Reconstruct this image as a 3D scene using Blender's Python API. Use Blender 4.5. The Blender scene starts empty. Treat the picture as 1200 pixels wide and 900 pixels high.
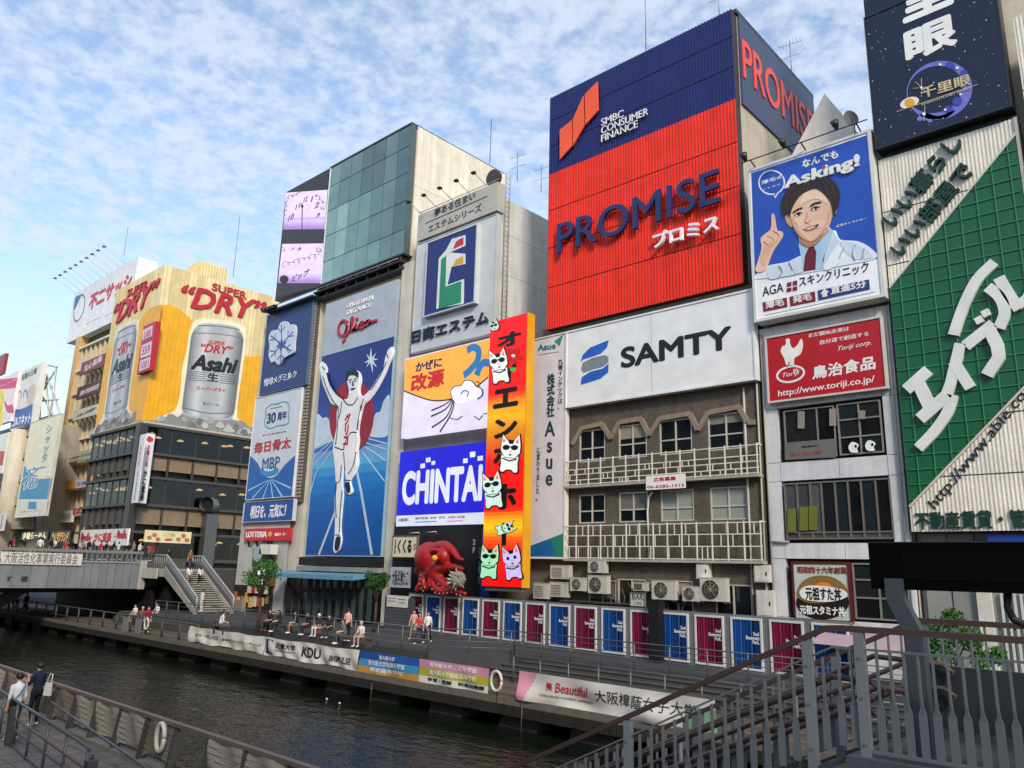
import bpy, bmesh, math, random
from mathutils import Vector, Matrix
R = math.radians
random.seed(7)
sc = bpy.context.scene
C = sc.collection

# ---------------------------------------------------------------- camera
YAW, PITCH, ROLL, F = R(42.845), R(13.372), R(1.507), 916.7
CAM = Vector((0, 0, 4.0))
_f = Vector((-math.sin(YAW)*math.cos(PITCH), math.cos(YAW)*math.cos(PITCH), math.sin(PITCH)))
_r = Vector((math.cos(YAW), math.sin(YAW), 0)); _u = _r.cross(_f)
_rr = math.cos(ROLL)*_r + math.sin(ROLL)*_u; _uu = -math.sin(ROLL)*_r + math.cos(ROLL)*_u
cd = bpy.data.cameras.new('camera'); cam = bpy.data.objects.new('camera', cd); C.objects.link(cam)
cd.sensor_width = 36; cd.lens = F/1200*36; cd.clip_end = 3000; cd.clip_start = 0.1
cam.matrix_world = Matrix(((_rr.x, _uu.x, -_f.x, CAM.x), (_rr.y, _uu.y, -_f.y, CAM.y), (_rr.z, _uu.z, -_f.z, CAM.z), (0, 0, 0, 1)))
sc.camera = cam

# ---------------------------------------------------------------- sky, sun, exposure
SUN_AZ, SUN_EL = R(-33), R(33)      # azimuth measured from +X towards +Y
w = bpy.data.worlds.new('World'); sc.world = w; w.use_nodes = True
nt = w.node_tree; N = nt.nodes; L = nt.links; N.clear()
out = N.new('ShaderNodeOutputWorld'); bg = N.new('ShaderNodeBackground'); L.new(bg.outputs[0], out.inputs[0])
sky = N.new('ShaderNodeTexSky'); sky.sky_type = 'NISHITA'; sky.sun_disc = False
sky.sun_elevation = SUN_EL; sky.sun_rotation = R(90) - SUN_AZ; sky.air_density = 1.0; sky.dust_density = 0.8; sky.ozone_density = 1.5
geo = N.new('ShaderNodeTexCoord'); sep = N.new('ShaderNodeSeparateXYZ'); L.new(geo.outputs['Generated'], sep.inputs[0])
mx = N.new('ShaderNodeMath'); mx.operation = 'MAXIMUM'; mx.inputs[1].default_value = 0.03; L.new(sep.outputs['Z'], mx.inputs[0])
mz = N.new('ShaderNodeMath'); mz.operation = 'ADD'; mz.inputs[1].default_value = 0.12; L.new(mx.outputs[0], mz.inputs[0])
dv = N.new('ShaderNodeVectorMath'); dv.operation = 'DIVIDE'; L.new(geo.outputs['Generated'], dv.inputs[0])
cmb = N.new('ShaderNodeCombineXYZ')
for k in range(3): L.new(mz.outputs[0], cmb.inputs[k])
L.new(cmb.outputs[0], dv.inputs[1])
def nz(scale, detail, rough, dist=0.0, vec=None):
    n = N.new('ShaderNodeTexNoise'); n.inputs['Scale'].default_value = scale; n.inputs['Detail'].default_value = detail
    n.inputs['Roughness'].default_value = rough; n.inputs['Distortion'].default_value = dist
    L.new(vec or dv.outputs[0], n.inputs['Vector']); return n
n1 = nz(19.0, 4, 0.55, 0.15); n2 = nz(2.6, 3, 0.5, 0.1); n3 = nz(52, 2, 0.5, 0.1)
def mth(op, a, b):
    m = N.new('ShaderNodeMath'); m.operation = op
    for i, v in enumerate((a, b)):
        if isinstance(v, (int, float)): m.inputs[i].default_value = v
        else: L.new(v, m.inputs[i])
    return m.outputs[0]
s = mth('ADD', mth('MULTIPLY', n1.outputs['Fac'], 0.60), mth('MULTIPLY', n2.outputs['Fac'], 0.40))
s = mth('ADD', s, mth('MULTIPLY', n3.outputs['Fac'], 0.22))
rp = N.new('ShaderNodeMapRange'); rp.inputs['From Min'].default_value = 0.45; rp.inputs['From Max'].default_value = 0.74; rp.clamp = True
rp.interpolation_type = 'SMOOTHSTEP'; L.new(s, rp.inputs['Value'])
fac = mth('ADD', mth('MULTIPLY', rp.outputs[0], 0.66), 0.16)
mix = N.new('ShaderNodeMix'); mix.data_type = 'RGBA'; L.new(fac, mix.inputs[0])
tint = N.new('ShaderNodeMix'); tint.data_type = 'RGBA'; tint.blend_type = 'MULTIPLY'; tint.inputs[0].default_value = 1
tint.inputs[7].default_value = (1.9, 1.95, 1.95, 1); L.new(sky.outputs[0], tint.inputs[6])
L.new(tint.outputs[2], mix.inputs[6]); mix.inputs[7].default_value = (5.5, 6.15, 7.2, 1)
L.new(mix.outputs[2], bg.inputs[0]); bg.inputs[1].default_value = 0.1
sd = bpy.data.lights.new('sun', 'SUN'); sd.energy = 2.3; sd.angle = R(11); sd.color = (1.0, 0.88, 0.72)
so = bpy.data.objects.new('sun', sd); C.objects.link(so)
sdir = Vector((math.cos(SUN_EL)*math.cos(SUN_AZ), math.cos(SUN_EL)*math.sin(SUN_AZ), math.sin(SUN_EL)))
so.rotation_euler = sdir.to_track_quat('Z', 'Y').to_euler()
sc.view_settings.view_transform = 'Standard'; sc.view_settings.look = 'None'; sc.view_settings.gamma = 1
sc.view_settings.exposure = 0.5

# ---------------------------------------------------------------- helpers: pixels -> rays, materials, meshes
def ray(x, y): return _rr*((x-600)/F) + _uu*(-(y-450)/F) + _f
def onY(x, y, Y): d = ray(x, y); return CAM + d*((Y-CAM.y)/d.y)
def onX(x, y, X): d = ray(x, y); return CAM + d*((X-CAM.x)/d.x)
def onZ(x, y, Z): d = ray(x, y); return CAM + d*((Z-CAM.z)/d.z)
def lin(h):
    if isinstance(h, str):
        c = [int(h[i:i+2], 16)/255 for i in (0, 2, 4)]
        return tuple(v/12.92 if v <= .04045 else ((v+.055)/1.055)**2.4 for v in c)
    return h
_m = {}
def mat(h, kind='paint', rough=None, metal=None, bump=None):
    """procedural material; kind: paint, dirty (streaked wall), led (self-lit), metal, glass, pane, brick, concrete, cloth, leaf"""
    key = (h, kind, rough, metal, bump)
    if key in _m: return _m[key]
    m = bpy.data.materials.new('%s_%s' % (kind, h if isinstance(h, str) else 'c')); m.use_nodes = True; _m[key] = m
    t = m.node_tree; n = t.nodes; l = t.links; b = n['Principled BSDF']
    c = lin(h)
    g = n.new('ShaderNodeNewGeometry')
    def noise(scale, detail, sx=1, sy=1, sz=1):
        mp = n.new('ShaderNodeMapping'); mp.inputs['Scale'].default_value = (sx, sy, sz); l.new(g.outputs['Position'], mp.inputs[0])
        q = n.new('ShaderNodeTexNoise'); q.inputs['Scale'].default_value = scale; q.inputs['Detail'].default_value = detail; l.new(mp.outputs[0], q.inputs['Vector']); return q
    def ramp(src, a, b2, lo, hi):
        q = n.new('ShaderNodeMapRange'); q.inputs[1].default_value = a; q.inputs[2].default_value = b2; q.inputs[3].default_value = lo; q.inputs[4].default_value = hi
        l.new(src, q.inputs[0]); return q.outputs[0]
    def mul(src, col=None, colsock=None):
        q = n.new('ShaderNodeMix'); q.data_type = 'RGBA'; q.blend_type = 'MULTIPLY'; q.inputs[0].default_value = 1
        if colsock: l.new(colsock, q.inputs[6])
        else: q.inputs[6].default_value = (*col, 1)
        l.new(src, q.inputs[7]); return q.outputs[2]
    col = mul(ramp(noise(.9, 5).outputs[0], .25, .75, .86, 1.08), c)
    R0 = {'paint': .45, 'dirty': .75, 'metal': .42, 'concrete': .85, 'brick': .85, 'cloth': .9, 'leaf': .55, 'led': .4, 'matte': .8, 'glass': .06, 'pane': .05}.get(kind, .5)
    b.inputs['Roughness'].default_value = R0 if rough is None else rough
    if kind in ('dirty', 'concrete', 'brick'):
        col = mul(ramp(noise(1.0, 6, 2.6, 2.6, .22).outputs[0], .3, .7, .84, 1.05), colsock=col)
        col = mul(ramp(noise(9, 4).outputs[0], .3, .7, .9, 1.06), colsock=col)
    if kind == 'brick':
        tc = n.new('ShaderNodeSeparateXYZ'); l.new(g.outputs['Position'], tc.inputs[0])
        ad = n.new('ShaderNodeMath'); ad.operation = 'ADD'; l.new(tc.outputs[0], ad.inputs[0]); l.new(tc.outputs[1], ad.inputs[1])
        cv = n.new('ShaderNodeCombineXYZ'); l.new(ad.outputs[0], cv.inputs[0]); l.new(tc.outputs[2], cv.inputs[1])
        bt = n.new('ShaderNodeTexBrick'); l.new(cv.outputs[0], bt.inputs['Vector']); bt.inputs['Scale'].default_value = 1
        bt.inputs['Brick Width'].default_value = .24; bt.inputs['Row Height'].default_value = .09; bt.inputs['Mortar Size'].default_value = .012
        bt.inputs['Color1'].default_value = (1, 1, 1, 1); bt.inputs['Color2'].default_value = (.72, .7, .68, 1); bt.inputs['Mortar'].default_value = (.45, .43, .4, 1)
        col = mul(bt.outputs[0], colsock=col)
    if kind == 'metal': b.inputs['Metallic'].default_value = .6 if metal is None else metal
    elif metal is not None: b.inputs['Metallic'].default_value = metal
    if bump:
        bp = n.new('ShaderNodeBump'); bp.inputs['Strength'].default_value = bump; bp.inputs['Distance'].default_value = .05
        l.new(noise(12, 5).outputs[0], bp.inputs['Height']); l.new(bp.outputs[0], b.inputs['Normal'])
    if kind == 'leaf':
        oi = n.new('ShaderNodeTexNoise'); oi.inputs['Scale'].default_value = 3.5; l.new(g.outputs['Position'], oi.inputs['Vector'])
        col = mul(ramp(oi.outputs[0], .3, .7, .55, 1.5), colsock=col)
    if kind == 'led':
        b.inputs['Base Color'].default_value = (*[v*.1 for v in c], 1)
        l.new(col, b.inputs['Emission Color']); b.inputs['Emission Strength'].default_value = LED if rough is None else rough
    elif kind == 'pane':
        tr = n.new('ShaderNodeBsdfTransparent'); tr.inputs[0].default_value = (*c, 1)
        gl = n.new('ShaderNodeBsdfGlossy'); gl.inputs['Roughness'].default_value = .04; gl.inputs[0].default_value = (.9, .95, 1, 1)
        fr = n.new('ShaderNodeFresnel'); fr.inputs[0].default_value = 1.38
        ms = n.new('ShaderNodeMixShader'); l.new(ramp(fr.outputs[0], 0, 1, .025, .32), ms.inputs[0]); l.new(tr.outputs[0], ms.inputs[1]); l.new(gl.outputs[0], ms.inputs[2])
        l.new(ms.outputs[0], n['Material Output'].inputs[0])
    else: l.new(col, b.inputs['Base Color'])
    if kind == 'glass': b.inputs['Specular IOR Level'].default_value = .7
    if kind == 'matte': b.inputs['Specular IOR Level'].default_value = .06
    if kind in ('cloth', 'concrete', 'brick', 'leaf'): b.inputs['Specular IOR Level'].default_value = .25
    return m
LED = 0.69
INV = {}
def empty(name, loc, rz=0.0, label=None, cat=None, group=None):
    o = bpy.data.objects.new(name, None); C.objects.link(o); o.location = loc; o.rotation_euler = (0, 0, rz); o.empty_display_size = .2
    INV[o] = (Matrix.Translation(Vector(loc)) @ Matrix.Rotation(rz, 4, 'Z')).inverted()
    return tag(o, label, cat, group)
def tag(o, label=None, cat=None, group=None, kind=None):
    if label: o['label'] = label
    if cat: o['category'] = cat
    if group: o['group'] = group
    if kind: o['kind'] = kind
    return o
def mesh(name, vs, fs, m, parent=None, smooth=False, local=False, kind=None):
    if parent is not None:
        iv = INV[parent]
        if not local: vs = [iv @ Vector(v) for v in vs]
    me = bpy.data.meshes.new(name); me.from_pydata([tuple(v) for v in vs], [], fs)
    if isinstance(m, (list, tuple)):
        for q in m: me.materials.append(q)
    elif m: me.materials.append(m)
    if smooth:
        for p in me.polygons: p.use_smooth = True
    o = bpy.data.objects.new(name, me); C.objects.link(o)
    if parent is not None: o.parent = parent; INV[o] = INV[parent]
    else: INV[o] = Matrix.Identity(4)
    if kind: o['kind'] = kind
    return o
QF = [(0, 3, 2, 1), (4, 5, 6, 7), (0, 1, 5, 4), (1, 2, 6, 5), (2, 3, 7, 6), (3, 0, 4, 7)]
def boxv(a, b):
    x0, x1 = sorted((a[0], b[0])); y0, y1 = sorted((a[1], b[1])); z0, z1 = sorted((a[2], b[2]))
    return [(x0, y0, z0), (x1, y0, z0), (x1, y1, z0), (x0, y1, z0), (x0, y0, z1), (x1, y0, z1), (x1, y1, z1), (x0, y1, z1)]
def box(name, a, b, m, parent=None, local=False, kind=None): return mesh(name, boxv(a, b), QF, m, parent, local=local, kind=kind)
def boxes(name, lst, m, parent=None, local=False, kind=None):
    vs = []; fs = []
    for a, b in lst:
        k = len(vs); vs += boxv(a, b); fs += [tuple(i+k for i in f) for f in QF]
    return mesh(name, vs, fs, m, parent, local=local, kind=kind)
def tubev(pts, rad, n=8, cap=True):
    pts = [Vector(p) for p in pts]; vs = []; fs = []
    rads = rad if isinstance(rad, (list, tuple)) else [rad]*len(pts)
    up = None
    for i, p in enumerate(pts):
        d = (pts[min(i+1, len(pts)-1)] - pts[max(i-1, 0)]).normalized()
        a = d.orthogonal().normalized() if up is None else (up - d*up.dot(d)).normalized()
        up = a; b = d.cross(a)
        for k in range(n):
            t = 2*math.pi*k/n; vs.append(p + (a*math.cos(t) + b*math.sin(t))*rads[i])
    for i in range(len(pts)-1):
        for k in range(n):
            fs.append((i*n+k, i*n+(k+1) % n, (i+1)*n+(k+1) % n, (i+1)*n+k))
    if cap: fs.append(tuple(range(n-1, -1, -1))); fs.append(tuple((len(pts)-1)*n+k for k in range(n)))
    return vs, fs
def tube(name, pts, rad, m, parent=None, n=8, local=False): 
    vs, fs = tubev(pts, rad, n); return mesh(name, vs, fs, m, parent, smooth=True, local=local)
def tubes(name, lst, m, parent=None, n=6, kind=None, local=False):
    V = []; Fc = []
    for pts, rad in lst:
        vs, fs = tubev(pts, rad, n); k = len(V); V += vs; Fc += [tuple(i+k for i in f) for f in fs]
    return mesh(name, V, Fc, m, parent, smooth=True, kind=kind, local=local)

class Plane:
    """vertical plane through o; U runs to the right along it, N points out of the facade"""
    def __init__(s, o, U, Nn): s.o = Vector(o); s.U = Vector(U).normalized(); s.N = Vector(Nn).normalized()
    def px(s, x, y):
        d = ray(x, y); P = CAM + d*((s.o-CAM).dot(s.N)/d.dot(s.N)); return ((P-s.o).dot(s.U), P.z)
    def p3(s, u, w, n=0.0): return s.o + s.U*u + Vector((0, 0, w)) + s.N*n
def PY(Y): return Plane((0, Y, 0), (1, 0, 0), (0, -1, 0))
def PX(X): return Plane((X, 0, 0), (0, 1, 0), (1, 0, 0))
def pbox(name, pl, u0, u1, w0, w1, n0, n1, m, parent=None, kind=None):
    return pboxes(name, pl, [(u0, u1, w0, w1, n0, n1)], m, parent, kind)
def pboxes(name, pl, lst, m, parent=None, kind=None):
    vs = []; fs = []
    for u0, u1, w0, w1, n0, n1 in lst:
        k = len(vs)
        vs += [pl.p3(u0, w0, n1), pl.p3(u1, w0, n1), pl.p3(u1, w0, n0), pl.p3(u0, w0, n0), pl.p3(u0, w1, n1), pl.p3(u1, w1, n1), pl.p3(u1, w1, n0), pl.p3(u0, w1, n0)]
        fs += [tuple(i+k for i in f) for f in QF]
    return mesh(name, vs, fs, m, parent, kind=kind)
def prism(pl, polys, n0, n1):
    vs = []; fs = []
    for P in polys:
        a = sum(P[i][0]*P[(i+1) % len(P)][1]-P[(i+1) % len(P)][0]*P[i][1] for i in range(len(P)))
        if a < 0: P = P[::-1]
        k = len(vs); q = len(P)
        jj = .0012*(len(fs) % 97 if len(polys) > 1 else 0)*(1 if n1 < 1 else 0); jj = min(jj, .012)
        vs += [pl.p3(u, w2, n1+jj) for u, w2 in P] + [pl.p3(u, w2, n0) for u, w2 in P]
        fs.append(tuple(range(k, k+q)))
        for i in range(q): j = (i+1) % q; fs.append((k+i, k+q+i, k+q+j, k+j))
    return vs, fs
def catmull(P, k=5, closed=True):
    o = []; n = len(P)
    rng = range(n) if closed else range(n-1)
    g = (lambda i: P[i % n]) if closed else (lambda i: P[max(0, min(n-1, i))])
    for i in rng:
        a, b, c, d = g(i-1), g(i), g(i+1), g(i+2)
        for j in range(k):
            t = j/k
            o.append(tuple(.5*(2*b[q]+(c[q]-a[q])*t+(2*a[q]-5*b[q]+4*c[q]-d[q])*t*t+(3*b[q]-a[q]-3*c[q]+d[q])*t**3) for q in (0, 1)))
    if not closed: o.append(P[-1])
    return o
def ell(cx, cy, rx, ry, n=28, rot=0, a0=0, a1=360):
    full = abs(a1-a0) >= 360; o = []
    for i in range(n if full else n+1):
        t = R(a0+(a1-a0)*i/n); x = rx*math.cos(t); y = ry*math.sin(t); c, s2 = math.cos(R(rot)), math.sin(R(rot))
        o.append((cx+x*c-y*s2, cy+x*s2+y*c))
    return o
def ribbon(P, w0, w1=None):
    """open polyline in plane units -> closed polygon of that width"""
    w1 = w0 if w1 is None else w1; a = []; b = []; n = len(P)
    for i, p in enumerate(P):
        q0 = P[max(0, i-1)]; q1 = P[min(n-1, i+1)]; dx, dy = q1[0]-q0[0], q1[1]-q0[1]; l2 = math.hypot(dx, dy) or 1
        ww = (w0+(w1-w0)*i/(n-1))/2; a.append((p[0]-dy/l2*ww, p[1]+dx/l2*ww)); b.append((p[0]+dy/l2*ww, p[1]-dx/l2*ww))
    return a + b[::-1]
_txt = {}
def textmesh(body, bold=0.0, shear=0.0, line=1.0, align='CENTER', space=1.0):
    key = (body, bold, shear, line, align, space)
    if key in _txt: return _txt[key]
    c = bpy.data.curves.new('lettering', 'FONT'); c.body = body; c.extrude = .5; c.resolution_u = 5 if body.isascii() and len(body) < 10 else 2; c.shear = shear
    c.space_line = line; c.align_x = align; c.space_character = space
    o = bpy.data.objects.new('lettering', c); C.objects.link(o)
    me = bpy.data.meshes.new_from_object(o.evaluated_get(bpy.context.evaluated_depsgraph_get()))
    vs = [tuple(v.co) for v in me.vertices]; fs = [tuple(p.vertices) for p in me.polygons]
    bpy.data.objects.remove(o); bpy.data.curves.remove(c); bpy.data.meshes.remove(me)
    if bold > 0:
        V0, F0 = vs, fs; vs, fs = [], []; K = [(0, 0), (1, 0), (-1, 0), (0, 1), (0, -1), (.7, .7), (-.7, .7), (.7, -.7), (-.7, -.7)]
        for j, (dx, dy) in enumerate(K):
            k = len(vs); vs += [(v[0]+dx*bold, v[1]+dy*bold, v[2]-(j*.012 if v[2] > 0 else 0)) for v in V0]; fs += [tuple(i+k for i in f) for f in F0]
    x0 = min(v[0] for v in vs); x1 = max(v[0] for v in vs); y0 = min(v[1] for v in vs); y1 = max(v[1] for v in vs)
    vs = [((v[0]-x0)/(x1-x0), (v[1]-y0)/(y1-y0), v[2]+.5) for v in vs]
    _txt[key] = (vs, fs); return vs, fs
LAY = .014
def vspan(P, u):
    """vertical extents of a polygon at plane coordinate u"""
    z = []
    for i in range(len(P)):
        a, b = P[i], P[(i+1) % len(P)]
        if (a[0]-u)*(b[0]-u) < 0: z.append(a[1]+(b[1]-a[1])*(u-a[0])/(b[0]-a[0]))
    z.sort(); return list(zip(z[::2], z[1::2]))
class Sign:
    """a flat sign on a facade plane; art is laid on it as thin real layers"""
    def __init__(s, name, label, cat, pl, TL, TR, BL, BR, depth, face, frame=None, fw=.12, group=None, panel='panel', parent=None):
        s.pl = pl
        q = [pl.px(*p) for p in (TL, TR, BL, BR)]
        s.u0 = (q[0][0]+q[2][0])/2; s.u1 = (q[1][0]+q[3][0])/2; s.w1 = (q[0][1]+q[1][1])/2; s.w0 = (q[2][1]+q[3][1])/2
        s.root = parent or empty(name, pl.p3(s.u0, s.w0, -depth), 0, label, cat, group); s.depth = depth
        if face: s.panel = pbox(panel, pl, s.u0, s.u1, s.w0, s.w1, -depth, 0, face, s.root)
        if frame:
            for nm, r in (('frame_side', (s.u0-fw, s.u0, s.w0-fw, s.w1+fw)), ('frame_side', (s.u1, s.u1+fw, s.w0-fw, s.w1+fw)), ('frame_rail', (s.u0, s.u1, s.w0-fw, s.w0)), ('frame_rail', (s.u0, s.u1, s.w1, s.w1+fw))):
                pbox(nm, pl, *r, -depth, .05, frame, s.root)
    def P(s, pts): return [s.pl.px(*p) for p in pts]
    def polys(s, name, lst, m, layer=1, t=None, smooth=False, parent=None, raw=False, base=0.0):
        lst = [p if raw else s.P(p) for p in lst]
        if smooth: lst = [catmull(p) for p in lst]
        vs, fs = prism(s.pl, lst, base, t or layer*LAY)
        return mesh(name, vs, fs, m, parent or s.root)
    def poly(s, name, pts, m, layer=1, **k): return s.polys(name, [pts], m, layer, **k)
    def lines(s, name, lst, wid, m, layer=1, smooth=False, t=None, parent=None, w1=None):
        P = []
        for p in lst:
            q = s.P(p)
            if smooth: q = catmull(q, 4, False)
            P.append(ribbon(q, wid, w1))
        return s.polys(name, P, m, layer, t=t, raw=True, parent=parent)
    def rect(s, name, a, b, m, layer=1, t=None):      # fractions of the panel
        U = lambda f: s.u0+(s.u1-s.u0)*f; W = lambda f: s.w0+(s.w1-s.w0)*f
        return s.poly(name, [(U(a[0]), W(a[1])), (U(b[0]), W(a[1])), (U(b[0]), W(b[1])), (U(a[0]), W(b[1]))], m, layer, raw=True, t=t)
    def text(s, body, LLx, LLy, URx, URy, m, layer=2, bold=0.0, shear=0.0, t=None, vertical=False, line=None, name='lettering', align='CENTER', quad=None, parent=None, base=0.0, space=1.0):
        if vertical: body = '\n'.join(body)
        vs, fs = textmesh(body, bold, shear, line or (.95 if vertical else 1.0), align, space)
        n1 = t or layer*LAY
        if quad:                                        # LL, LR, UL pixel corners: free affine placement
            a, b, c = s.P(quad); V = [s.pl.p3(a[0]+(b[0]-a[0])*v[0]+(c[0]-a[0])*v[1], a[1]+(b[1]-a[1])*v[0]+(c[1]-a[1])*v[1], base+v[2]*(n1-base)) for v in vs]
        else:
            a, b = s.P([(LLx, LLy), (URx, URy)]); V = [s.pl.p3(a[0]+(b[0]-a[0])*v[0], a[1]+(b[1]-a[1])*v[1], base+v[2]*(n1-base)) for v in vs]
        return mesh(name, V, fs, m, parent or s.root)
def wall_holes(name, pl, u0, u1, w0, w1, holes, dep, m, parent=None):
    """front wall with real openings (reveals dep deep); holes = [(u0,u1,w0,w1)]"""
    us = sorted({u0, u1, *[h[0] for h in holes], *[h[1] for h in holes]}); ws = sorted({w0, w1, *[h[2] for h in holes], *[h[3] for h in holes]})
    vs = []; fs = []
    def quad(a, b, c, d): k = len(vs); vs.extend((a, b, c, d)); fs.append((k, k+1, k+2, k+3))
    for i in range(len(us)-1):
        for j in range(len(ws)-1):
            cu, cw = (us[i]+us[i+1])/2, (ws[j]+ws[j+1])/2
            if any(h[0] < cu < h[1] and h[2] < cw < h[3] for h in holes): continue
            quad(pl.p3(us[i], ws[j]), pl.p3(us[i+1], ws[j]), pl.p3(us[i+1], ws[j+1]), pl.p3(us[i], ws[j+1]))
    for a, b, c, d in holes:
        quad(pl.p3(a, c), pl.p3(a, c, -dep), pl.p3(a, d, -dep), pl.p3(a, d)); quad(pl.p3(b, c, -dep), pl.p3(b, c), pl.p3(b, d), pl.p3(b, d, -dep))
        quad(pl.p3(a, c), pl.p3(b, c), pl.p3(b, c, -dep), pl.p3(a, c, -dep)); quad(pl.p3(a, d, -dep), pl.p3(b, d, -dep), pl.p3(b, d), pl.p3(a, d))
    return mesh(name, vs, fs, m, parent)
def window(pl, a, b, c, d, parent, fm, gm, cols=(.5,), rows=(.5,), rec=.16, fw=.07, back=None):
    """frame as a part, its panes as sub-parts"""
    bars = [(a, a+fw, c, d, -rec, -rec+.09), (b-fw, b, c, d, -rec, -rec+.09), (a+fw, b-fw, c, c+fw, -rec, -rec+.09), (a+fw, b-fw, d-fw, d, -rec, -rec+.09)]
    for f2 in cols: x = a+(b-a)*f2; bars.append((x-fw/2, x+fw/2, c+fw, d-fw, -rec, -rec+.085))
    for f2 in rows: z = c+(d-c)*f2; bars.append((a+fw, b-fw, z-fw/2, z+fw/2, -rec, -rec+.08))
    o = pboxes('window', pl, bars, fm, parent)
    xs = [0, *cols, 1]; zs = [0, *rows, 1]
    for i in range(len(xs)-1):
        for j in range(len(zs)-1):
            pbox('pane', pl, a+(b-a)*xs[i], a+(b-a)*xs[i+1], c+(d-c)*zs[j], c+(d-c)*zs[j+1], -rec-.03, -rec+.02, gm(i, j) if callable(gm) else gm, o)
    return o
def copytree(o, loc=None, rz=None, parent=None):
    c = o.copy(); C.objects.link(c); c.parent = parent
    if loc is not None: c.location = loc
    if rz is not None: c.rotation_euler = (0, 0, rz)
    for ch in list(o.children): copytree(ch, parent=c)
    return c
GLASS = mat('10161a', 'glass'); GLASS2 = mat('1c2a2e', 'glass'); DARK = mat('0b0b0c', 'paint', .7); BLACK = mat('060607')
WHITE = mat('e8e8e6'); STEEL = mat('8b8f92', 'metal'); GREYM = mat('6a7076', 'metal', .5, .35)
# ================================================================ THE SETTING
def water_mat():
    m = bpy.data.materials.new('canal_water'); m.use_nodes = True; t = m.node_tree; n = t.nodes; l = t.links; b = n['Principled BSDF']
    b.inputs['Base Color'].default_value = (.006, .009, .006, 1); b.inputs['Roughness'].default_value = .09; b.inputs['IOR'].default_value = 1.33; b.inputs['Specular IOR Level'].default_value = .32
    g = n.new('ShaderNodeNewGeometry')
    def nz(sc2, sx, sy, det):
        mp = n.new('ShaderNodeMapping'); mp.inputs['Scale'].default_value = (sx, sy, 1); l.new(g.outputs['Position'], mp.inputs[0])
        q = n.new('ShaderNodeTexNoise'); q.inputs['Scale'].default_value = sc2; q.inputs['Detail'].default_value = det; q.inputs['Distortion'].default_value = .6; l.new(mp.outputs[0], q.inputs['Vector']); return q.outputs[0]
    ad = n.new('ShaderNodeMath'); ad.operation = 'ADD'; l.new(nz(1.1, .55, 1.1, 4), ad.inputs[0])
    a2 = n.new('ShaderNodeMath'); a2.operation = 'MULTIPLY'; a2.inputs[1].default_value = .45; l.new(nz(4.2, .6, 1.0, 3), a2.inputs[0]); l.new(a2.outputs[0], ad.inputs[1])
    bp = n.new('ShaderNodeBump'); bp.inputs['Strength'].default_value = .24; bp.inputs['Distance'].default_value = .32; l.new(ad.outputs[0], bp.inputs['Height']); l.new(bp.outputs[0], b.inputs['Normal'])
    return m
PAVE = mat('434446', 'concrete'); CONC = mat('5c5a56', 'concrete', bump=.3); DECK = mat('5b5146', 'concrete'); DECKD = mat('35322d', 'concrete', bump=.4); NEARP = mat('7a736e', 'concrete')
W0 = -1.9
mesh('ground', [(-900, -900, -3.2), (900, -900, -3.2), (900, 900, -3.2), (-900, 900, -3.2)], [(0, 1, 2, 3)], PAVE, kind='structure')
mesh('water', [(-500, 9.3, W0), (60, 9.3, W0), (60, 27.2, W0), (-500, 27.2, W0)], [(0, 1, 2, 3)], water_mat(), kind='structure')
# upper promenade: a slab with an oblique step in its edge
pe = [(-67.4, 26.9), (-30, 26.9), (-27, 29.4), (60, 29.4), (60, 75), (-67.4, 75)]
mesh('promenade', [(x, y, 0) for x, y in pe]+[(x, y, -3.1) for x, y in pe], [tuple(range(6))]+[(i+6, (i+1) % 6+6, (i+1) % 6, i) for i in range(6)], PAVE, kind='structure')
stp = empty('terrace_steps', (-27, 29.4, -.8)); stp['kind'] = 'structure'
for k in range(4):
    y0 = 27.2+k*.55
    box('step', (-27.8+k*.65, y0, -3.1), (60, y0+.55 if k < 3 else 29.4, -.62+k*.155), mat('4e4d4b', 'concrete'), stp)
    box('nosing', (-27.8+k*.65, y0-.012, -.66+k*.155), (60, y0+.05, -.612+k*.155), mat('2c2b2a', 'concrete'), stp)
QY = 23.45
dk = empty('boardwalk', (-62, QY, -.8)); dk['kind'] = 'structure'
for k in range(8):                                                             # long deck boards
    y0 = QY+.05+k*.5; box('plank', (-300, y0, -.95), (60, y0+.485, -.8-.003*(k % 2)), [DECK, mat('544a40', 'concrete'), mat('645a4d', 'concrete')][k % 3], dk)
box('edge_beam', (-300, QY, -1.0), (60, QY+.045, -.74), mat('6a665e', 'concrete'), dk)
lst = []
x = -100
while x < 0:
    lst.append(((x, QY-.01-random.random()*.03, -1.37-random.random()*.02), (x+.235, QY+.06, -1.005))); x += .25
boxes('fascia_board', lst, mat('2c2a26', 'concrete', bump=.5), dk, kind='stuff')
box('under_beam', (-300, QY+.9, -1.6), (60, QY+1.3, -.96), DECKD, dk)
for i in range(28):                                                            # concrete pier blocks standing in the water
    px_ = 2-i*3.9-(i % 3)*.2
    p = empty('pier', (px_, QY+.5, W0-.6)); p['kind'] = 'structure'
    mesh('block', [(px_-1.1, QY+.35, W0-.6), (px_+1.1, QY+.35, W0-.6), (px_+1.1, QY+3, W0-.6), (px_-1.1, QY+3, W0-.6), (px_-.9, QY+.5, -1.45), (px_+.9, QY+.5, -1.45), (px_+.9, QY+3, -1.45), (px_-.9, QY+3, -1.45)], QF, mat('4a4944', 'concrete', bump=.6), p)
    box('post', (px_-.22, QY+.7, -1.5), (px_+.22, QY+1.15, -.94), DECKD, p)
box('canal_wall', (-300, 27.2, -3.1), (60, 27.6, -.85), mat('2a2926', 'concrete'), kind='structure')
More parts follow.
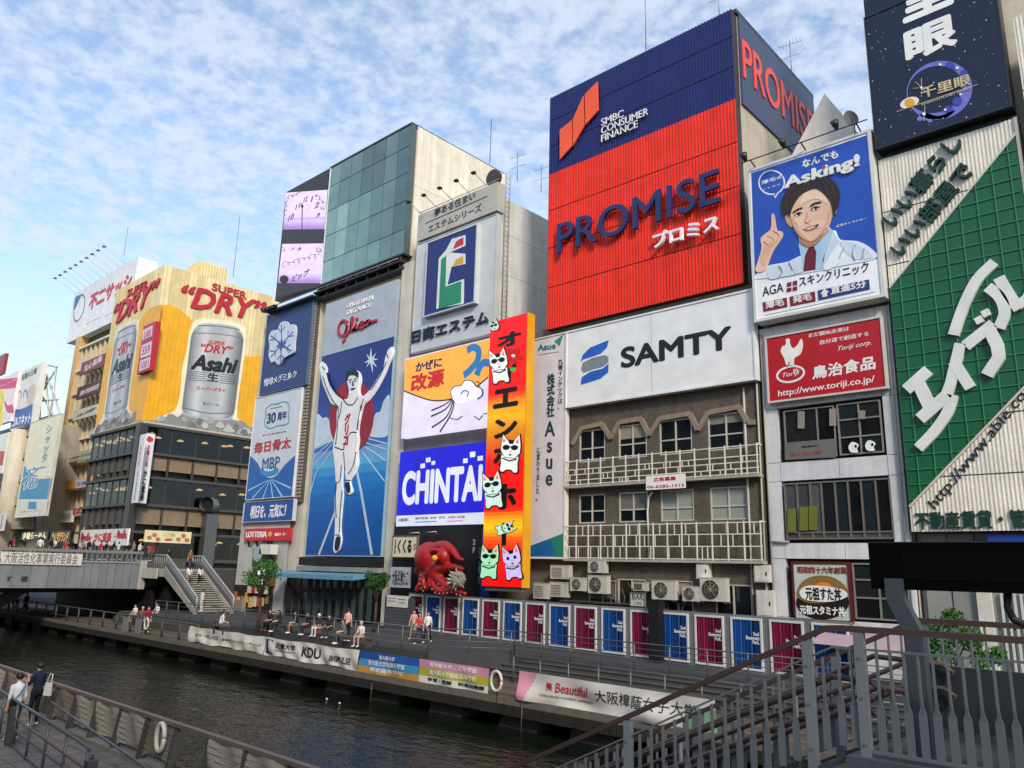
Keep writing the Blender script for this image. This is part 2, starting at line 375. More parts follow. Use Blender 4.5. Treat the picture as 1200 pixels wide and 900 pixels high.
# near bank
nw_ = box('near_walkway', (-300, -60, -3.1), (60, 9.32, -.8), NEARP, kind='structure')
boxes('paving_joint', [((-45+k*.9, 4, -.81), (-44.98+k*.9, 9.0, -.797)) for k in range(40)]+[((-45, y_, -.81), (-8, y_+.02, -.7965)) for y_ in (6.9, 7.8, 8.6)], mat('4a4542', 'concrete'), nw_, kind='stuff')
box('near_kerb', (-300, 9.02, -.8), (60, 9.40, -.68), mat('807a72', 'concrete'), kind='structure')
rp_ = [(-40, 6.45), (-16.6, 6.55), (-16.6, 2), (-40, 2)]
mesh('ramp', [(x, y, -.796) for x, y in rp_], [(0, 1, 2, 3)], mat('4b4f54', 'concrete'), kind='structure')
# upper street behind the far bridge, one storey above the promenade
box('street', (-92, 33.6, -3.1), (-67.4, 160, 3.35), mat('4a4846', 'concrete'), kind='structure')

# ================================================================ ORANGE AND BLUE TOWER (finance sign), brick front below
F36 = PY(36.0)
def U(x, y, pl=F36): return pl.px(x, y)[0]
def Wz(x, y, pl=F36): return pl.px(x, y)[1]
CREAM = mat('cfc6b4', 'dirty'); CREAM2 = mat('d8d2c2', 'dirty'); GREYW = mat('9a9c9e', 'dirty')
xl, xr = -30.35, -17.1
tb = empty('office_building', (xl, 36, 0), 0, 'brown brick office building under the red and navy billboard with white lattice balconies', 'building')
BR = mat('6e685e', 'brick')
H = []
rowsW = [(Wz(694, 541), Wz(694, 503.5)), (Wz(700, 613), Wz(700, 579)), (Wz(700, 700), Wz(700, 666))]
cols = [(679, 709), (725, 758), (773, 811), (830, 873)]
ca = [(U(a, 515), U(b, 515)) for a, b in cols]
for (z0, z1) in rowsW[:2]:
    for a, b in ca: H.append((a, b, z0, z1))
z0, z1 = .9, 3.6
lower = [(U(690, 690), U(722, 690), z0, z1), (U(724, 690), U(757, 690), z0+.5, z1+.1), (U(777, 690), U(812, 690), z0, z1+.1), (U(838, 690), U(881, 690), z0-.2, z1)]
H += lower
bw = -16.62
wall_holes('wall', F36, xl+1.5, bw, 0, 18.6, H, .3, BR, tb)
box('core', (xl+1.5, 36.42, 0), (bw, 46.9, 18.6), BR, tb)
box('tower', (xl, 36.35, 18.6), (xr, 46.95, 34.95), mat('bdb5a6', 'dirty'), tb)
box('parapet', (xl-.1, 36.1, 34.95), (xr+.12, 47.0, 35.2), mat('30343c'), tb)
FRW = mat('b9b4a8', 'paint')
CURT = mat('8f938f', 'cloth')
for i, h in enumerate(H):
    window(F36, *h, tb, FRW, (CURT if i in (6, 7) else GLASS) if i not in (9,) else mat('2b2722', 'glass'), (.5,), (.42,) if i < 8 else (.35,), rec=.1)
    if i in (1, 3, 5, 8, 10): pbox('blind', F36, h[0]+.08, h[1]-.08, h[3]-(.5+.25*(i % 3)), h[3]-.08, -.078, -.07, mat(['7c7a72', '8f8a7c', '6a6a66'][i % 3], 'cloth'), tb)
# moulded hood band over the upper windows
hb = []
hz = [(672, 521), (683, 502), (706, 497), (717, 514), (727, 495), (752, 491), (762, 510), (774, 491), (809, 485), (819, 504), (831, 484), (867, 477), (877, 495), (886, 495)]
q = [F36.px(*p) for p in hz]
for i in range(len(q)-1):
    vs, fs = prism(F36, [ribbon([q[i], q[i+1]], .26)], 0, .15+.004*(i % 2)); mesh('hood_moulding', vs, fs, mat('8d7f70', 'concrete'), tb)
# lattice balconies
LAT = mat('d9d6cc', 'paint')
for zi, (pt, pb, rows, name) in enumerate((((667, 542), (667, 571), (.03, .2, .42, .62, .97), 'a'), ((667, 617), (667, 655), (.02, .36, .68, .98), 'b'))):
    zt, zb = Wz(*pt), Wz(*pb); zt -= .0; ua, ub = xl+1.75, bw-.05
    bal = mesh('balcony', *prism(F36, [[(ua, zb-.12), (ub, zb-.12), (ub, zb), (ua, zb)]], 0, .5), mat('a9a498', 'dirty'), tb)
    for k, f2 in enumerate(rows): z = zb+(zt-zb)*f2; pbox('lattice_rail', F36, ua, ub, z, z+.05, .41, .45, LAT, bal)
    n = 14
    for k in range(n+1):
        u = ua+(ub-ua-.09)*k/n; pbox('lattice_post', F36, u, u+.06, zb, zt+.06, .42, .47, LAT, bal)
    random.seed(3+zi)
    for k in range(34):
        u = ua+.3+(ub-ua-.6)*k/34+random.random()*.25; r = random.choice((0, 1, 1, 2)) if zi == 0 else random.choice((0, 1, 2))
        za = zb+(zt-zb)*rows[r]; zc = zb+(zt-zb)*rows[r+1]; pbox('lattice_bar', F36, u, u+.04, za, zc, .42, .455, LAT, bal)
    for u in (ua, ub-.08): pbox('return_rail', F36, u, u+.07, zt-.02, zt+.05, 0, .42, LAT, bal)
tubes('drain_pipe', [([(U(874, 500), 35.93, 13.2), (U(874, 500), 35.93, 0)], .06), ([(bw-.12, 35.9, 16), (bw-.12, 35.9, 0)], .05)], mat('b8b3a8', 'dirty'), tb)
tube('bent_pipe', [(U(766, 577), 35.9, Wz(766, 577)), (U(762, 583), 35.85, Wz(762, 583)), (U(760, 600), 35.9, Wz(760, 600)), (U(762, 655), 35.9, Wz(762, 655))], .05, LAT, tb)
S = Sign('notice_board', 'small white notice board with red Japanese text and phone number on upper lattice balcony', 'sign', PY(35.48), (757, 557), (803, 556), (757, 574), (803, 572), .05, WHITE)
S.text('広告募集', 766, 564.5, 792, 558, mat('b3202a'), 1, .02); S.text('06-6282-1313', 758.5, 572.5, 801.5, 566.5, mat('b3202a'), 1, .015)

def ribbed(name, pl, u0, u1, w0, w1, pitch, amp, m, parent, bands=()):
    """corrugated cladding sheet: one folded surface"""
    n = int((u1-u0)/pitch); vs = []; fs = []; ws = [w0, *bands, w1]
    for k in range(len(ws)-1):
        a, b = ws[k]+(.03 if k else 0), ws[k+1]-(.03 if k < len(ws)-2 else 0)
        for i in range(n):
            ua = u0+(u1-u0)*i/n; ub = u0+(u1-u0)*(i+.55)/n; uc = u0+(u1-u0)*(i+.62)/n; ud = u0+(u1-u0)*(i+.93)/n; ue = u0+(u1-u0)*(i+1)/n
            prof = [(ua, 0), (ub, 0), (uc, amp), (ud, amp), (ue, 0)]
            j = len(vs); vs += [pl.p3(u, a, q2) for u, q2 in prof]+[pl.p3(u, b, q2) for u, q2 in prof]
            fs += [(j+i2, j+i2+1, j+6+i2, j+5+i2) for i2 in range(4)]
    return mesh(name, vs, fs, m, parent)
P358 = PY(35.75)
NAVY = mat('14236a', 'dirty', .5); ORNG = mat('ea3118', 'dirty', .5)
fs_ = empty('finance_billboard', (xl, 36.3, 18.6), 0, 'huge red and navy ribbed billboard reading PROMISE above the white board', 'billboard')
pbox('backing', P358, xl, xr, 18.66, 35.0, -.55, -.03, mat('3a2a2a'), fs_)
zb = 29.3
ribbed('red_cladding', P358, xl, xr, 18.66, zb, .2, .055, ORNG, fs_, (21.4, 24.1, 26.7))
ribbed('navy_cladding', P358, xl, xr, zb, 34.98, .2, .055, NAVY, fs_, (31.3, 33.2))
S = Sign('', '', '', PY(35.6), (648, 115), (860, 10), (643, 386), (873, 335), .1, None, parent=fs_)
for pts in ([(657, 153), (671, 141.5), (671, 172), (657, 187.5)], [(672.5, 140), (684.5, 113), (685.5, 148), (672.5, 171)], [(686.5, 111), (701, 96.5), (702, 130), (687, 147)]):
    S.poly('emblem_bar', pts, mat('f05a28'), t=.1)
for tx, a in (('SMBC', (704.5, 154, 731, 137)), ('CONSUMER', (704.5, 161.5, 760.5, 130)), ('FINANCE', (704.5, 169, 747, 140))):
    pass
S.text('SMBC', 0, 0, 0, 0, WHITE, quad=((705, 148), (731, 137), (705, 139.8)), t=.06)
S.text('CONSUMER', 0, 0, 0, 0, WHITE, quad=((705, 157.5), (760, 134.5), (705, 149.3)), t=.06)
S.text('FINANCE', 0, 0, 0, 0, WHITE, quad=((705, 167), (747.5, 149.3), (705, 158.8)), t=.06)
S.text('PROMISE', 655, 299, 844.5, 198, mat('1c2a63'), quad=None, t=.24, base=.08, bold=.006)
S.text('プロミス', 768, 293.5, 844.5, 252, mat('f4eef6'), t=.3, base=.1, bold=.03)
PS = PX(xr)
pbox('side_panel', PS, 36.4, 46.95, 29.3, 34.98, -.05, .12, mat('3c4868'), fs_)
S2 = Sign('', '', '', PX(xr+.13), (860, 10), (950, 113), (866, 122), (950, 190), .1, None, parent=fs_)
a = PX(xr+.13).px(869.5, 60); b = PX(xr+.13).px(949.5, 120)
vs, fs = textmesh('PROMISE', .008); zc0, zc1 = 31.0, 33.55
mesh('side_lettering', [PX(xr+.13).p3(a[0]+(46.6-a[0])*v[0], zc0+(zc1-zc0)*v[1], v[2]*.05) for v in vs], fs, mat('e8503c'), fs_)
# ---- white company board
S = Sign('company_board', 'wide pale grey board reading SAMTY with blue and grey emblem under the red cladding', 'sign', PY(35.55), (664.5, 392), (879, 339), (664.5, 475), (885.5, 444.5), .4, mat('e6e8e8', 'paint', .35), mat('e2e2e0'), .1)
S.text('SAMTY', 728, 432, 857, 381.5, mat('17171a'), bold=.03, t=.03)
bl = mat('1f5fc0'); gy = mat('7d868c')
S.poly('emblem_top', [(680.5, 424), (683, 416), (692, 407), (713.5, 398.5), (711.5, 407), (704, 414.5), (694, 418), (684, 421)], bl, smooth=False)
S.poly('emblem_middle', [(680.8, 433), (683, 425), (694, 419.5), (708, 416), (713.3, 418), (713, 424.5), (706, 430), (694, 433), (684, 437)], gy)
S.poly('emblem_bottom', [(680.5, 451), (682, 442), (692, 435.5), (706, 432), (713.2, 426), (713, 436), (704, 443.5), (692, 447.5)], bl)
S.rect('seam', (.50, 0), (.503, 1), mat('c0c2c2'), 1)

# ================================================================ narrow white tile building (clinic and food signs)
nl, nr = bw+.1, -10.32
nb = empty('tile_building', (nl, 36, 0), 0, 'narrow building of weathered white panels between brick front and green sign', 'building')
box('core', (nl, 36.5, 0), (nr, 48, 25.2), CREAM, nb)
TILE = mat('d2d4d6', 'dirty'); JT = mat('6d6d6c', 'concrete')
box('joint_backing', (nl+.02, 36.32, 0), (nr-.02, 36.5, 16.0), DARK, nb)
win = [((919, 478), (979, 537)), ((983, 475), (1034, 534)), ((920, 563), (1046, 632)), ((1000, 660), (1062, 727))]
wr = [(U(a[0], (a[1]+b[1])/2), U(b[0], (a[1]+b[1])/2), Wz((a[0]+b[0])/2, b[1]), Wz((a[0]+b[0])/2, a[1])) for a, b in win]
wr[0] = (wr[0][0], wr[0][1], wr[0][2], wr[0][3]); wr[1] = (wr[0][1]+.12, wr[1][1], wr[0][2]+.02, wr[0][3]+.02)
us = [nl, wr[2][0]-.12, (wr[0][1]+wr[1][0])/2, wr[1][1]+.1, nr]
ws = [0, wr[3][2]-.1, wr[3][3]+.15, wr[2][2]-.15, wr[2][3]+.1, wr[0][2]-.1, wr[0][3]+.15, 16.1]
for i in range(4):
    for j in range(7):
        if i in (1, 2) and j in (1, 3, 5): continue
        pbox('wall_panel', F36, us[i]+.012, us[i+1]-.012, ws[j]+.012, ws[j+1]-.012, -.3, 0, TILE, nb)
tubes('drain_pipe', [([(nl+.12, 35.9, 15.8), (nl+.12, 35.9, 0)], .05), ([(nr-.15, 35.92, 16), (nr-.15, 35.92, 2)], .045), ([(nl+.12, 35.9, 5.6), (nl+1.0, 35.9, 5.6)], .05)], mat('a8a59c', 'dirty'), nb); wm = mat('8e8a84', 'metal', .5, .3)
def interior(i, j): return [GLASS, mat('232527', 'glass'), GLASS2][(i*2+j) % 3]
window(F36, *wr[0], nb, wm, interior, (.66,), (.3,), rec=.1, fw=.06); window(F36, *wr[1], nb, wm, interior, (.5,), (.34, .68), rec=.1, fw=.07)
window(F36, *wr[2], nb, mat('77716a', 'metal', .5, .3), lambda i, j: [mat('4a4f52', 'glass'), mat('41474a', 'glass'), mat('55585a', 'glass'), BLACK, GLASS2, GLASS, GLASS2, GLASS][i % 8] if j else mat('6b665f', 'metal'), (.13, .26, .37, .5, .62, .74, .87), (.12,), rec=.06, fw=.075)
window(F36, *wr[3], nb, wm, interior, (.5,), (.38, .7), rec=.1, fw=.07)
pw = PY(35.93)
for k, (cx, cy, m2) in enumerate(((1000.5, 524, 0), (1020, 522, 0))):
    SS = Sign('', '', '', pw, (990, 470), (1030, 470), (990, 530), (1030, 530), .1, None, parent=nb)
    SS.poly('cow_sticker', [(cx-5, cy-3), (cx-2, cy-6), (cx+3, cy-5), (cx+6, cy-2), (cx+4, cy+2), (cx+5, cy+6), (cx-3, cy+6), (cx-6, cy+1)], WHITE, 1, smooth=True)
    SS.poly('cow_patch', ell(cx+2.5, cy-1, 1.6, 1.8, 8), BLACK, 2)
for cx, cy, h in ((939, 492, 20), (976, 489, 20), (1010, 486, 10)): SS.poly('patterned_curtain', [(cx-4, cy-h/2), (cx+4, cy-h/2), (cx+4, cy+h/2), (cx-4, cy+h/2)], mat('8f8a84', 'cloth'), 1)
for cx, cy in ((928, 610), (942, 608), (953, 607)): SS.poly('yellow_poster', [(cx-5, cy-14), (cx+5, cy-14), (cx+5, cy+14), (cx-5, cy+14)], mat('6a6f2c'), 1)
SS.poly('window_board', [(919.5, 519), (979, 514), (979.5, 536), (920, 539)], mat('6a6a66'), 1); SS.text('ホルモン焼', 926, 535, 962, 528, mat('a8382c'), 2, .02); SS.text('営業中', 940, 525, 958, 521, mat('30302e'), 2)
S = Sign('bowl_menu_sign', 'square food sign with rice bowl picture in a dark red frame on the tile building', 'sign', PY(35.9), (930.5, 661), (994, 660.5), (932.5, 725.5), (996, 726), .12, mat('b9c9bf'), mat('5c1a1c'), .1)
S.poly('bowl', ell(964, 706, 31, 20, 30, 0), mat('1d1613'), 1)
S.poly('rice_topping', catmull([(934, 697), (940, 682), (955, 675), (975, 676), (990, 686), (993, 697), (980, 704), (960, 707), (943, 705)], 4), mat('8c6a32'), 2)
S.poly('egg_yolk', ell(965, 687, 9, 5, 16), mat('d98a1c'), 3); S.poly('brush_plate', catmull([(938, 692), (950, 686), (985, 690), (993, 699), (975, 705), (950, 704), (940, 700)], 4), WHITE, 4)
S.text('元祖すた丼', 945, 703, 986, 689, mat('1b1b1b'), 5, .03); S.text('昭和四十六年創業', 935, 671.5, 992, 664.5, mat('8d2b2b'), 2, .02)
S.text('元祖スタミナ丼', 938, 719.5, 990, 711.5, WHITE, 4, .03)

# ---- clinic billboard
PA = PY(35.25)
S = Sign('clinic_billboard', 'blue and white clinic billboard with a smiling man in white coat raising one finger', 'billboard', PA, (880, 201), (1016.5, 156), (886, 374.5), (1033.5, 345), .75, mat('f0f3f6', 'paint', .3), mat('cfd0ce'), .14)
blu = mat('1d4fb4'); SK = mat('e6bfa2'); SKD = mat('c79a7c'); HAIR = mat('2a1d18'); COAT = mat('dfeaf2'); TIE = mat('6b1224'); SHIRT = mat('a9cdea')
S.poly('blue_field', [(880.5, 203), (1016, 158.5), (1028, 303), (885, 327)], blu, 1)
S.poly('coat', catmull([(888, 327), (886, 322), (899, 312), (923, 307), (938, 300), (955, 295), (977, 270), (985, 281), (1006, 283), (1022, 292), (1026, 303), (985, 312), (940, 321)], 4), COAT, 2)
S.poly('shirt', [(936, 286), (944, 282), (972, 266), (979, 274), (970, 298), (963, 315), (941, 319), (939, 300)], SHIRT, 3)
S.poly('tie', [(948, 291), (954, 288), (957, 296), (956, 316), (942, 318), (944, 300)], TIE, 4)
S.poly('neck', [(936, 276), (970, 262), (972, 272), (952, 290), (938, 287)], SKD, 4)
S.poly('lapel', [(938, 300), (941, 319), (932, 322), (926, 306)], mat('c8d8e4'), 4); S.poly('lapel', [(977, 270), (984, 282), (964, 315), (968, 296)], mat('c8d8e4'), 5)
S.poly('face', catmull([(925.5, 248), (928, 238), (936, 226), (950, 219), (964, 221), (974, 232), (976, 247), (973.5, 261), (967, 273.5), (956, 281.5), (950, 283.5), (943, 281.5), (934.5, 274.5), (929.5, 264.5)], 4), SK, 5)
S.poly('cheek_shade', catmull([(926, 250), (929.5, 262), (934.5, 273), (943, 280.5), (950, 283), (944, 278), (937, 270), (932, 259)], 3), mat('d3a488'), 6); S.poly('cheek_shade', catmull([(975.5, 247), (972.5, 261), (966, 272.5), (956, 281), (963, 271), (969, 260), (972, 248)], 3), mat('d8ac90'), 6)
S.polys('ear', [catmull([(920.5, 252), (923.5, 250.5), (927, 256), (929, 266), (925, 265), (921.5, 259)], 3), catmull([(974.5, 246), (979, 240.5), (981, 244), (979.5, 251), (975, 256)], 3)], SKD, 4)
S.poly('hair', catmull([(919.5, 254), (916.5, 243), (919, 230), (928, 219), (941, 211.5), (957, 207.5), (972, 209), (981, 217), (984.5, 229), (982, 242), (978, 254), (976, 246), (974, 238), (968, 230), (958, 222.5), (949, 224), (940, 229), (934, 236), (929.5, 244), (926, 254), (923, 251)], 4), HAIR, 7)
S.lines('hair_strand', [[(951, 211), (943, 219), (936, 232)], [(955, 210), (949, 217), (947, 224)], [(960, 210), (967, 217), (972, 230)], [(968, 211), (976, 219), (979, 235)], [(936, 217), (925, 229), (922, 246)]], .05, mat('4a342a'), 8, smooth=True)
S.polys('eyebrow', [catmull([(929.8, 249.6), (934, 246), (940.5, 243.6), (941, 245.2), (935, 247.4), (930.5, 250.6)], 3), catmull([(950.5, 241.6), (956, 238), (962.5, 237), (963, 238.4), (956.5, 239.6), (951.5, 243)], 3)], HAIR, 7)
S.polys('eye_white', [catmull([(932.5, 253.4), (936, 250.4), (940.6, 250.2), (941, 251.8), (936.5, 253.8)], 3), catmull([(952, 246.8), (956, 243.8), (961, 243.6), (961.4, 245.2), (957, 247.2)], 3)], mat('efe6e0'), 6)
[S.poly('eye', e_, mat('241a1a'), 7) for e_ in (ell(936.9, 251.9, 1.7, 1.6, 10), ell(956.8, 245.3, 1.7, 1.6, 10))]; S.lines('eyelid', [[(931.8, 253.4), (936, 250), (941.2, 250.4)], [(951.2, 246.8), (956, 243.3), (961.8, 243.8)]], .045, mat('3a2620'), 8, smooth=True)
S.lines('nose_line', [[(946.5, 249), (946, 256), (943.8, 259.6)], [(944, 260.4), (947.5, 261.8), (951.2, 259)]], .035, mat('b98468'), 6, smooth=True)
S.poly('lips', catmull([(941.5, 269.5), (947, 266.6), (951, 266.2), (955, 264.8), (960.5, 263.2), (957, 268), (951, 271), (945.5, 271.4)], 3), mat('b86a62'), 6); S.poly('teeth', [(944, 269.1), (951, 267.6), (958.3, 264.6), (954.5, 267.6), (949, 269.6)], WHITE, 7)
S.poly('hand', catmull([(889, 306), (886, 318), (897, 317), (906, 296), (917, 279), (917, 272), (911, 269.5), (908, 253), (905, 252), (904, 268), (898, 274), (892, 280), (893, 291)], 4), SK, 5)
for P_, m_, l_ in (([(944, 224), (955, 222), (966, 228), (971, 240), (960, 234), (948, 236), (938, 241)], 'efcdb4', 6), ([(948, 262), (957, 258), (966, 262), (960, 268), (952, 265)], 'edc6ac', 6), ([(933, 259), (940, 256), (943, 262), (938, 267)], 'ecc3a8', 6), ([(940, 281), (952, 284), (965, 274), (960, 284), (950, 290), (941, 286)], 'b08468', 6),
    ([(899, 314), (916, 310), (930, 308), (936, 320), (916, 325), (902, 327)], 'cfdde8', 3), ([(985, 283), (1003, 286), (1018, 294), (1023, 302), (1004, 304), (992, 296)], 'cddbe6', 3), ([(966, 300), (980, 288), (988, 300), (978, 313), (966, 316)], 'e9f1f6', 3), ([(892, 300), (899, 288), (906, 284), (903, 296), (896, 312)], 'd8ae92', 6)): S.poly('soft_shade', catmull(P_, 4), mat(m_), l_)
S.lines('coat_fold', [[(1004, 286), (1000, 296), (1003, 305)], [(990, 290), (985, 302)], [(914, 311), (918, 318), (914, 324)], [(926, 307), (930, 316)], [(1014, 291), (1012, 302)]], .035, mat('a9bccb'), 6, smooth=True)
S.lines('jaw_line', [[(931, 266), (938, 277), (949, 283.5), (960, 279), (970, 267)]], .03, mat('b98a6e'), 7, smooth=True)
S.lines('finger_crease', [[(900, 277), (908, 281), (905, 289)], [(907, 271), (914, 276), (910, 285)], [(896, 283), (902, 288)]], .03, SKD, 6, smooth=True)
S.lines('speech_bubble', [ell(904.5, 214, 15, 14, 24, 0, 75, 420) + [(908.5, 232), (907.5, 227.5)]], .07, WHITE, 2)
S.text('薄毛の', 892.5, 217, 918, 204, WHITE, 2, .015); S.text('ことなら', 894, 223.5, 915, 215, WHITE, 2, .01)
S.text('なんでも', 0, 0, 0, 0, WHITE, 3, .03, quad=((940.5, 197.5), (982.5, 185), (940.5, 188)))
S.text('Asking!', 0, 0, 0, 0, WHITE, 10, .035, quad=((920, 226.5), (1008, 199.5), (920, 209)))
S.poly('dot_accent', ell(967, 197, 2, 2, 10), mat('c92a2a'), 11)
S.text('広告キャラクター', 0, 0, 0, 0, WHITE, 3, 0, quad=((980.5, 267), (1015, 258), (980.5, 264)))
S.text('AGA', 0, 0, 0, 0, mat('22242a'), 2, 0, quad=((894, 347.5), (918.5, 341.5), (893.5, 337)))
S.text('スキンクリニック', 0, 0, 0, 0, mat('22242a'), 2, .01, quad=((937, 336.5), (1018.5, 318.5), (936.3, 325)))
r_ = mat('7d1626'); S.polys('cross_square', [[(922.5, 331.5), (927.5, 330.3), (927.5, 335), (922.5, 336.2)], [(929.5, 329.8), (934.3, 328.8), (934.3, 333.5), (929.5, 334.5)], [(922.5, 338), (927.5, 336.9), (927.5, 341), (922.5, 342)], [(929.5, 336.5), (934.3, 335.4), (934.3, 339.8), (929.5, 340.6)]], r_, 2)
S.poly('tag_box', [(894, 354.5), (922, 348.8), (923, 359.5), (895, 365.3)], r_, 2); S.poly('tag_box', [(925.5, 348), (955, 341.5), (956, 353), (926.5, 359)], r_, 2); S.poly('route_box', [(958.5, 340.5), (1018.5, 327.5), (1019.5, 339), (959.5, 352)], mat('1c3f7e'), 2)
S.text('薄毛', 0, 0, 0, 0, WHITE, 3, .03, quad=((897.5, 362.5), (919.5, 358), (897, 353.8))); S.text('発毛', 0, 0, 0, 0, WHITE, 3, .03, quad=((929.5, 356), (952, 351.4), (929, 347.5)))
S.text('直進5分', 0, 0, 0, 0, WHITE, 3, .03, quad=((974, 345.5), (1015.5, 336.8), (973.6, 337))); S.poly('arrow', [(961.5, 345), (966.5, 338.5), (972, 342.6), (969.5, 343.2), (969.8, 347.4), (964.3, 348.6), (964, 344.4)], WHITE, 3)
S.poly('fine_print', [(896, 369.4), (1026, 341.6), (1026, 342.2), (896, 370)], mat('9aa0a6'), 1)
for k in range(5):                                                             # floodlight gantry above the board
    u = S.u0+.3+k*(S.u1-S.u0-.6)/4
    if k % 2 == 0: tube('lamp_arm', [(u, 35.6, S.w1+.1), (u, 34.7, S.w1+.35)], .035, DARK, S.root)
tube('lamp_rail', [(S.u0-.2, 34.7, S.w1+.35), (S.u1+.2, 34.7, S.w1+.35)], .03, DARK, S.root)
for u, dx in ((S.u0+.05, 0), (S.u0+2.1, 0), (S.u1-1.2, 0)):
    tube('floodlight', [(u, 34.7, S.w1+.42), (u+.05, 34.35, S.w1+.62)], [.1, .2], mat('2b2b2b'), S.root, 12)
SS = empty('satellite_dish', (-11.3, 36.5, 25.2), 0, 'small grey satellite dish above the clinic billboard', 'dish')
vs = []; fs = []
for i in range(5):
    for k in range(16): r = .42*i/4+.01; t = k*math.pi/8; vs.append((-11.3+.35*r*r-.1+r*math.cos(t)*.55, 36.2+r*math.cos(t)*.8, 26.0+r*math.sin(t)))
for i in range(4):
    for k in range(16): fs.append((i*16+k, i*16+(k+1) % 16, (i+1)*16+(k+1) % 16, (i+1)*16+k))
mesh('reflector', vs, fs, mat('8c8c8a', 'metal'), SS, True); tube('mast', [(-11.3, 36.5, 25.1), (-11.3, 36.4, 26.0)], .04, STEEL, SS)
SH = empty('roof_gable', (-15, 37.5, 25.2), 0, 'pale sloped rooftop housing behind the clinic billboard', 'rooftop')
g = [(-15.2, 37.3, 25.2), (-11.2, 37.3, 25.2), (-11.2, 41, 25.2), (-15.2, 41, 25.2), (-12.9, 37.3, 28.6), (-12.9, 41, 28.6)]
mesh('housing', g, [(0, 1, 4), (2, 3, 5), (1, 2, 5, 4), (3, 0, 4, 5)], mat('d6d2c8', 'dirty'), SH)
# ---- red food company sign
S = Sign('food_company_sign', 'red sign with white rooster, company name and web address below the clinic billboard', 'sign', PY(35.7), (897.5, 396.5), (1031.5, 373.5), (903, 470), (1038, 453.5), .25, mat('b3151f', 'paint', .35), mat('c9c5c2'), .09)
S.text('まだ観ぬ未来は', 0, 0, 0, 0, WHITE, 1, .01, quad=((947.5, 396), (995, 387.5), (947.5, 391))); S.text('自分達で創造する', 0, 0, 0, 0, WHITE, 1, .01, quad=((961, 404), (1018, 393.5), (961, 398.8)))
S.text('Toriji corp.', 0, 0, 0, 0, WHITE, 1, 0, .35, quad=((982, 413), (1021, 405.5), (982, 406)))
S.text('鳥治食品', 0, 0, 0, 0, WHITE, 1, .03, quad=((952, 445), (1026, 432.5), (952, 429.5))); S.text('http://www.toriji.co.jp/', 0, 0, 0, 0, WHITE, 1, .01, quad=((912, 467), (1025, 450), (912, 457.5)))
S.poly('rooster', catmull([(922, 428), (919, 420), (915, 412), (917, 406), (921, 404), (921, 398), (925, 397), (926, 403), (929, 408), (934, 405), (939, 397), (941, 405), (938, 415), (931, 420), (930, 428)], 4), WHITE, 1)
S.lines('rooster_leg', [[(925, 424), (924, 429), (921, 430)], [(929, 424), (929, 429), (933, 429)]], .05, WHITE, 1)
S.lines('oval_ring', [ell(926.5, 438.5, 16, 9, 26, -12)+[ell(926.5, 438.5, 16, 9, 26, -12)[0]]], .1, WHITE, 1); S.text('Toriji', 0, 0, 0, 0, WHITE, 1, 0, .3, quad=((917, 444), (937, 440), (917, 437.5))); S.text('日', 930, 437.5, 935, 432, WHITE, 1, .03)
# ================================================================ green rental-agency sign building at the right
ab = empty('corner_building', (-10.2, 36, 0), 0, 'grey walled building carrying the green rental sign and dark planetarium-like board', 'building')
box('core', (-10.2, 36.6, 0), (12, 52, 22.6), mat('8f8f8c', 'dirty'), ab)
for k in range(7): pbox('wall_slat', F36, -10.0+k*1.0, -10.0+k*1.0+.94, 0, 5.9, -.5, -.44+.05*(k % 2), mat('8d8f8c', 'dirty'), ab)
pbox('blue_signboard', F36, U(1157, 626), -3, Wz(1157, 637), Wz(1157, 627), -.4, .1, mat('1d3fa0'), ab)
pbox('pillar', F36, U(1145, 720), U(1162, 720), 0, 5.6, -.5, -.2, mat('d4d0c6', 'dirty'), ab)
for k in range(8): pbox('grille_bar', F36, U(1172, 720)+k*.22, U(1172, 720)+k*.22+.08, .6, 3.6, -.4, -.3, mat('c9c9c4'), ab)
RW = mat('e6e1d3', 'dirty', .6); GRN = mat('0a5a38'); GRL = mat('2c8a60')
gs = empty('rental_sign', (-10.22, 36, 6), 0, 'large green and white ribbed rental agency sign with slanted white characters', 'billboard')
PG = PY(35.7); gl, gr, gb, gt = -10.15, -4.68, 5.98, 23.05
pbox('backing', PG, gl, gr, gb, gt, -.9, -.02, mat('6a6a66'), gs)
ribbed('white_cladding', PG, gl, gr, gb, gt, .15, .022, RW, gs, (8.2, 10.6, 13, 15.4, 17.8, 20.4))
pts = [PG.px(*p) for p in ((1046, 335), (1192, 163))]
gA = [(gl+.03, PG.px(1043, 338)[1]), (gr, PG.px(1191, 158)[1])]                 # upper diagonal
gB = [(gl+.03, PG.px(1070.5, 594)[1]), (gr+6, PG.px(1070.5, 594)[1]+ (PG.px(1200, 455)[1]-PG.px(1070.5, 594)[1])*(gr+6-gl)/(PG.px(1200, 455)[0]-gl))]
slope = (gB[1][1]-gB[0][1])/(gB[1][0]-gB[0][0])
ub = gr; gBz = gB[0][1]+slope*(ub-gB[0][0])
vs, fs = prism(PG, [[(gl+.03, gB[0][1]), (ub, gBz), (ub, gA[1][1]), (gl+.03, gA[0][1])]], -.01, .07); mesh('green_field', vs, fs, GRN, gs)
def clipz(u): return gB[0][1]+slope*(u-gl-.03), gA[0][1]+(gA[1][1]-gA[0][1])*(u-gl-.03)/(ub-gl-.03)
k = 0; u = gl+.5
while u < ub-.05:
    z0, z1 = clipz(u); pbox('grid_bar', PG, u-.014, u+.014, z0+.05, z1-.05, .07, .13, GRL, gs); u += .66
z = gB[0][1]+.3
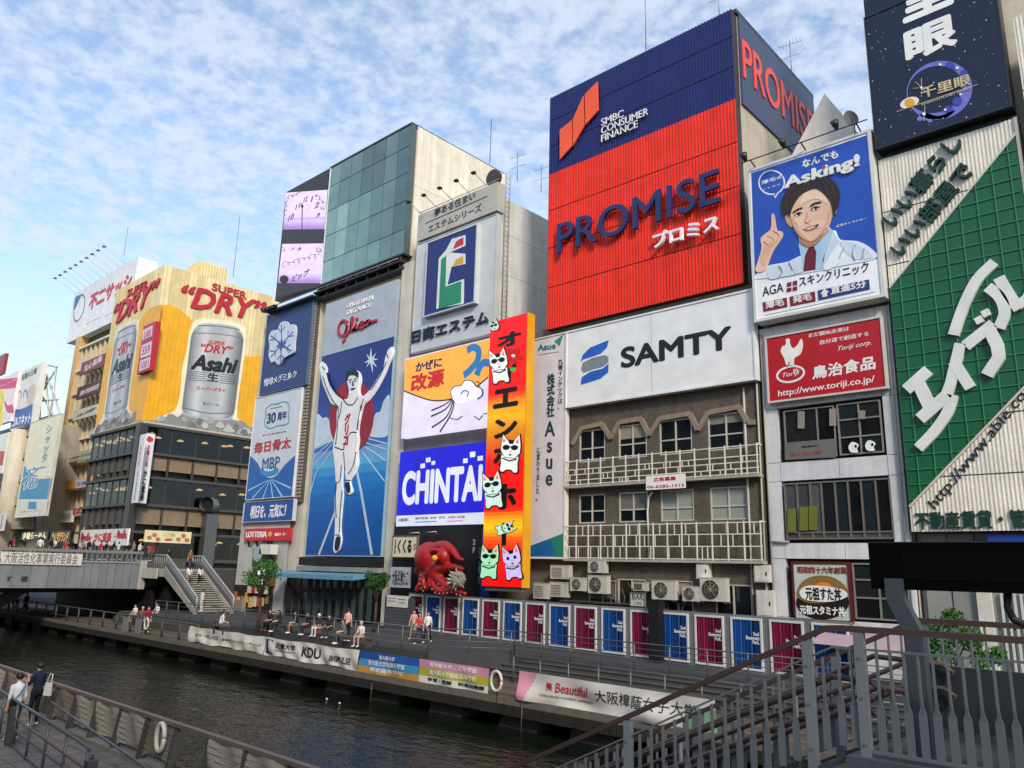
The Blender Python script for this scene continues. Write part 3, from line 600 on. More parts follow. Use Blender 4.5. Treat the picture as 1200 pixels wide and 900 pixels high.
while z < gA[1][1]:
    ua = gl+.03 if z < gA[0][1] else gl+.03+(z-gA[0][1])/(gA[1][1]-gA[0][1])*(ub-gl-.03)
    uc = ub if z > gBz else gl+.03+(z-gB[0][1])/slope
    if uc-ua > .25: pbox('grid_rail', PG, ua+.06, uc-.06, z-.014, z+.014, .07, .12, GRL, gs)
    z += .62
S = Sign('', '', '', PG, (1029, 190), (1190, 140), (1072, 623), (1200, 622), .1, None, parent=gs)
WH = mat('dde0dc'); S.t = .22
def strokes(name, lst, wpx_m, m): S.lines(name, lst, wpx_m, m, t=.26, smooth=False)
strokes('character', [[(1064, 458), (1090, 435)], [(1076, 446), (1092, 479)], [(1080, 492), (1112, 464)]], .5, WH)          # E
strokes('character', [[(1110, 466), (1116, 450), (1127, 404)], [(1119, 425), (1139, 456)]], .42, WH)                       # I
S.lines('arc_stroke', [[(1078, 526), (1097, 506), (1112, 484), (1118, 464)]], .42, WH, t=.26, smooth=True); S.lines('arc_stroke', [[(1119, 394), (1130, 362), (1146, 330), (1167, 309)]], .42, WH, t=.26, smooth=True)
S.lines('character', [[(1133, 407), (1166, 381)], [(1160, 386), (1170, 406), (1172, 420), (1158, 441)]], .46, WH, t=.26, smooth=False)   # BU
strokes('voicing_mark', [[(1147, 373), (1151, 380)], [(1155, 365), (1159, 372)]], .3, WH)
S.lines('character', [[(1159, 338), (1173, 350), (1179, 368), (1172, 386)]], .42, WH, t=.26, smooth=True); S.lines('character', [[(1172, 327), (1184, 347), (1196, 364)]], .42, WH, t=.26, smooth=True); S.lines('character', [[(1194, 360), (1206, 350), (1213, 334)]], .4, WH, t=.25, smooth=True)  # RU
DG = mat('0e3a2a')
S.text('いい暮らし', 0, 0, 0, 0, DG, quad=((1049, 270), (1132, 169), (1032.5, 256)), t=.22, bold=.02)
S.text('いい部屋で', 0, 0, 0, 0, DG, quad=((1057.8, 304), (1144.4, 201.8), (1041.3, 290.7)), t=.22, bold=.02)
S.text('http://www.able.co.jp', 0, 0, 0, 0, mat('1d2022'), quad=((1099, 600), (1222, 449), (1087, 588)), t=.06, bold=.0)
S.text('不動産賃貸・管理', 1074, 620.5, 1222, 596, DG, t=.1, base=.03, bold=.02)
for a, b in (((gl+.03, gA[0][1]), (ub, gA[1][1])), ((gl+.03, gB[0][1]), (ub, gBz))):
    vs, fs = prism(PG, [ribbon([a, b], .08)], 0, .15); mesh('edge_trim', vs, fs, mat('c9c6bb'), gs)
pbox('edge_post', PG, gr, gr+.12, gb, gt, -.9, .1, mat('b5b0a3', 'dirty'), gs)
g2 = empty('second_rental_sign', (-4.1, 36, 8), 0, 'ribbed white sign with a green lower corner, edge only, beside the large rental sign', 'billboard')
ribbed('white_cladding', PY(35.4), -4.2, 6, 5.9, 27.5, .15, .022, RW, g2, (8, 12, 16, 20, 24))
pbox('backing', PY(35.4), -4.2, 6, 5.9, 27.5, -1.2, -.02, mat('77756f'), g2); vs, fs = prism(PY(35.4), [[(-4.15, 8), (-3.2, 9), (-3.2, 20), (-4.15, 21)]], 0, .08); mesh('green_field', vs, fs, GRN, g2)
# ---- dark starry board
PSn = PY(35.3)
S = Sign('starry_board', 'dark navy starry board with white characters and a violet ring emblem above the rental sign', 'billboard', PSn, (1010, -14), (1168, -2), (1028, 172), (1184, 126), .8, mat('0d1733', 'paint', .3), mat('23262c'), .06)
S.w1 += 4; S.panel.parent = None; bpy.data.objects.remove(S.panel); 
S.panel = pbox('panel', PSn, S.u0, S.u1, S.w0, S.w1, -.8, 0, mat('0d1733', 'paint', .3), S.root)
random.seed(11)
st = []
for k in range(150):
    u = S.u0+random.random()*(S.u1-S.u0-.1); z = S.w0+random.random()*9.5; r = random.choice((.012, .016, .02, .035)); st.append([(u-r, z), (u, z-r), (u+r, z), (u, z+r)])
S.polys('painted_star', st, mat('b9c4e8'), 1, raw=True)
S.text('眼', 1062, 75, 1118.5, 14, WHITE, 2, .04); S.text('里', 1058.5, 29, 1113, -40, WHITE, 2, .04)
vi = mat('6d6fc4'); a = ell(1101, 106, 39, 34, 40, -20); b = ell(1096, 105, 33, 27, 40, -20)
ringpoly = [a[i] for i in range(40)]+[a[0]]+[b[0]]+[b[i] for i in range(39, -1, -1)]
S.poly('ring', ringpoly, vi, 1)
S.polys('ring_gem', [ell(1114, 77, 6, 4, 12, 20), ell(1130, 87, 5, 5, 12), ell(1122, 119, 6, 5, 12, -30), ell(1112, 128, 5, 4, 12)], mat('3d3fa8'), 2)
S.polys('ring_spark', [ell(1102, 76, 1.6, 1.6, 8), ell(1122, 80, 1.8, 1.8, 8), ell(1108, 129, 1.5, 1.5, 8), ell(1126, 111, 1.5, 1.5, 8), ell(1083, 134, 2, 2, 8), ell(1080, 103, 1.5, 1.5, 8)], WHITE, 3)
S.lines('star_ray', [[(1080, 92), (1080, 114)], [(1070, 104), (1090, 102)], [(1073, 96), (1087, 110)], [(1084, 124), (1083, 142)]], .02, mat('b8b4a8'), 2)
S.poly('oval_badge', ell(1066, 120.5, 11.5, 6, 20, -20), mat('e8e4d6'), 2); S.poly('badge_centre', ell(1066.5, 120.5, 6, 5, 16), mat('e2a81c'), 3)
gd = mat('c8b890')
S.text('千里眼', 0, 0, 0, 0, gd, 4, .02, quad=((1080, 116.5), (1138, 99.5), (1078.5, 104)))
S.text('SENRIGAN PLANET WORLD', 0, 0, 0, 0, mat('b8b8b8'), 3, 0, quad=((1080, 124.5), (1139, 104.5), (1079.6, 122))); S.lines('gold_line', [[(1051, 131), (1146, 99)]], .025, gd, 2)
S.poly('splash', catmull([(1076, 137), (1084, 132), (1100, 136), (1120, 129), (1108, 139), (1095, 140), (1090, 144), (1084, 140), (1077, 142)], 4), vi, 1)
pbox('support_beam', PSn, S.u0+.4, S.u1-.3, S.w0-.75, S.w0-.02, -1.6, -.5, mat('141414'), S.root)
for k in range(5): pbox('support_leg', PSn, S.u0+.7+k*1.05, S.u0+.85+k*1.05, S.w0-1.1, S.w0, -2.2, -1.8, mat('1c1c1c'), S.root)
tw = empty('rooftop_tower', (-4.5, 38, 23), 0, 'pale tower behind the starry board at the building edge', 'building')
box('wall', (-10, 37.4, 22.6), (8, 46, 40), mat('cfc8b8', 'dirty'), tw)
# potted shrub below, on the promenade
def leafcluster(c, rad, n, size, seed, squash=1.0, up=0.0):
    rnd = random.Random(seed); vs = []; fs = []
    for k in range(n):
        while True:
            p = Vector((rnd.uniform(-1, 1), rnd.uniform(-1, 1), rnd.uniform(-1, 1)))
            if p.length < 1: break
        p = p*(.55+.45*p.length)
        q = Vector(c) + Vector((p.x*rad, p.y*rad, p.z*rad*squash))
        d = Vector((rnd.uniform(-1, 1), rnd.uniform(-1, 1), rnd.uniform(-.6, .8))).normalized(); e = d.orthogonal().normalized(); f2 = d.cross(e)
        ang = rnd.uniform(0, 6.28); e, f2 = e*math.cos(ang)+f2*math.sin(ang), f2*math.cos(ang)-e*math.sin(ang); s2 = size*rnd.uniform(.6, 1.3)
        k0 = len(vs); vs += [q-e*s2, q-f2*s2*.45+d*s2*.1, q+e*s2, q+f2*s2*.45+d*s2*.1]; fs.append((k0, k0+1, k0+2, k0+3))
    return vs, fs
LEAF = mat('3f6a2c', 'leaf'); LEAFD = mat('2f5426', 'leaf'); BARK = mat('4c4038', 'concrete', bump=.5)
sb = empty('leafy_shrub', (-8.6, 33.2, 0), 0, 'bright green leafy shrub in a planter before the grey slatted wall', 'shrub')
V = []; Fc = []
for i, (dx, dz, rr2) in enumerate(((0, 2.2, .7), (-.7, 1.9, .55), (.7, 2.0, .5), (.2, 2.7, .4), (1.5, 1.5, .35), (-.3, 1.4, .6), (1.0, 1.3, .4))):
    a, b = leafcluster((-8.5+dx, 33.2, dz), rr2, 300, .095, i, .9); k = len(V); V += a; Fc += [tuple(j+k for j in f) for f in b]
mesh('foliage', V, Fc, mat('3b6a2c', 'leaf'), sb); box('planter', (-9.4, 32.8, 0), (-7.6, 33.7, .8), mat('55534f', 'concrete'), sb)
tubes('stem', [([(-8.5, 33.2, .7), (-8.5+dx, 33.2, 2)], .03) for dx in (-.5, 0, .6)], BARK, sb)

# ================================================================ Asue sign and the slim grey block behind it
sl = empty('slim_building', (-33.2, 36.2, 0), 0, 'slim grey building squeezed behind the tall lilac-white vertical sign', 'building')
box('core', (-33.6, 36.2, 0), (-28.87, 46, 18.9), mat('6f655a', 'dirty'), sl)
PAs = PY(35.6)
S = Sign('vertical_company_sign', 'tall pale vertical sign reading Asue with blue green corner beside the brick front', 'sign', PAs, (624.5, 398.5), (662, 391.5), (620.5, 653), (662, 653.5), .3, mat('d6d5de', 'paint', .35), mat('dddcd8'), .08)
dk2 = mat('24404a'); tl = mat('1f7f86')
S.text('Asue', 0, 0, 0, 0, tl, 2, .02, quad=((630.5, 411.5), (651.5, 408.5), (630.5, 404))); S.poly('arrow_emblem', [(650, 400), (660, 392.5), (656, 405.5)], mat('138a86'), 2); S.lines('tagline', [[(631, 416), (655, 412)]], .04, mat('8a8aa0'), 1)
S.text('丸善インテックは、', 653.5, 480, 660, 420, dk2, 2, 0, vertical=True); S.text('株式会社', 640.5, 489.5, 650.5, 437, dk2, 2, .03, vertical=True)
S.text('Asue', 0, 0, 0, 0, dk2, 2, .02, vertical=True, line=.78, quad=((637.3, 569), (649.5, 569), (638.8, 494))); S.text('に変わりました。', 628, 587, 633.5, 524, dk2, 2, 0, vertical=True)
S.poly('corner_wedge', [(621, 640), (660.5, 625), (661.5, 652.5), (621, 652)], mat('1461a8'), 1); S.poly('corner_tip', [(645, 631), (660.5, 625), (661.5, 652.5), (652, 652.4)], mat('12806a'), 2)

# ================================================================ projecting vertical LED sign with cats
PL = PY(33.9)
vl = Sign('vertical_screen', 'tall bright red and yellow screen with white cats and black characters in a yellow case', 'screen', PL, (575, 378), (617.8, 366.7), (564.5, 687), (612, 688), .62, mat('e2a012'))
LR, LY, LO, LK, LW, LM = mat('ff1408', 'led'), mat('ffcc10', 'led'), mat('ff7a10', 'led'), mat('080404', 'led'), mat('f4fbf6', 'led'), mat('b9f0e0', 'led')
def band(f0, f1, m): vl.rect('screen_band', (0, f0), (1, f1), m, 1)
bands = [(0, .13, LR), (.13, .18, mat('ff3a10', 'led')), (.18, .22, LY), (.22, .25, mat('ff9a10', 'led')), (.25, .47, LR), (.47, .49, mat('ff4a10', 'led')), (.49, .535, mat('f08a12', 'led')), (.535, .60, LO), (.60, .665, mat('ffb010', 'led')), (.665, .70, mat('ff6a10', 'led')), (.70, 1, LR)]
def mixc(a, b, t): return tuple(a[i]*(1-t)+b[i]*t for i in range(3))
gst = [(0, 'ff0c08'), (.12, 'ff1408'), (.165, 'ff5a10'), (.21, 'ffd016'), (.235, 'ffb010'), (.27, 'ff2008'), (.3, 'ff1008'), (.45, 'ff1408'), (.49, 'f05010'), (.55, 'e88a14'), (.62, 'ffc018'), (.665, 'ff9a10'), (.70, 'ff2a08'), (.73, 'ff1008'), (1, 'ff1008')]
for k in range(80):
    f0 = (k+.5)/80
    for (a, ca2), (b, cb2) in zip(gst, gst[1:]):
        if a <= f0 <= b: band(k/80, (k+1)/80, mat(tuple(round(v, 3) for v in mixc(lin(ca2), lin(cb2), (f0-a)/(b-a))), 'led')); break
for ch, a in (('オ', (583, 409, 611, 386)), ('イ', (584, 452, 606, 425)), ('エ', (578, 480, 608, 452)), ('ン', (579, 515, 607, 488)), ('ボ', (578, 548, 606, 517)), ('ホ', (577, 598, 606, 566)), ('ー', (588, 640, 594, 612))):
    vl.text(ch, *a, LK, 3, .05)
def cat(cx, cy, s2, tilt=0, m=LW, body=True, shades=True):
    c, sn = math.cos(R(tilt)), math.sin(R(tilt)); T = lambda P: [(cx+(x*c-y*sn)*s2, cy+(x*sn+y*c)*s2) for x, y in P]
    head = [(-10, 2), (-10, -6), (-9, -16), (-4, -10), (4, -10), (9, -17), (11, -6), (11, 3), (6, 9), (-5, 9)]
    if body:
        vl.poly('cat_outline', T([(-9, 6), (9, 6), (10, 16), (11, 25), (6, 27), (3, 24), (-3, 24), (-6, 27), (-11, 25), (-10, 16)]), LK, 4, smooth=True); vl.poly('cat_body', T([(-8, 6), (8, 6), (9, 16), (9.5, 24), (6, 25), (3, 22.5), (-3, 22.5), (-6, 25), (-9.5, 24), (-9, 16)]), m, 5, smooth=True)
    vl.poly('cat_outline', T([(x*1.08, y*1.08) for x, y in head]), LK, 6, smooth=False); vl.poly('cat_head', T(head), m, 7)
    vl.polys('cat_ear', [T([(-8.3, -12.5), (-5.5, -8.5), (-8.5, -7)]), T([(8.5, -13), (5.5, -8.5), (9, -7)])], mat('f06a7a', 'led'), 8)
    if shades: vl.polys('cat_glasses', [T(ell(-4.5, -2, 4, 3, 10, -10)), T(ell(5, -2.5, 4, 3, 10, -10)), T([(-2, -3.4), (2, -3.8), (2, -2.6), (-2, -2.2)])], LK, 8); 
    else: vl.polys('cat_eye', [T(ell(-4, -1, 1.8, 2.2, 10)), T(ell(5, -1.5, 1.8, 2.2, 10))], LK, 8)
    vl.polys('cat_nose', [T(ell(.6, 2.2, 1, .8, 8))], mat('e04a5a', 'led'), 8); vl.polys('cat_mouth', [T([(-2, 4.6), (0, 5.6), (.6, 4.4), (1.4, 5.6), (3.4, 4.2), (.8, 7.4)])], LK, 8)
    vl.poly('cat_spot', T([(-3, -10), (4, -10), (3, -6.5), (-1, -6)]), LK, 8)
    if body: vl.poly('cat_collar', T([(-8, 9.5), (0, 12), (8, 9.5), (8, 11), (0, 13.5), (-8, 11)]), LK, 8)
cat(585, 425, .95, -8); cat(599, 527, 1.05, 5); cat(577.5, 570, 1.0, -6, mat('d9f4e8', 'led')); cat(574.5, 654, .95, 4, mat('a8eec0', 'led')); cat(600.5, 655, .95, -8, mat('d0c4f4', 'led'), shades=False); 
cat(596, 618, .55, 70, mat('c8f0d8', 'led'), body=True); cat(580, 383, .5, -15, LM, body=False)
vl.polys('flower_petal', [ell(602+7*math.cos(t), 417+6.5*math.sin(t), 4, 3.4, 10) for t in (0.3, 1.55, 2.8, 4.1, 5.3)], mat('c80f14', 'led'), 5); vl.poly('flower_centre', ell(602, 417, 1.6, 1.6, 10), LW, 6); vl.poly('green_leaf', ell(601.5, 433, 3, 2.5, 10), mat('22c040', 'led'), 6)
pbox('case_side', PL, vl.u1, vl.u1+.06, vl.w0-.02, vl.w1+.02, -.62, .03, mat('e0a010'), vl.root); pbox('case_foot', PL, vl.u0+.2, vl.u1-.1, vl.w0-.25, vl.w0, -.5, -.1, mat('5a5a58'), vl.root)
for z in (5, 9, 13, 17): tube('bracket', [(vl.u0+.4, 34.5, z), (vl.u0+.4, 36.3, z)], .06, DARK, vl.root)

# ================================================================ real-estate sign building
el, er = -43.85, -35.15
side = onX(642, 236, er)
eb = empty('pale_building', (el, 36, 0), 0, 'pale grey building with flag emblem sign, rooftop lamps and a tall ladder', 'building')
box('core', (el, 36.05, 0), (er, 46.5, 29.6), mat('d6d6d3', 'dirty', .6), eb)
for k in range(9): box('wall_joint', (er, 36.1, 2.9+k*3.0), (er+.004, 46.4, 2.93+k*3.0), mat('8a8a86'), eb)
wall_holes('wall', PY(35.96), el, er, 3, 19.4, [(el+1.2+k*2.2, el+2.9+k*2.2, 13.05, 14.2) for k in range(4)], .35, mat('7b7770', 'dirty'), eb)
for k in range(4): window(PY(35.96), el+1.2+k*2.2, el+2.9+k*2.2, 13.05, 14.2, eb, mat('4a4a48'), GLASS, (.5,), (), rec=.25)
LDR = mat('a08f80', 'metal', .6, .2); lu = -34.95
for y in (36.5, 36.95): tube('ladder_stile', [(lu, y, 18.6), (lu, y, 31.4)], .03, LDR, eb, 6)
for k in range(34): tube('ladder_rung', [(lu, 36.5, 18.8+k*.37), (lu, 36.95, 18.8+k*.37)], .02, LDR, eb, 5)
PE = PY(35.55)
S = Sign('estate_sign', 'white sign with navy flag emblem and grey header above dark raised Japanese characters', 'sign', PE, (490, 287), (584.5, 250), (482.5, 414), (575.5, 389), .45, mat('c6cacd', 'paint', .4), mat('b9bcbd'), .06)
hd = Sign('', '', '', PY(35.4), (489.5, 255), (582.5, 210.5), (489, 284), (583.5, 244.5), .75, mat('b4b1a9', 'paint', .5), parent=S.root, panel='header_panel')
tk = mat('33322f'); hd.text('夢ある住まい', 0, 0, 0, 0, tk, 2, .01, quad=((509.5, 254.5), (557, 233), (509.5, 245.5))); hd.text('エステムシリーズ', 0, 0, 0, 0, tk, 2, .01, quad=((502, 273), (564.5, 247), (502, 264.5))); hd.lines('rule_line', [[(498.5, 262), (571, 230)]], .05, tk, 2)
bx = Sign('', '', '', PY(35.2), (501.3, 286.4), (558.3, 263.1), (497.2, 370.7), (555.9, 353), .35, mat('1c2c72'), mat('c3c7ca'), .1, parent=S.root, panel='emblem_panel')
wt = mat('dfe3e2'); gn = mat('1b8a62')
bx.poly('emblem_white', [(511.5, 362), (514.5, 303), (523, 293), (530, 280), (545.5, 275.5), (545.5, 288), (527.5, 296), (545.5, 297.5), (545.5, 309.5), (529, 313), (524.5, 334), (544, 327), (543.5, 356)], wt, 2)
bx.poly('emblem_green', [(514.5, 362), (517.5, 304), (523.5, 299.5), (523, 313), (522.5, 336), (541, 329.5), (540.5, 354.5)], gn, 3); bx.poly('emblem_red', [(531.5, 292), (535, 283), (543.5, 278), (543.5, 286.5)], mat('c23038'), 3); bx.poly('emblem_gold', [(531, 312), (535, 304), (543.5, 300), (543.5, 308.5)], mat('d8a832'), 3)
S.text('日商エステム', 483.5, 402.5, 574.5, 363, mat('262e48'), t=.16, base=.03, bold=.012)
for k in range(5):
    u = hd.u0+.2+k*1.75; tube('lamp_arm', [(u, 35.8, hd.w1), (u-.25, 34.5, hd.w1+.75)], .03, mat('a49c90'), S.root, 6); box('lamp_head', (u-.42, 34.3, hd.w1+.68), (u-.12, 34.55, hd.w1+.82), DARK, S.root)
tube('lamp_rail', [(hd.u0-.2, 35.6, hd.w1+.3), (hd.u1, 35.6, hd.w1+.3)], .03, mat('8a8a86'), S.root, 6)
rf = empty('roof_drum', (er-1.2, 37, 29.6), 0, 'dark round tank lid standing on the pale roof beside the ladder', 'tank'); vs, fs = tubev([(er-1.3, 36.6, 31.6), (er-1.3, 37.0, 31.6)], .62, 20); mesh('drum', vs, fs, mat('3b322c'), rf); tube('stand', [(er-1.3, 36.8, 29.5), (er-1.3, 36.8, 31.2)], .08, STEEL, rf)
# ---- two screens on it
PK = PY(35.3)
S = Sign('medicine_screen', 'orange and lilac video screen reading medicine name with blue ribbon and wind lines', 'screen', PK, (474.5, 421), (574.6, 395.7), (470.8, 512.8), (570, 500), .5, mat('ece4fb', 'led'))
S.poly('orange_field', [(474.8, 422), (574.3, 397), (572.5, 442)] + catmull([(572.5, 442), (552, 458), (530, 467), (508, 469), (490, 464), (473.3, 458)], 4, False), mat('ffb648', 'led'), 1)
S.lines('black_edge', [[(572.3, 442), (552, 458), (530, 467.5), (508, 469.5), (490, 464.5), (473.5, 458)]], .09, mat('20140c', 'led'), 2, smooth=True)
S.text('かぜに', 487, 436.5, 518.5, 418.5, mat('2a2360', 'led'), 3, .03); S.text('改源', 481.5, 460, 521.5, 431, mat('c8202a', 'led'), 3, .04)
S.lines('wind_line', [[(531, 467), (520, 475), (506, 481)], [(531, 468), (522, 480), (505.5, 488)], [(532, 468), (524, 488), (506.5, 501)], [(533, 468), (529, 485), (516, 506)]], .05, mat('2a2024', 'led'), 3, smooth=True, w1=.11)
RB = mat('2f78b8', 'led')
S.lines('blue_ribbon', [[(544, 440), (552, 433), (560, 422), (561, 411), (555, 407), (548, 411)], [(559, 440), (563, 430), (568, 425), (574, 426)]], .5, RB, 4, smooth=True)
S.lines('swirl_line', [[(558, 447), (563, 449)], [(560, 452), (563, 453)], [(567, 485), (571, 485)], [(528, 490), (536, 492), (542, 488)], [(556, 488), (562, 492), (566, 487)]], .06, mat('2a2024', 'led'), 3)
S.polys('wind_puff', [catmull([(x*1.0, y*1.0) for x, y in P], 4) for P in ([(530, 466), (529, 459), (534, 453), (541, 452), (546, 446), (554, 447), (559, 453), (565, 456), (566, 463), (560, 468), (552, 468), (545, 472), (536, 472)],)], mat('fbf8ff', 'led'), 5); S.lines('puff_edge', [[(531, 467), (529, 459), (534, 453), (541, 452), (546, 446), (554, 447), (559, 453), (565, 456), (566, 463), (560, 468)], [(541, 462), (545, 458), (550, 460), (548, 465)]], .06, mat('2a2360', 'led'), 6, smooth=True)
S = Sign('rental_screen', 'royal blue video screen reading CHINTAI in wide white letters over the octopus', 'screen', PK, (469, 530.5), (571, 516.5), (464.3, 617.4), (568, 613.6), .5, mat('2020d8', 'led'))
lw = mat('e4e8f4', 'led'); S.rect('white_strip', (0, 0), (1, .14), mat('dfe4f2', 'led'), 1)
S.text('CHINTAI', 470.5, 592.5, 566, 543.5, lw, 2, .04); 
for a in ((493, 549, 498, 543), (499.5, 542, 504.5, 536), (543, 543, 548, 537), (551, 536, 557, 529), (506, 545, 510, 540), (560, 540, 566, 534)): S.poly('letter_block', [(a[0], a[1]), (a[2], a[1]-.7), (a[2], a[3]), (a[0], a[3]+.7)], lw, 2)
S.text('お部屋探し', 467, 611.5, 480, 607, mat('40485a', 'led'), 3); S.text('物件情報  検索  賃貸  全国の店舗', 487, 609, 545, 604, mat('5a6478', 'led'), 3); S.lines('colour_bar', [[(487, 612), (512, 611)]], .08, mat('5a9ac8', 'led'), 3); S.lines('colour_bar', [[(524, 611), (543, 610)]], .08, mat('e08aa8', 'led'), 3)
# ---- black shop front below the screens
sf = empty('octopus_shopfront', (el, 35.5, 0), 0, 'black snack shop front with 2F lettering behind the octopus', 'shop')
box('wall', (el+.2, 35.35, 0), (-34.1, 35.95, 7.0), mat('17181a', 'paint', .6), sf)
S = Sign('', '', '', PY(35.33), (460, 620), (565, 620), (460, 690), (565, 690), .1, None, parent=sf); S.text('2', 554, 638.5, 557.5, 632, mat('b8b8b4'), 1, .03); S.text('F', 554, 648, 557, 641, mat('b8b8b4'), 1, .03)
box('blue_banner', (-34.6, 34.9, .9), (-33.9, 35.05, 6.4), mat('1d3f7a'), sf); S2 = Sign('', '', '', PY(34.88), (560, 640), (566, 640), (560, 690), (566, 690), .1, None, parent=sf); S2.text('たこ焼き', 560, 684, 564, 640, mat('7fa8d8'), 1, 0, vertical=True)
for x0, y0 in ((480, 625), (500, 624)): tube('lamp_arm', [tuple(onY(x0+12, y0+3, 35.3)), tuple(onY(x0+11, y0-1, 34.7)), tuple(onY(x0, y0, 34.6))], .035, mat('b9b6ae'), sf, 6)
S = Sign('brush_lettered_sign', 'cream shop sign with thick black brush characters beside the octopus', 'sign', PY(34.6), (461, 629), (489, 628), (460, 652.5), (488, 652.5), .15, mat('d6d0b8'), mat('6a6250'), .05)
S.text('くくる', 465.5, 648.5, 483, 632, BLACK, 1, .05); S.text('道頓堀', 462, 649, 464.5, 632, mat('3a342c'), 1, 0, vertical=True); S.text('本店', 484.5, 645, 487.5, 637, mat('a03a30'), 1, .02, vertical=True)
S = Sign('striped_shop_sign', 'grey striped sign with dark brush characters below the cream shop sign', 'sign', PY(34.6), (457.5, 665), (480.5, 664), (456.5, 688), (479.5, 689), .12, mat('a9adb4'))
S.text('大阪名物たこ', 459, 686, 479, 668, mat('33373e'), 1, .02); 
S = Sign('menu_notice', 'white paper notices fixed above the grey shutter panel', 'sign', PY(33.9), (453.5, 697.5), (477.5, 698.5), (453, 711), (477, 712), .1, mat('cfcdc6')); S.lines('print_line', [[(455, 701), (464, 701.3)], [(455, 704), (463, 704.3)], [(467, 702), (475, 702.5)], [(467, 706), (474, 706.5)]], .03, mat('5a5a5a'), 1)
ro_ = empty('roller_shutter', (-42.4, 34.1, 0), 0, 'grey roller shutter at the left end of the poster fence', 'shutter'); box('frame', (-42.5, 34.0, 0), (-39.85, 34.35, 2.1), mat('4a4e52', 'metal', .5, .3), ro_)
for k in range(10): box('slat', (-42.4, 33.95-.01*(k % 2), .02+k*.2), (-39.95, 34.0, .2+k*.2), mat('565a60', 'metal', .5, .3), ro_)
# ================================================================ glass-fronted building with the runner sign
gl0, gr0 = -56.58, -45.25
gbz = 27.85; gtz = 39.15
gb_ = empty('glass_building', (gl0, 36, 0), 0, 'cream building with overhanging glass upper storeys above the runner sign', 'building')
box('core', (gl0, 36.6, 0), (gr0, 47, 38.9), mat('d6cfbc', 'dirty', .7), gb_)
CP = mat('e0d9c6', 'dirty', .7)
for k in range(7):
    y0 = 36.62+k*1.5; 
    for zz in ((gbz-.7, 33.9), (33.93, 39.2)): box('cladding_panel', (gr0, y0, zz[0]), (gr0+.06, y0+1.48, zz[1]), CP, gb_)
box('corner_pillar', (gr0-.0, 35.9, 0), (gr0+1.35, 37, 26.9), mat('cfcabd', 'dirty', .7), gb_)
box('roof_edge', (gl0-.05, 35.95, gtz), (gr0+.02, 47, gtz+.16), mat('2c2f33'), gb_)
FG = PY(36.0)
GT = [mat('7c9c98', 'glass', .04, .35), mat('8aaaa4', 'glass', .05, .35), mat('6c8a8a', 'glass', .04, .35), mat('9cbab2', 'glass', .06, .35), mat('5c7678', 'glass', .04, .35)]
rowz = [gbz, gbz+2.1, gbz+4.55, gbz+7.0, gbz+9.4, gtz]; random.seed(21)
cw = (gr0-gl0)/7
for j in range(5):
    for i in range(7):
        pick = GT[[1, 3, 0, 0, 2, 2, 4][i]] if j in (1, 2) else GT[[3, 1, 1, 0, 0, 2, 2][i]] if j == 0 else GT[[0, 2, 2, 4, 4, 2, 4][i]]
        pbox('glass_pane', FG, gl0+i*cw+.03, gl0+(i+1)*cw-.03, rowz[j]+.03, rowz[j+1]-.03, -.3, random.uniform(-.008, .008), pick, gb_)
for i in range(8): pbox('mullion', FG, gl0+i*cw-.03, gl0+i*cw+.03, gbz, gtz, -.5, -.06 if 0 < i < 7 else .06, mat('4c5a5a') if i else WHITE, gb_)
for j in range(6): pbox('transom', FG, gl0, gr0, rowz[j]-.025, rowz[j]+.025, -.5, -.055, mat('3d4a4b'), gb_)
# service gallery below the glass
for dz, n1, m2 in ((-.12, .35, mat('1d1e1f')), (-.75, .55, mat('2c2d2d')), (-1.2, .2, mat('3a3a38'))): pbox('gallery_beam', FG, gl0-.2, gr0+.3, gbz+dz-.16, gbz+dz, -.6, n1, m2, gb_)
for k in range(9): pbox('gallery_strut', FG, gl0+k*1.4, gl0+k*1.4+.08, gbz-1.3, gbz-.28, -.5, .3, mat('4d4d4a'), gb_)
tube('gallery_rail', [(gl0-8, 35.2, gbz-.75), (gr0+.3, 35.2, gbz-.75)], .05, mat('9a9a94', 'metal'), gb_, 6)
for k in range(3): box('projector', (gl0-7.9+k*.8, 34.9, gbz-1.1), (gl0-7.3+k*.8, 35.3, gbz-.8), BLACK, gb_)
pbox('gallery_floor', FG, gl0-7.5, gl0, gbz-1.2, gbz-1.05, 0, .8, mat('3a3a38'), gb_)
# ---- clock screen at the left of the glass
PP = PY(35.95)
S = Sign('clock_screen', 'tall screen showing a lilac clock face and handwriting in two bright bands', 'screen', PP, (334.8, 225), (386, 198), (323, 350), (375.5, 335), .7, mat('1b1618', 'paint', .4), None)
LL = mat('f0dcfa', 'led'); LL2 = mat('d8b8f6', 'led'); LK2 = mat('20141e', 'led'); DKL = mat('16121a', 'led')
S.poly('dark_top', [(335.2, 226), (385.5, 199.5), (384, 222), (335.3, 226.5)], mat('2a2422', 'led'), 1)
S.poly('bright_band', [(335.4, 226), (384, 222.5), (380.5, 268.5), (332.5, 269)], LL, 2); S.poly('band_shade', [(333.2, 256), (381.6, 254), (380.5, 268.5), (332.4, 269)], LL2, 3)
S.poly('bright_band', [(331, 286), (379, 285.3), (376, 331.8), (326, 331.8)], LL, 2); S.poly('band_shade', [(327.2, 322), (376.8, 321), (376, 331.8), (326, 331.8)], LL2, 3)
S.poly('dark_band', [(332.4, 269), (380.4, 268.5), (379, 285.3), (331, 286)], mat('2e2928', 'led'), 2); S.poly('dark_band', [(326, 331.8), (376, 331.8), (375.2, 335.8), (323.4, 348.5)], mat('2e2928', 'led'), 2)
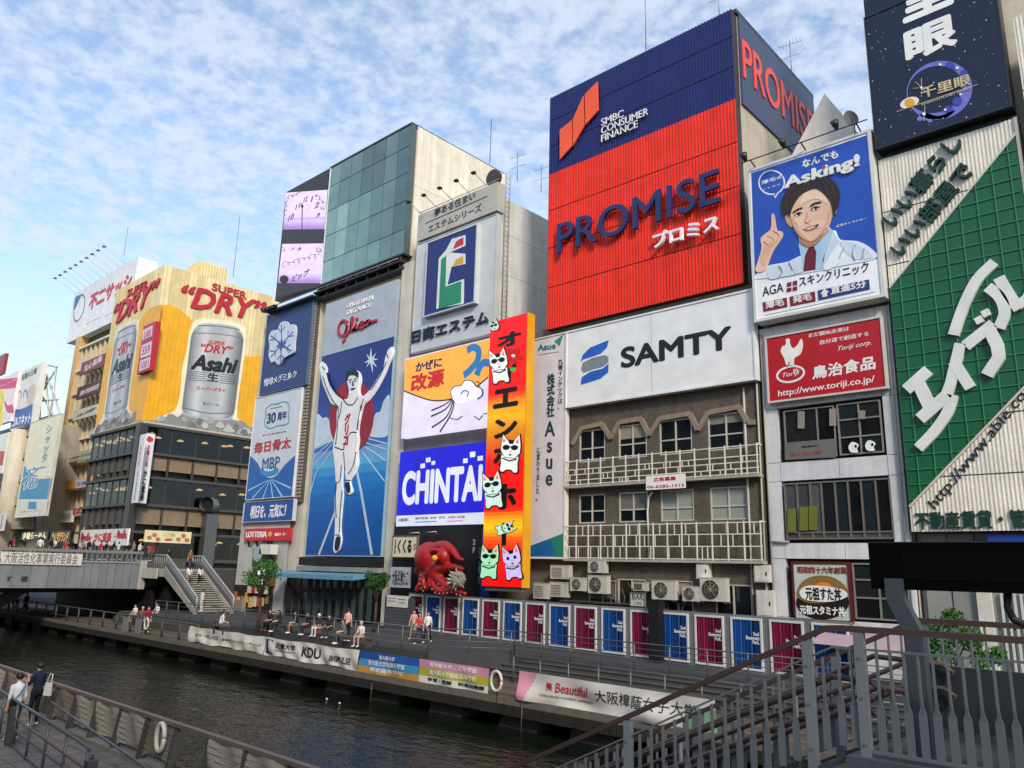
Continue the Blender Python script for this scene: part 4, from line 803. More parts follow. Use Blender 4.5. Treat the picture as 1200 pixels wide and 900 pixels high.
for ch, a in (('10', (338, 260, 345, 250)), ('11', (346.5, 246, 352.5, 237.5)), ('12', (356, 238, 361, 230)), ('1', (364.5, 237, 367.5, 230)), ('2', (368.5, 245, 374.5, 236.5)), ('3', (369.5, 256, 376, 249))): S.text(ch, *a, LK2, 4, -.005, .2)
S.lines('clock_hand', [[(354.5, 269), (354.5, 240.5)]], .12, LK2, 4); S.poly('hand_tip', [(352.7, 243), (354.5, 238.5), (356.5, 243)], LK2, 5)
curl = lambda cx, cy, r, n=14: [(cx+r*math.cos(k*.7)*(1-k/22), cy+r*math.sin(k*.7)*(1-k/22)) for k in range(n)]
def chain(x0, x1, y0, y1, n_, r): return [(x0+(x1-x0)*i/(n_*8)+r*math.cos(i*.785), y0+(y1-y0)*i/(n_*8)+r*1.3*math.sin(i*.785)*(.6+.4*math.sin(i*.3))) for i in range(n_*8)]
S.lines('handwriting', [chain(331, 374, 311, 299, 7, 2.6), chain(337, 352, 232, 227, 3, 1.8), chain(370, 381, 228, 240, 3, 1.6), chain(334, 337, 252, 236, 3, 1.5)], .03, LK2, 4)
for k in range(6):
    for (xa, ya), (xb, yb_), (xc, yc), (xd, yd) in (((332.4, 269), (380.4, 268.5), (333.2, 257), (381.6, 256)), ((326, 331.8), (376, 331.8), (327.2, 321), (376.9, 320.5))):
        f0 = k/7; S.poly('band_glow', [(xa, ya), (xb, yb_), (xb+(xd-xb)*(1-f0)*.9, yb_+(yd-yb_)*(1-f0)*.9), (xa+(xc-xa)*(1-f0)*.9, ya+(yc-ya)*(1-f0)*.9)], mat(tuple(round(v, 3) for v in mixc(lin('e6ccf8'), lin('a07ad0'), k/6)), 'led'), 3.1+k*.12)
S.lines('scribble', [curl(378, 244, 2.5)], .025, LK2, 4)
S.lines('scribble', [curl(332, 292, 3), curl(374, 293, 3.5)], .025, LK2, 4)
S.text('6', 349.5, 294, 353.5, 289, LK2, 4, 0, .2); S.text('7', 342, 294, 345.5, 290, LK2, 4, 0, .2)
S.poly('round_emblem', ell(333.5, 327.5, 5.2, 4.8, 16), LK2, 4); S.text('ピップ', 342.5, 331, 363, 315, LK2, 4, .02, .2)
# ---- header panel and runner sign
PR = PY(35.8)
hp = Sign('snack_header_sign', 'pale grey header panel with red script reading Glico above the runner', 'sign', PR, (381.5, 357.5), (466.2, 326.5), (377.9, 417), (462.6, 394), .3, mat('aab4c0', 'paint', .4))
hp.text('OMOTENASHI', 0, 0, 0, 0, WHITE, quad=((406.5, 361.5), (437.5, 351), (406.8, 356.5)), t=.06, bold=.01); hp.text('DISTANCE', 0, 0, 0, 0, WHITE, quad=((407, 369.2), (434.5, 359.8), (407.3, 364.2)), t=.06, bold=.01)
RD = mat('b01e38')
hp.lines('script_letter', [[(408, 378), (404, 375.5), (400, 378.5), (397.5, 385), (398.5, 391.5), (402.5, 393.5), (406, 389.5), (408, 381), (405.5, 392), (404.5, 399), (402.5, 400.5)], [(404.5, 396), (409, 390.5), (412.5, 383), (414.5, 373.5), (413.5, 372.5), (412.5, 378), (413, 387), (416, 386), (418.5, 380.5), (418.5, 386), (421.5, 384.5), (424.5, 380), (427.5, 378), (424.5, 378), (423, 382), (424.5, 385), (428, 382.5), (431, 377.5), (433.5, 375.5), (430.5, 377.5), (430.5, 381), (433.5, 379.5), (434.5, 376), (438, 377), (442.5, 375.2)], [(418.3, 374.5), (420.3, 373.6)]], .19, RD, smooth=True, t=.14)
GB0, GB1 = mat('123a86', 'led'), mat('1d6fb8', 'led')
global_led = LED
rs = Sign('runner_sign', 'giant blue sign of a white runner with raised arms before a red disc and track', 'billboard', PR, (377.8, 418), (462.3, 394.8), (357.8, 650.9), (446.7, 650.9), .35, mat('0b4a86', 'paint', .35), mat('8fb3c4'), .07)
def hx(a, b, t): return ''.join('%02x' % int(int(a[i:i+2], 16)*(1-t)+int(b[i:i+2], 16)*t) for i in (0, 2, 4))
stops = [(0, '064c96'), (.2, '085cae'), (.36, '1a80cc'), (.455, '6cb8e0'), (.46, 'a4cce6'), (.5, '3472bc'), (.62, '1a4ea4'), (.8, '103084'), (1, '0e2876')]
for k in range(24):
    f0, f1 = k/24, (k+1)/24; fm = (f0+f1)/2
    for (a, ca_), (b, cb_) in zip(stops, stops[1:]):
        if a <= fm <= b: c = hx(ca_, cb_, (fm-a)/(b-a))
    rs.rect('sky_band', (0, f0), (1, f1), mat(c, 'paint', .35), 1)
CW = mat('c6d6e6', 'paint'); 
rs.poly('cloud', catmull([(369, 525), (371, 500), (372.5, 485), (378, 490), (383, 489), (388, 495), (394, 498), (397, 515), (384, 519)], 4), CW, 2); rs.poly('cloud', catmull([(430, 510), (432, 495), (437, 492), (441, 484), (446, 482), (450, 470), (457, 464), (455.5, 500), (452, 512)], 4), CW, 2)
rs.poly('red_disc', ell(412.5, 488, 26, 43, 36, 4), mat('961430'), 3)
tr = [[(398, 566), (393, 600), (374, 650)], [(393, 524), (370, 555), (364, 577)], [(390, 520), (366, 548), (365, 552)], [(390, 516), (368, 536)], [(388, 512), (369, 527)], [(418, 551), (424, 580), (436, 650)], [(425, 530), (440, 550), (451, 564)], [(428, 524), (441, 532), (452, 540)], [(430, 519), (453, 527)], [(432, 514), (454, 520)]]
for k, p in enumerate(tr): rs.lines('track_line', [p], .22 if k in (0, 5) else .09, mat('b8cde0'), 3)
rs.polys('star', [[(435, 408), (436, 420), (444, 421), (436.5, 423), (437, 436), (434, 424), (427, 425.5), (433.5, 421)], [(430, 415), (435, 421), (441, 414), (437, 422.5), (441.5, 430), (435, 424.5), (429.5, 431), (433.5, 422.5)]], mat('cfe6f4'), 3)
OUT = [(378.3, 427), (381, 426), (384, 431), (384.5, 437), (386, 445), (391, 456), (397, 463), (404, 468), (409, 467), (410.5, 459), (408, 452), (407.5, 443), (409, 437), (415, 434), (421, 437), (423, 446), (421.5, 456), (422.5, 463), (428, 464), (436, 456), (444, 444), (451, 431), (453, 420), (456, 411), (459.5, 408), (461, 413), (460, 419), (456, 428), (450, 441), (441, 458), (433, 469), (426.5, 475), (423, 487), (420, 505), (421, 517), (419, 530), (419.5, 545), (415.5, 556), (412, 563), (413, 575), (409.5, 578), (406, 573), (407, 562), (405.5, 550), (404.5, 535), (404, 545), (402.5, 565), (403.5, 580), (401.5, 603), (400.5, 620), (401.5, 634), (398.5, 645), (395, 646), (393.3, 640), (395, 626), (395.5, 608), (395, 585), (396.5, 565), (394.5, 540), (393, 527), (395.5, 510), (397.5, 500), (397.5, 484), (398.5, 477), (391, 473), (386, 462), (380.5, 448), (378.5, 437), (377.3, 431)]
cx_, cy_ = 410, 500
rs.polys('figure_border', [catmull([(x+(1.7 if x > cx_+2 else -1.7 if x < cx_-6 else 0), y+(1.6 if y > 560 else -1.6 if y < 430 else 0)) for x, y in OUT], 3)], mat('f4f6f8'), t=.10)
rs.polys('runner_figure', [catmull(OUT, 3)], mat('eceef0'), t=.14)
bk = mat('15161a')
ln = [[(384.5, 437), (388, 450), (396, 462), (404, 468)], [(380, 441), (385, 456), (392, 470), (398, 477)], [(436, 458), (446, 443), (455, 424)], [(426, 475), (422.5, 487), (420, 504)], [(398.5, 477), (397.5, 500), (395, 522)], [(402.5, 471), (401, 482), (399, 490)], [(404, 468), (409, 474), (416, 474), (421, 466)], [(394, 524), (404, 527), (405, 522)], [(405, 522), (412, 508), (420, 507)], [(404.5, 530), (406, 552)], [(402, 545), (400.5, 562), (397.5, 566)], [(403, 575), (400.5, 600), (399.8, 624)], [(419, 530), (416, 545), (410, 556)], [(454, 413), (457, 420)], [(379, 430), (383, 434)], [(396, 565), (395, 585), (396, 607)], [(428, 468), (424, 478)], [(395, 627), (400, 627)], [(406, 563), (412.5, 563)]]
rs.lines('ink_line', ln, .065, bk, t=.16, smooth=True)
rs.poly('hair', catmull([(407.5, 446), (407.5, 438), (411, 434), (417, 433.5), (421.5, 437.5), (421.5, 443), (417, 440), (411, 441), (409, 447)], 4), bk, t=.17)
rs.polys('face_mark', [[(410.5, 445.5), (414, 444.5), (414, 445.4), (410.5, 446.4)], [(416.5, 444.2), (420, 443.8), (420, 444.7), (416.5, 445)], ell(412.5, 448, 1, .6, 8), ell(418.2, 447, 1, .6, 8), [(415, 447), (415.6, 447), (416.6, 452), (414.6, 452.5)], [(412.5, 456), (418.5, 454.5), (417, 456.8), (414, 457.3)], [(408, 448), (408.6, 448), (410.6, 458.5), (409.9, 459)]], bk, t=.17)
rs.polys('shoe', [catmull([(396, 630), (400.5, 629), (401, 634), (398.5, 644), (395.5, 645), (394.2, 640)], 3), catmull([(407, 566), (411, 565.5), (412.5, 575), (409.5, 577.5), (406.8, 572)], 3)], bk, t=.17)
rs.text('グリコ', 403.5, 522.5, 413, 484, mat('b81c30'), t=.18, vertical=True, bold=.05, line=.9)
box('sign_sill', (rs.u0-.1, 35.3, 3.95), (rs.u1+.3, 36, 4.58), mat('141517'), gb_); box('sill_trim', (rs.u0-.2, 35.2, 3.55), (rs.u1+.4, 36.1, 3.9), mat('8a8a86', 'dirty'), gb_)
# glazed ground floor with blue canopy
gf = empty('glazed_shopfront', (-56, 35.6, 0), 0, 'glass shop front with curtains under a thin blue canopy below the runner sign', 'shop')
mesh('canopy', [(-57.2, 34.0, 3.0), (-46.2, 34.0, 3.0), (-46.2, 35.9, 3.25), (-57.2, 35.9, 3.25), (-57.2, 34.0, 3.3), (-46.2, 34.0, 3.3), (-46.2, 35.9, 3.55), (-57.2, 35.9, 3.55)], QF, mat('5f90a8'), gf)
box('interior', (-57.4, 36.2, 0), (-45.3, 36.55, 3.4), mat('15191b'), gf)
for k in range(11):
    x0 = -57.2+k*1.0; pbox('glass_pane', PY(35.7), x0+.03, x0+.97, .1, 3.05, -.04, 0, mat('17211f', 'glass') if k > 2 else mat('101214', 'glass'), gf); pbox('mullion', PY(35.7), x0-.03, x0+.03, 0, 3.1, -.06, .05, mat('4a5250'), gf)
random.seed(2)
for k in range(9): pbox('curtain', PY(35.72), -54.2+k*.95, -53.8+k*.95+random.random()*.2, .1, 3.0, .025, .035, mat('39474a', 'cloth'), gf)

# ================================================================ dairy-sign building
yb = empty('white_stair_building', (-66, 36, 0), 0, 'narrow off-white building with stacked dairy signs and a burger shop sign', 'building')
box('core', (-66.1, 36.3, 0), (-56.75, 48, 27.3), mat('c9c5bb', 'dirty'), yb)
wall_holes('wall', PY(36.0), -66.0, -58.0, 0, 9.2, [(-64.6, -63.7, 5.35, 5.95), (-63.2, -62.2, 5.35, 5.95), (-61.4, -60.4, 5.3, 5.9)], .2, mat('bdbcb6', 'dirty'), yb)
for a in ((-64.6, -63.7, 5.35, 5.95), (-63.2, -62.2, 5.35, 5.95), (-61.4, -60.4, 5.3, 5.9)): window(PY(36.0), *a, yb, mat('55575a'), GLASS, (), (), rec=.12, fw=.05)
for k in range(60): pbox('louvre', PY(36.1), -57.9, -57.0, 9.4+k*.29, 9.4+k*.29+.2, 0, .16, mat('9a958a', 'concrete'), yb)
pbox('louvre_back', PY(36.1), -58, -56.8, 9, 27.2, -.3, .01, mat('5a564f'), yb)
box('projecting_ad', (-60.6, 34.9, 4.75), (-58.9, 35.6, 5.55), mat('d6d2ca'), yb)
box('green_wall', (-63.0, 35.7, 3.75), (-60.0, 35.9, 5.2), mat('2f5f2a', 'leaf'), yb); box('shop_fascia', (-63, 35.5, 2.2), (-59.4, 35.95, 3.3), mat('6b3f26'), yb)
box('shop_opening', (-65.8, 35.8, 0), (-59.6, 35.97, 2.15), mat('2a2622', 'paint', .6), yb)
random.seed(6)
for k in range(9): xq = -65.6+k*.66; zq = random.uniform(.3, .9); box('shop_poster', (xq, 35.7, zq), (xq+random.uniform(.35, .55), 35.79, zq+random.uniform(.6, 1.0)), mat(random.choice(('b8a888', '9a7a58', 'a85a44', 'd0c8b8', '6a5a4a', 'c8a860'))), yb)
for k in range(5): box('noren_strip', (-62.9+k*.66, 35.45, 1.55), (-62.3+k*.66, 35.5, 2.15), mat('8a3a2e' if k % 2 else 'c8bca8', 'cloth'), yb)
box('white_counter', (-65.7, 35.4, 0), (-63.4, 35.75, .9), mat('8a8478', 'dirty'), yb); box('lit_menu', (-61.2, 35.3, 2.3), (-60.3, 35.45, 3.9), mat('eeeef0', 'led'), yb)
Sx = Sign('', '', '', PY(35.28), (326, 665), (335, 664), (326, 682), (335, 682), .1, None, parent=yb); Sx.text('お食事処', 327.5, 680, 332, 667, mat('3a3a3a'), 1, 0, vertical=True)
ro = empty('round_sign', (-60.3, 35.2, 4.3), 0, 'pale blue round projecting sign beside the burger shop sign', 'sign'); mesh('disc', *tubev([(-60.9, 34.9, 4.75), (-60.9, 35.0, 4.75)], .62, 20), mat('9fb2c0'), ro); tube('arm', [(-60.9, 35, 4.2), (-60.9, 36, 4.2)], .04, STEEL, ro)
PYk = PY(35.75)
S = Sign('snowflake_sign', 'navy sign with a white snowflake badge and dairy name beside the yellow tower', 'sign', PYk, (314, 371), (366, 350.5), (305, 463), (360.5, 449.5), .4, mat('1a3670', 'paint', .4), mat('5c6a80'), .05)
bad = [(331, 379), (337, 377), (341, 381), (347, 381), (348.5, 389), (347, 401), (346, 413), (340, 417), (334, 421), (329, 428), (324, 424), (320, 425), (317, 417), (318, 406), (317, 396), (321, 388), (327, 387)]
S.poly('badge', catmull(bad, 4), mat('c9d2e0'), t=.2)
nv = mat('3a5aa0')
S.lines('snowflake_arm', [[(332.5, 404), (332, 381.5)], [(332.5, 404), (346, 389)], [(332.5, 404), (344, 412)], [(332.5, 404), (331, 425)], [(332.5, 404), (320, 419)], [(332.5, 404), (320, 394)]], .11, nv, t=.215)
S.lines('snowflake_branch', [[(328, 385), (332, 390), (336, 383)], [(340, 388), (340, 395), (346, 394)], [(343, 404), (338, 408), (341, 414)], [(327, 422), (331.5, 417), (335, 420)], [(319, 412), (325, 412), (325, 418)], [(325, 391), (325, 398), (319, 399)]], .1, nv, t=.213)
S.poly('centre_star', [(332.5, 397), (334.3, 401.5), (338.5, 400.5), (335.8, 405), (338, 409), (333.5, 408), (331, 412), (330, 407.5), (326, 407.5), (329, 403.5), (327.5, 400), (331, 401)], nv, t=.222)
S.text('雪印メグミルク', 0, 0, 0, 0, mat('d6dde6'), quad=((309.5, 453.5), (347.5, 443), (310, 444.5)), t=.05, bold=.012)
S = Sign('bone_health_sign', 'white sign with red characters, MBP lettering and a blue bowl splash at its foot', 'sign', PYk, (301, 466), (355, 455), (287.3, 586), (341.5, 581), .3, mat('ccd2da', 'paint', .35), mat('d9dbdc'), .05)
S.poly('blue_base', [(293.3, 534)] + catmull([(293.3, 534), (302, 543), (309, 556), (316, 560), (324, 557), (334, 545), (346.5, 533)], 4, False) + [(346.5, 533), (341.5, 581), (287.5, 586)], mat('1c5fae'), 1)
S.lines('splash_ray', [[(315, 563), (296, 584)], [(314, 563), (291, 575)], [(316, 563), (308, 585)], [(317, 563), (320, 584)], [(318, 562), (331, 582)], [(319, 562), (341, 572)]], .05, mat('9cc8ea'), 2, w1=.16)
S.poly('water_bowl', catmull([(305, 551), (314, 546), (325, 548), (326, 553), (317, 558), (308, 557)], 4), mat('2f8fc8'), 2); S.poly('bowl_rim', ell(315.5, 550, 6, 2.4, 16, -6), mat('cfe6f4'), 3)
S.lines('badge_outline', [catmull([(313, 478), (318, 474), (325, 473.5), (331, 471), (337, 472), (339, 478), (338, 488), (339, 495), (333, 498), (325, 499), (318, 502), (312, 500), (310, 494), (312, 486), (311, 481)], 3)+[(313, 478)]], .12, mat('4f9c9a'), 1)
S.text('30', 312.5, 497, 324, 482.5, mat('24326e'), 2, .03); S.text('周年', 325, 493, 336.5, 481, mat('24326e'), 2, .02); S.text('毎日骨太', 317, 479.5, 331, 475.5, mat('a83a4a'), 2)
S.text('まいにちほねぶと', 308, 511, 336, 504.5, mat('a83a4a'), 2); S.text('毎日骨太', 297.5, 532, 342, 511.5, mat('b02838'), 2, .03); S.text('MBP', 307, 551, 328.5, 534.5, mat('36547e'), 3, .0)
S = Sign('slogan_sign', 'blue sign with white handwritten slogan directly under the bone health sign', 'sign', PYk, (286.5, 590.5), (344.5, 583.5), (285.2, 612.5), (343, 609), .3, mat('1e4c9c'), mat('c9ced4'), .04); S.text('明日を、元気に！', 293, 608, 336, 589.5, WHITE, 2, .025, .15)
S = Sign('burger_sign', 'red sign reading LOTTERIA with small burger mark above street windows', 'sign', PYk, (286.7, 620), (339, 618), (285.8, 634.5), (337.5, 632.5), .35, mat('c4232e')); S.text('LOTTERIA', 288, 630, 313, 622.5, WHITE, 2, .03); S.poly('burger_mark', ell(316.5, 626, 2.3, 3, 12), mat('e8a030'), 2); S.text('絶品バーガー', 322, 628, 336, 624, WHITE, 2, .02)

# ================================================================ beer-can tower
ac = -90.4
at_ = empty('beer_tower', (ac-15, 36, 0), 0, 'dark glazed restaurant tower crowned by a yellow beer billboard box', 'building')
AF = PY(36.0); AS = PX(ac)
yb0, yb1 = 19.45, 38.45
ye = AS.px(295, 506)[0]; al = AF.px(111, 508)[0]; al = -105.0
ye = 51.3
box('core', (al, 37.4, 3), (ac-1.2, ye+4, 19.5), mat('1b1a19', 'paint', .6), at_)
box('box_core', (al, 36.3, 19.6), (ac-.3, ye, 38.2), mat('c9b98c', 'dirty'), at_)
def corr(name, pl, poly, m, parent, n0=-.2, n1=0): vs, fs = prism(pl, [poly], n0, n1); return mesh(name, vs, fs, m, parent)
bb = empty('beer_billboard', (ac-15, 36, 19.45), 0, 'yellow billboard box showing giant silver beer cans and red DRY lettering', 'billboard')
YEL = mat('e6a90f', 'paint', .4); CRM = mat('e2d3a4', 'paint', .5); CRM2 = mat('d2c08c', 'paint', .5); SIL = mat('b9bcbf', 'metal', .35, .45); SILD = mat('7f8488', 'metal', .35, .45); SILH = mat('dfe2e4', 'metal', .3, .35); ROCK = mat('8f918e', 'concrete', bump=.6); BRED = mat('b3172a')
random.seed(5)
for pl, ua, ubb, nn in ((AF, al, ac, 14), (AS, 36.0, ye, 15)):
    for k in range(nn):
        a = ua+(ubb-ua)*k/nn; b = ua+(ubb-ua)*(k+1)/nn
        pbox('cream_sheet', pl, a+.01, b-.01, yb0, yb1, -.25, -.02+.02*(k % 2), [CRM, CRM2, CRM][random.randrange(3)], bb)
fr = Sign('', '', '', AF, (126, 405), (194, 309), (111, 508), (167, 492), .1, None, parent=bb); rt = Sign('', '', '', AS, (194, 309), (318, 347), (167, 492), (294, 505), .1, None, parent=bb)
U2 = lambda x, y: AS.px(x, y)
# yellow beer fields
fr.poly('beer_field', [(111, 506), (167, 492), (190, 357.2)] + catmull([(190, 357.2), (180, 359), (171, 366), (161, 381), (150, 398), (137, 409), (126, 405.5)], 4, False), YEL, 3)
rt.poly('beer_field', [(167, 492), (302, 506), (309, 416)] + catmull([(309, 416), (296, 418), (280, 414), (262, 406), (245, 394), (228, 378), (212, 364), (199, 357.5), (189, 357.2)], 4, False), YEL, 3)
def ribs(Sg, poly_px, u0, u1, step, m_, n1):
    P = Sg.P(poly_px); u = u0+step/2
    lst = []
    while u < u1:
        for a, b in vspan(P, u): lst.append((u-.05, u+.05, a+.03, b-.03, .02, n1))
        u += step
    pboxes('sheet_rib', Sg.pl, lst, m_, bb)
FP = [(111, 506), (167, 492), (190, 357.2)] + catmull([(190, 357.2), (180, 359), (171, 366), (161, 381), (150, 398), (137, 409), (126, 405.5)], 4, False)
RPp = [(167, 492), (302, 506), (309, 416)] + catmull([(309, 416), (296, 418), (280, 414), (262, 406), (245, 394), (228, 378), (212, 364), (199, 357.5), (189, 357.2)], 4, False)
ribs(fr, FP, al, ac, .55, mat('dca00c', 'paint', .4), .052); ribs(rt, RPp, 36, ye, .55, mat('dca00c', 'paint', .4), .052)
for Sg, ua, ubb in ((fr, al, ac), (rt, 36.0, ye)): pboxes('cream_rib', Sg.pl, [(u_, u_+.1, yb0+.1, yb1-.05, .0, .03) for u_ in [ua+.3+k*.55 for k in range(int((ubb-ua-.4)/.55))]], CRM2, bb)
def can(Sg, x0, x1, y0, y1, ty, label=True, k=0):
    """silver can on the billboard: pixel outline x0..x1 top y0, bottom y1, ty = pixel slope across"""
    w_ = x1-x0; f = lambda a, b: (x0+w_*a-(y0+(y1-y0)*b-y0)*.13*k, y0+(y1-y0)*b+ty*(a-.5)*w_)
    Sg.poly('torn_edge', catmull([f(-.04, .12), f(.1, -.03), f(.9, -.03), f(1.04, .12), f(1.06, .4), f(1.05, .7), f(1.08, .95), f(1.25, 1.06), f(-.4, 1.06), f(-.12, .93), f(-.07, .7), f(-.09, .5), f(-.05, .3)], 4), mat('e9dfc0'), 4)
    rj = random.Random(int(x0)); top = []
    for i in range(26): a = -.55+2.05*i/25; b = .93+.12*abs((a-.5))**1.6+rj.uniform(-.03, .03); top.append(f(a, b))
    Sg.poly('rock_base', top+[f(1.5, 1.125), f(-.55, 1.125)], ROCK, 5)
    for i in range(16):
        a = rj.uniform(-.45, 1.35); b = rj.uniform(1.0, 1.09); s3 = rj.uniform(.05, .13); Sg.poly('rock_chunk', [f(a-s3, b+.02), f(a-s3*.4, b-.03), f(a+s3*.5, b-.025), f(a+s3, b+.02), f(a, b+.04)], [mat('a6a8a4', 'concrete'), mat('77797a', 'concrete'), mat('bdbfba', 'concrete')][i % 3], 7+i*.2)
    Sg.poly('can_body', catmull([f(0, .14), f(.12, .03), f(.3, 0), f(.7, 0), f(.88, .03), f(1, .14), f(1, .5), f(1, .9), f(.9, .98), f(.5, 1.0), f(.1, .98), f(0, .9), f(0, .5)], 4), SIL, 6)
    tone = [.30, .42, .55, .66, .78, .90, .86, .76, .68, .64, .62, .62, .64, .68, .74, .80, .76, .66, .52, .40, .30, .24]
    for i, g_ in enumerate(tone):                                            # printed metal sheen of the can, in narrow upright strips
        a, b = i/22, (i+1)/22; e_ = lambda q_: .035+.10*abs(2*q_-1)**6
        Sg.poly('can_sheen', [f(a, e_(a)), f(b, e_(b)), f(b, 1-.7*e_(b)), f(a, 1-.7*e_(a))], mat((round(g_*.60, 3), round(g_*.62, 3), round(g_*.64, 3)), 'paint', .35), 7)
    Sg.lines('can_rim', [[f(.02, .125), f(.3, .105), f(.7, .105), f(.98, .125)], [f(.1, .035), f(.5, .02), f(.9, .035)], [f(.04, .9), f(.5, .93), f(.96, .9)]], .12, SILD, 8, smooth=True)
    q = lambda a, b, c, d: (f(a, d), f(c, d), f(a, b))
    Sg.text('SUPER', 0, 0, 0, 0, BRED, 9, .02, .2, quad=q(.33, .175, .65, .215)); Sg.text('“DRY”', 0, 0, 0, 0, BRED, 9, .03, .2, quad=q(.2, .215, .82, .305))
    Sg.text('Asahi', 0, 0, 0, 0, mat('141416'), 9, .05, .25, quad=q(.06, .33, .96, .50)); Sg.text('生', 0, 0, 0, 0, mat('141416'), 9, .03, quad=q(.4, .51, .62, .6)); Sg.text('スーパードライ', 0, 0, 0, 0, BRED, 9, .03, quad=q(.22, .66, .78, .70))
    for j in range(5):
        for a, b in ((.05, .37), (.65, .95)): Sg.lines('fine_line', [[f(a, .515+j*.022), f(b, .515+j*.022)]], .06, mat('4a4c50'), 9)
    Sg.text('生ビール', 0, 0, 0, 0, mat('3a3a3a'), 9, 0, quad=q(.38, .82, .7, .85))
can(rt, 226, 287, 380, 492, .10, k=1)
can(fr, 137, 163, 382, 490, -.42, k=1.05)
# lettering
rt.text('SUPER', 0, 0, 0, 0, BRED, quad=((248, 340), (288, 351), (249, 331.5)), t=.16, bold=.012); rt.text('“DRY”', 0, 0, 0, 0, BRED, quad=((210, 358), (310, 378), (213, 332.5)), t=.2, bold=.03, shear=.25)
fr.text('SUPER', 0, 0, 0, 0, BRED, quad=((149.5, 349), (173.5, 337), (151, 340)), t=.16, bold=.01); fr.text('“DRY”', 0, 0, 0, 0, BRED, quad=((131, 383), (184, 352), (136, 358)), t=.2, bold=.03, shear=.25)
# clock-like red sign on the corner
rd = Sign('', '', '', PY(35.4), (166.5, 384), (181.5, 376), (161.5, 438.5), (176.5, 432.5), .6, BRED, parent=bb, panel='price_panel')
rd.polys('price_tile', [[(167.5, 387), (179, 381), (178.2, 393.5), (166.8, 399)], [(166, 405), (178, 399.5), (176.5, 416), (164.5, 420)], [(164.3, 423), (176.2, 418), (175, 430.5), (162.8, 435.5)]], mat('d8c4d8'), 1); [rd.text(t_, *a_, mat('a83a5a'), 2, .02) for t_, a_ in (('LAN', (168.5, 397, 177.5, 385)), ('559', (166, 417, 176.5, 403.5)), ('1001', (164.5, 433, 175, 421)))]
pbox('base_trim', AF, al-.3, ac+.3, yb0-.3, yb0, -.5, .12, mat('b9b4a4', 'dirty'), bb); pbox('base_trim', AS, 35.9, ye+.2, yb0-.3, yb0, -.5, .12, mat('b9b4a4', 'dirty'), bb)
vs = []; fs = []
# rooftop tank and mast
rk = empty('roof_tank', (ac-4, 42, 38.2), 0, 'cream ribbed water tank block on the yellow beer tower roof', 'tank')
box('tank', (ac-6.5, 41.5, 38.2), (ac-2.4, 45, 41.3), CRM, rk)
for k in range(9): box('rib', (ac-2.4, 41.6+k*.38, 38.2), (ac-2.3, 41.7+k*.38, 41.2), CRM2, rk); box('rib', (ac-6.4+k*.45, 41.4, 38.2), (ac-6.3+k*.45, 41.5, 41.5), CRM2, rk)
for k in range(4): box('roof_beam', (ac-1.5, 39.5+k*2.6, 38.45), (ac-.8, 41.6+k*2.6, 38.75), DARK, rk)
# restaurant storeys
DK = mat('403d39', 'metal', .6, .1); TAN = mat('84725d', 'paint', .7); WN = mat('b0aea4', 'pane')
LAMP = mat('ffd89a', 'led', 2.6)
def storeys(pl, ua, ub, n, tan):
    zs = [(16.0, 18.9), (13.3, 15.7), (10.1, 13.0), (7.2, 9.9), (4.3, 6.9)]
    nw = n; cwid = (ub-ua)/nw
    for fi, (z0, z1) in enumerate(zs):
        if fi % 2 == 0:                                                      # window band
            for i in range(nw):
                a = ua+i*cwid; pbox('window_pane', pl, a+.08, a+cwid-.08, z0, z1, -.06, -.03, WN, at_)
                pbox('window_post', pl, a-.06, a+.06, z0, z1, -.12, .02, DK, at_)
            pbox('room_wall', pl, ua, ub, z0, z1, -1.35, -1.2, mat('1e1712', 'paint', .7), at_)
            for i in range(nw):
                if random.random() < .75:
                    for dd in ((.3, .55) if random.random() < .5 else (.45,)):
                        a = ua+(i+dd)*cwid; zz = z1-.7-random.random()*.5; c0 = pl.p3(a, zz, -.5); mesh('pendant_lamp', *tubev([c0+Vector((0, 0, .22)), c0+Vector((0, 0, .05)), c0], [.12, .42, .36], 10), LAMP, at_)
        else:
            for i in range(nw):
                a = ua+i*cwid; pbox('spandrel_panel', pl, a+.1, a+cwid-.1, z0+.75, z1-.05, -.2, -.08, tan, at_); pbox('slot', pl, a+.1, a+cwid-.1, z0, z0+.72, -.9, -.7, BLACK, at_)
                pbox('spandrel_post', pl, a-.08, a+.1, z0, z1, -.3, .1, DK, at_)
        pbox('floor_beam', pl, ua-.3, ub+.3, z1, z1+.3, -.5, .35, mat('4a4742', 'metal', .6, .1), at_)
    pbox('floor_beam', pl, ua-.3, ub+.3, 3.9, 4.3, -.5, .35, mat('4a4742', 'metal', .6, .1), at_)
random.seed(9)
storeys(PX(ac), 36.4, ye, 5, TAN); storeys(AF, al, ac-.4, 7, mat('55514b', 'metal', .6, .1))
pbox('corner_post', AS, 35.6, 36.5, 3.3, 19.2, -.9, .25, mat('3a3835'), at_); pbox('duct', AS, 44.2, 45.6, 3.3, 9.5, 0, 1.2, mat('6c6c6a', 'metal'), at_); mesh('duct_mouth', *tubev([(ac+.2, 45.2, 10.6), (ac+1.3, 43.9, 10.6)], .85, 18, cap=False), mat('9a9a96', 'metal'), at_); mesh('duct_throat', *tubev([(ac+.3, 45.1, 10.6), (ac+.9, 44.38, 10.6)], .8, 18), BLACK, at_)
box('ground_floor', (al, 36.8, 3.3), (ac-.8, ye, 4.0), mat('2a2826'), at_)
S = Sign('crab_banner', 'tall white corner banner with red crab and crab restaurant name in black', 'banner', PX(ac+1.0), (172, 507.5), (182, 508), (160.5, 589.5), (171.5, 590), .12, mat('dcdde0', 'cloth'), mat('2b3a55'), .04)
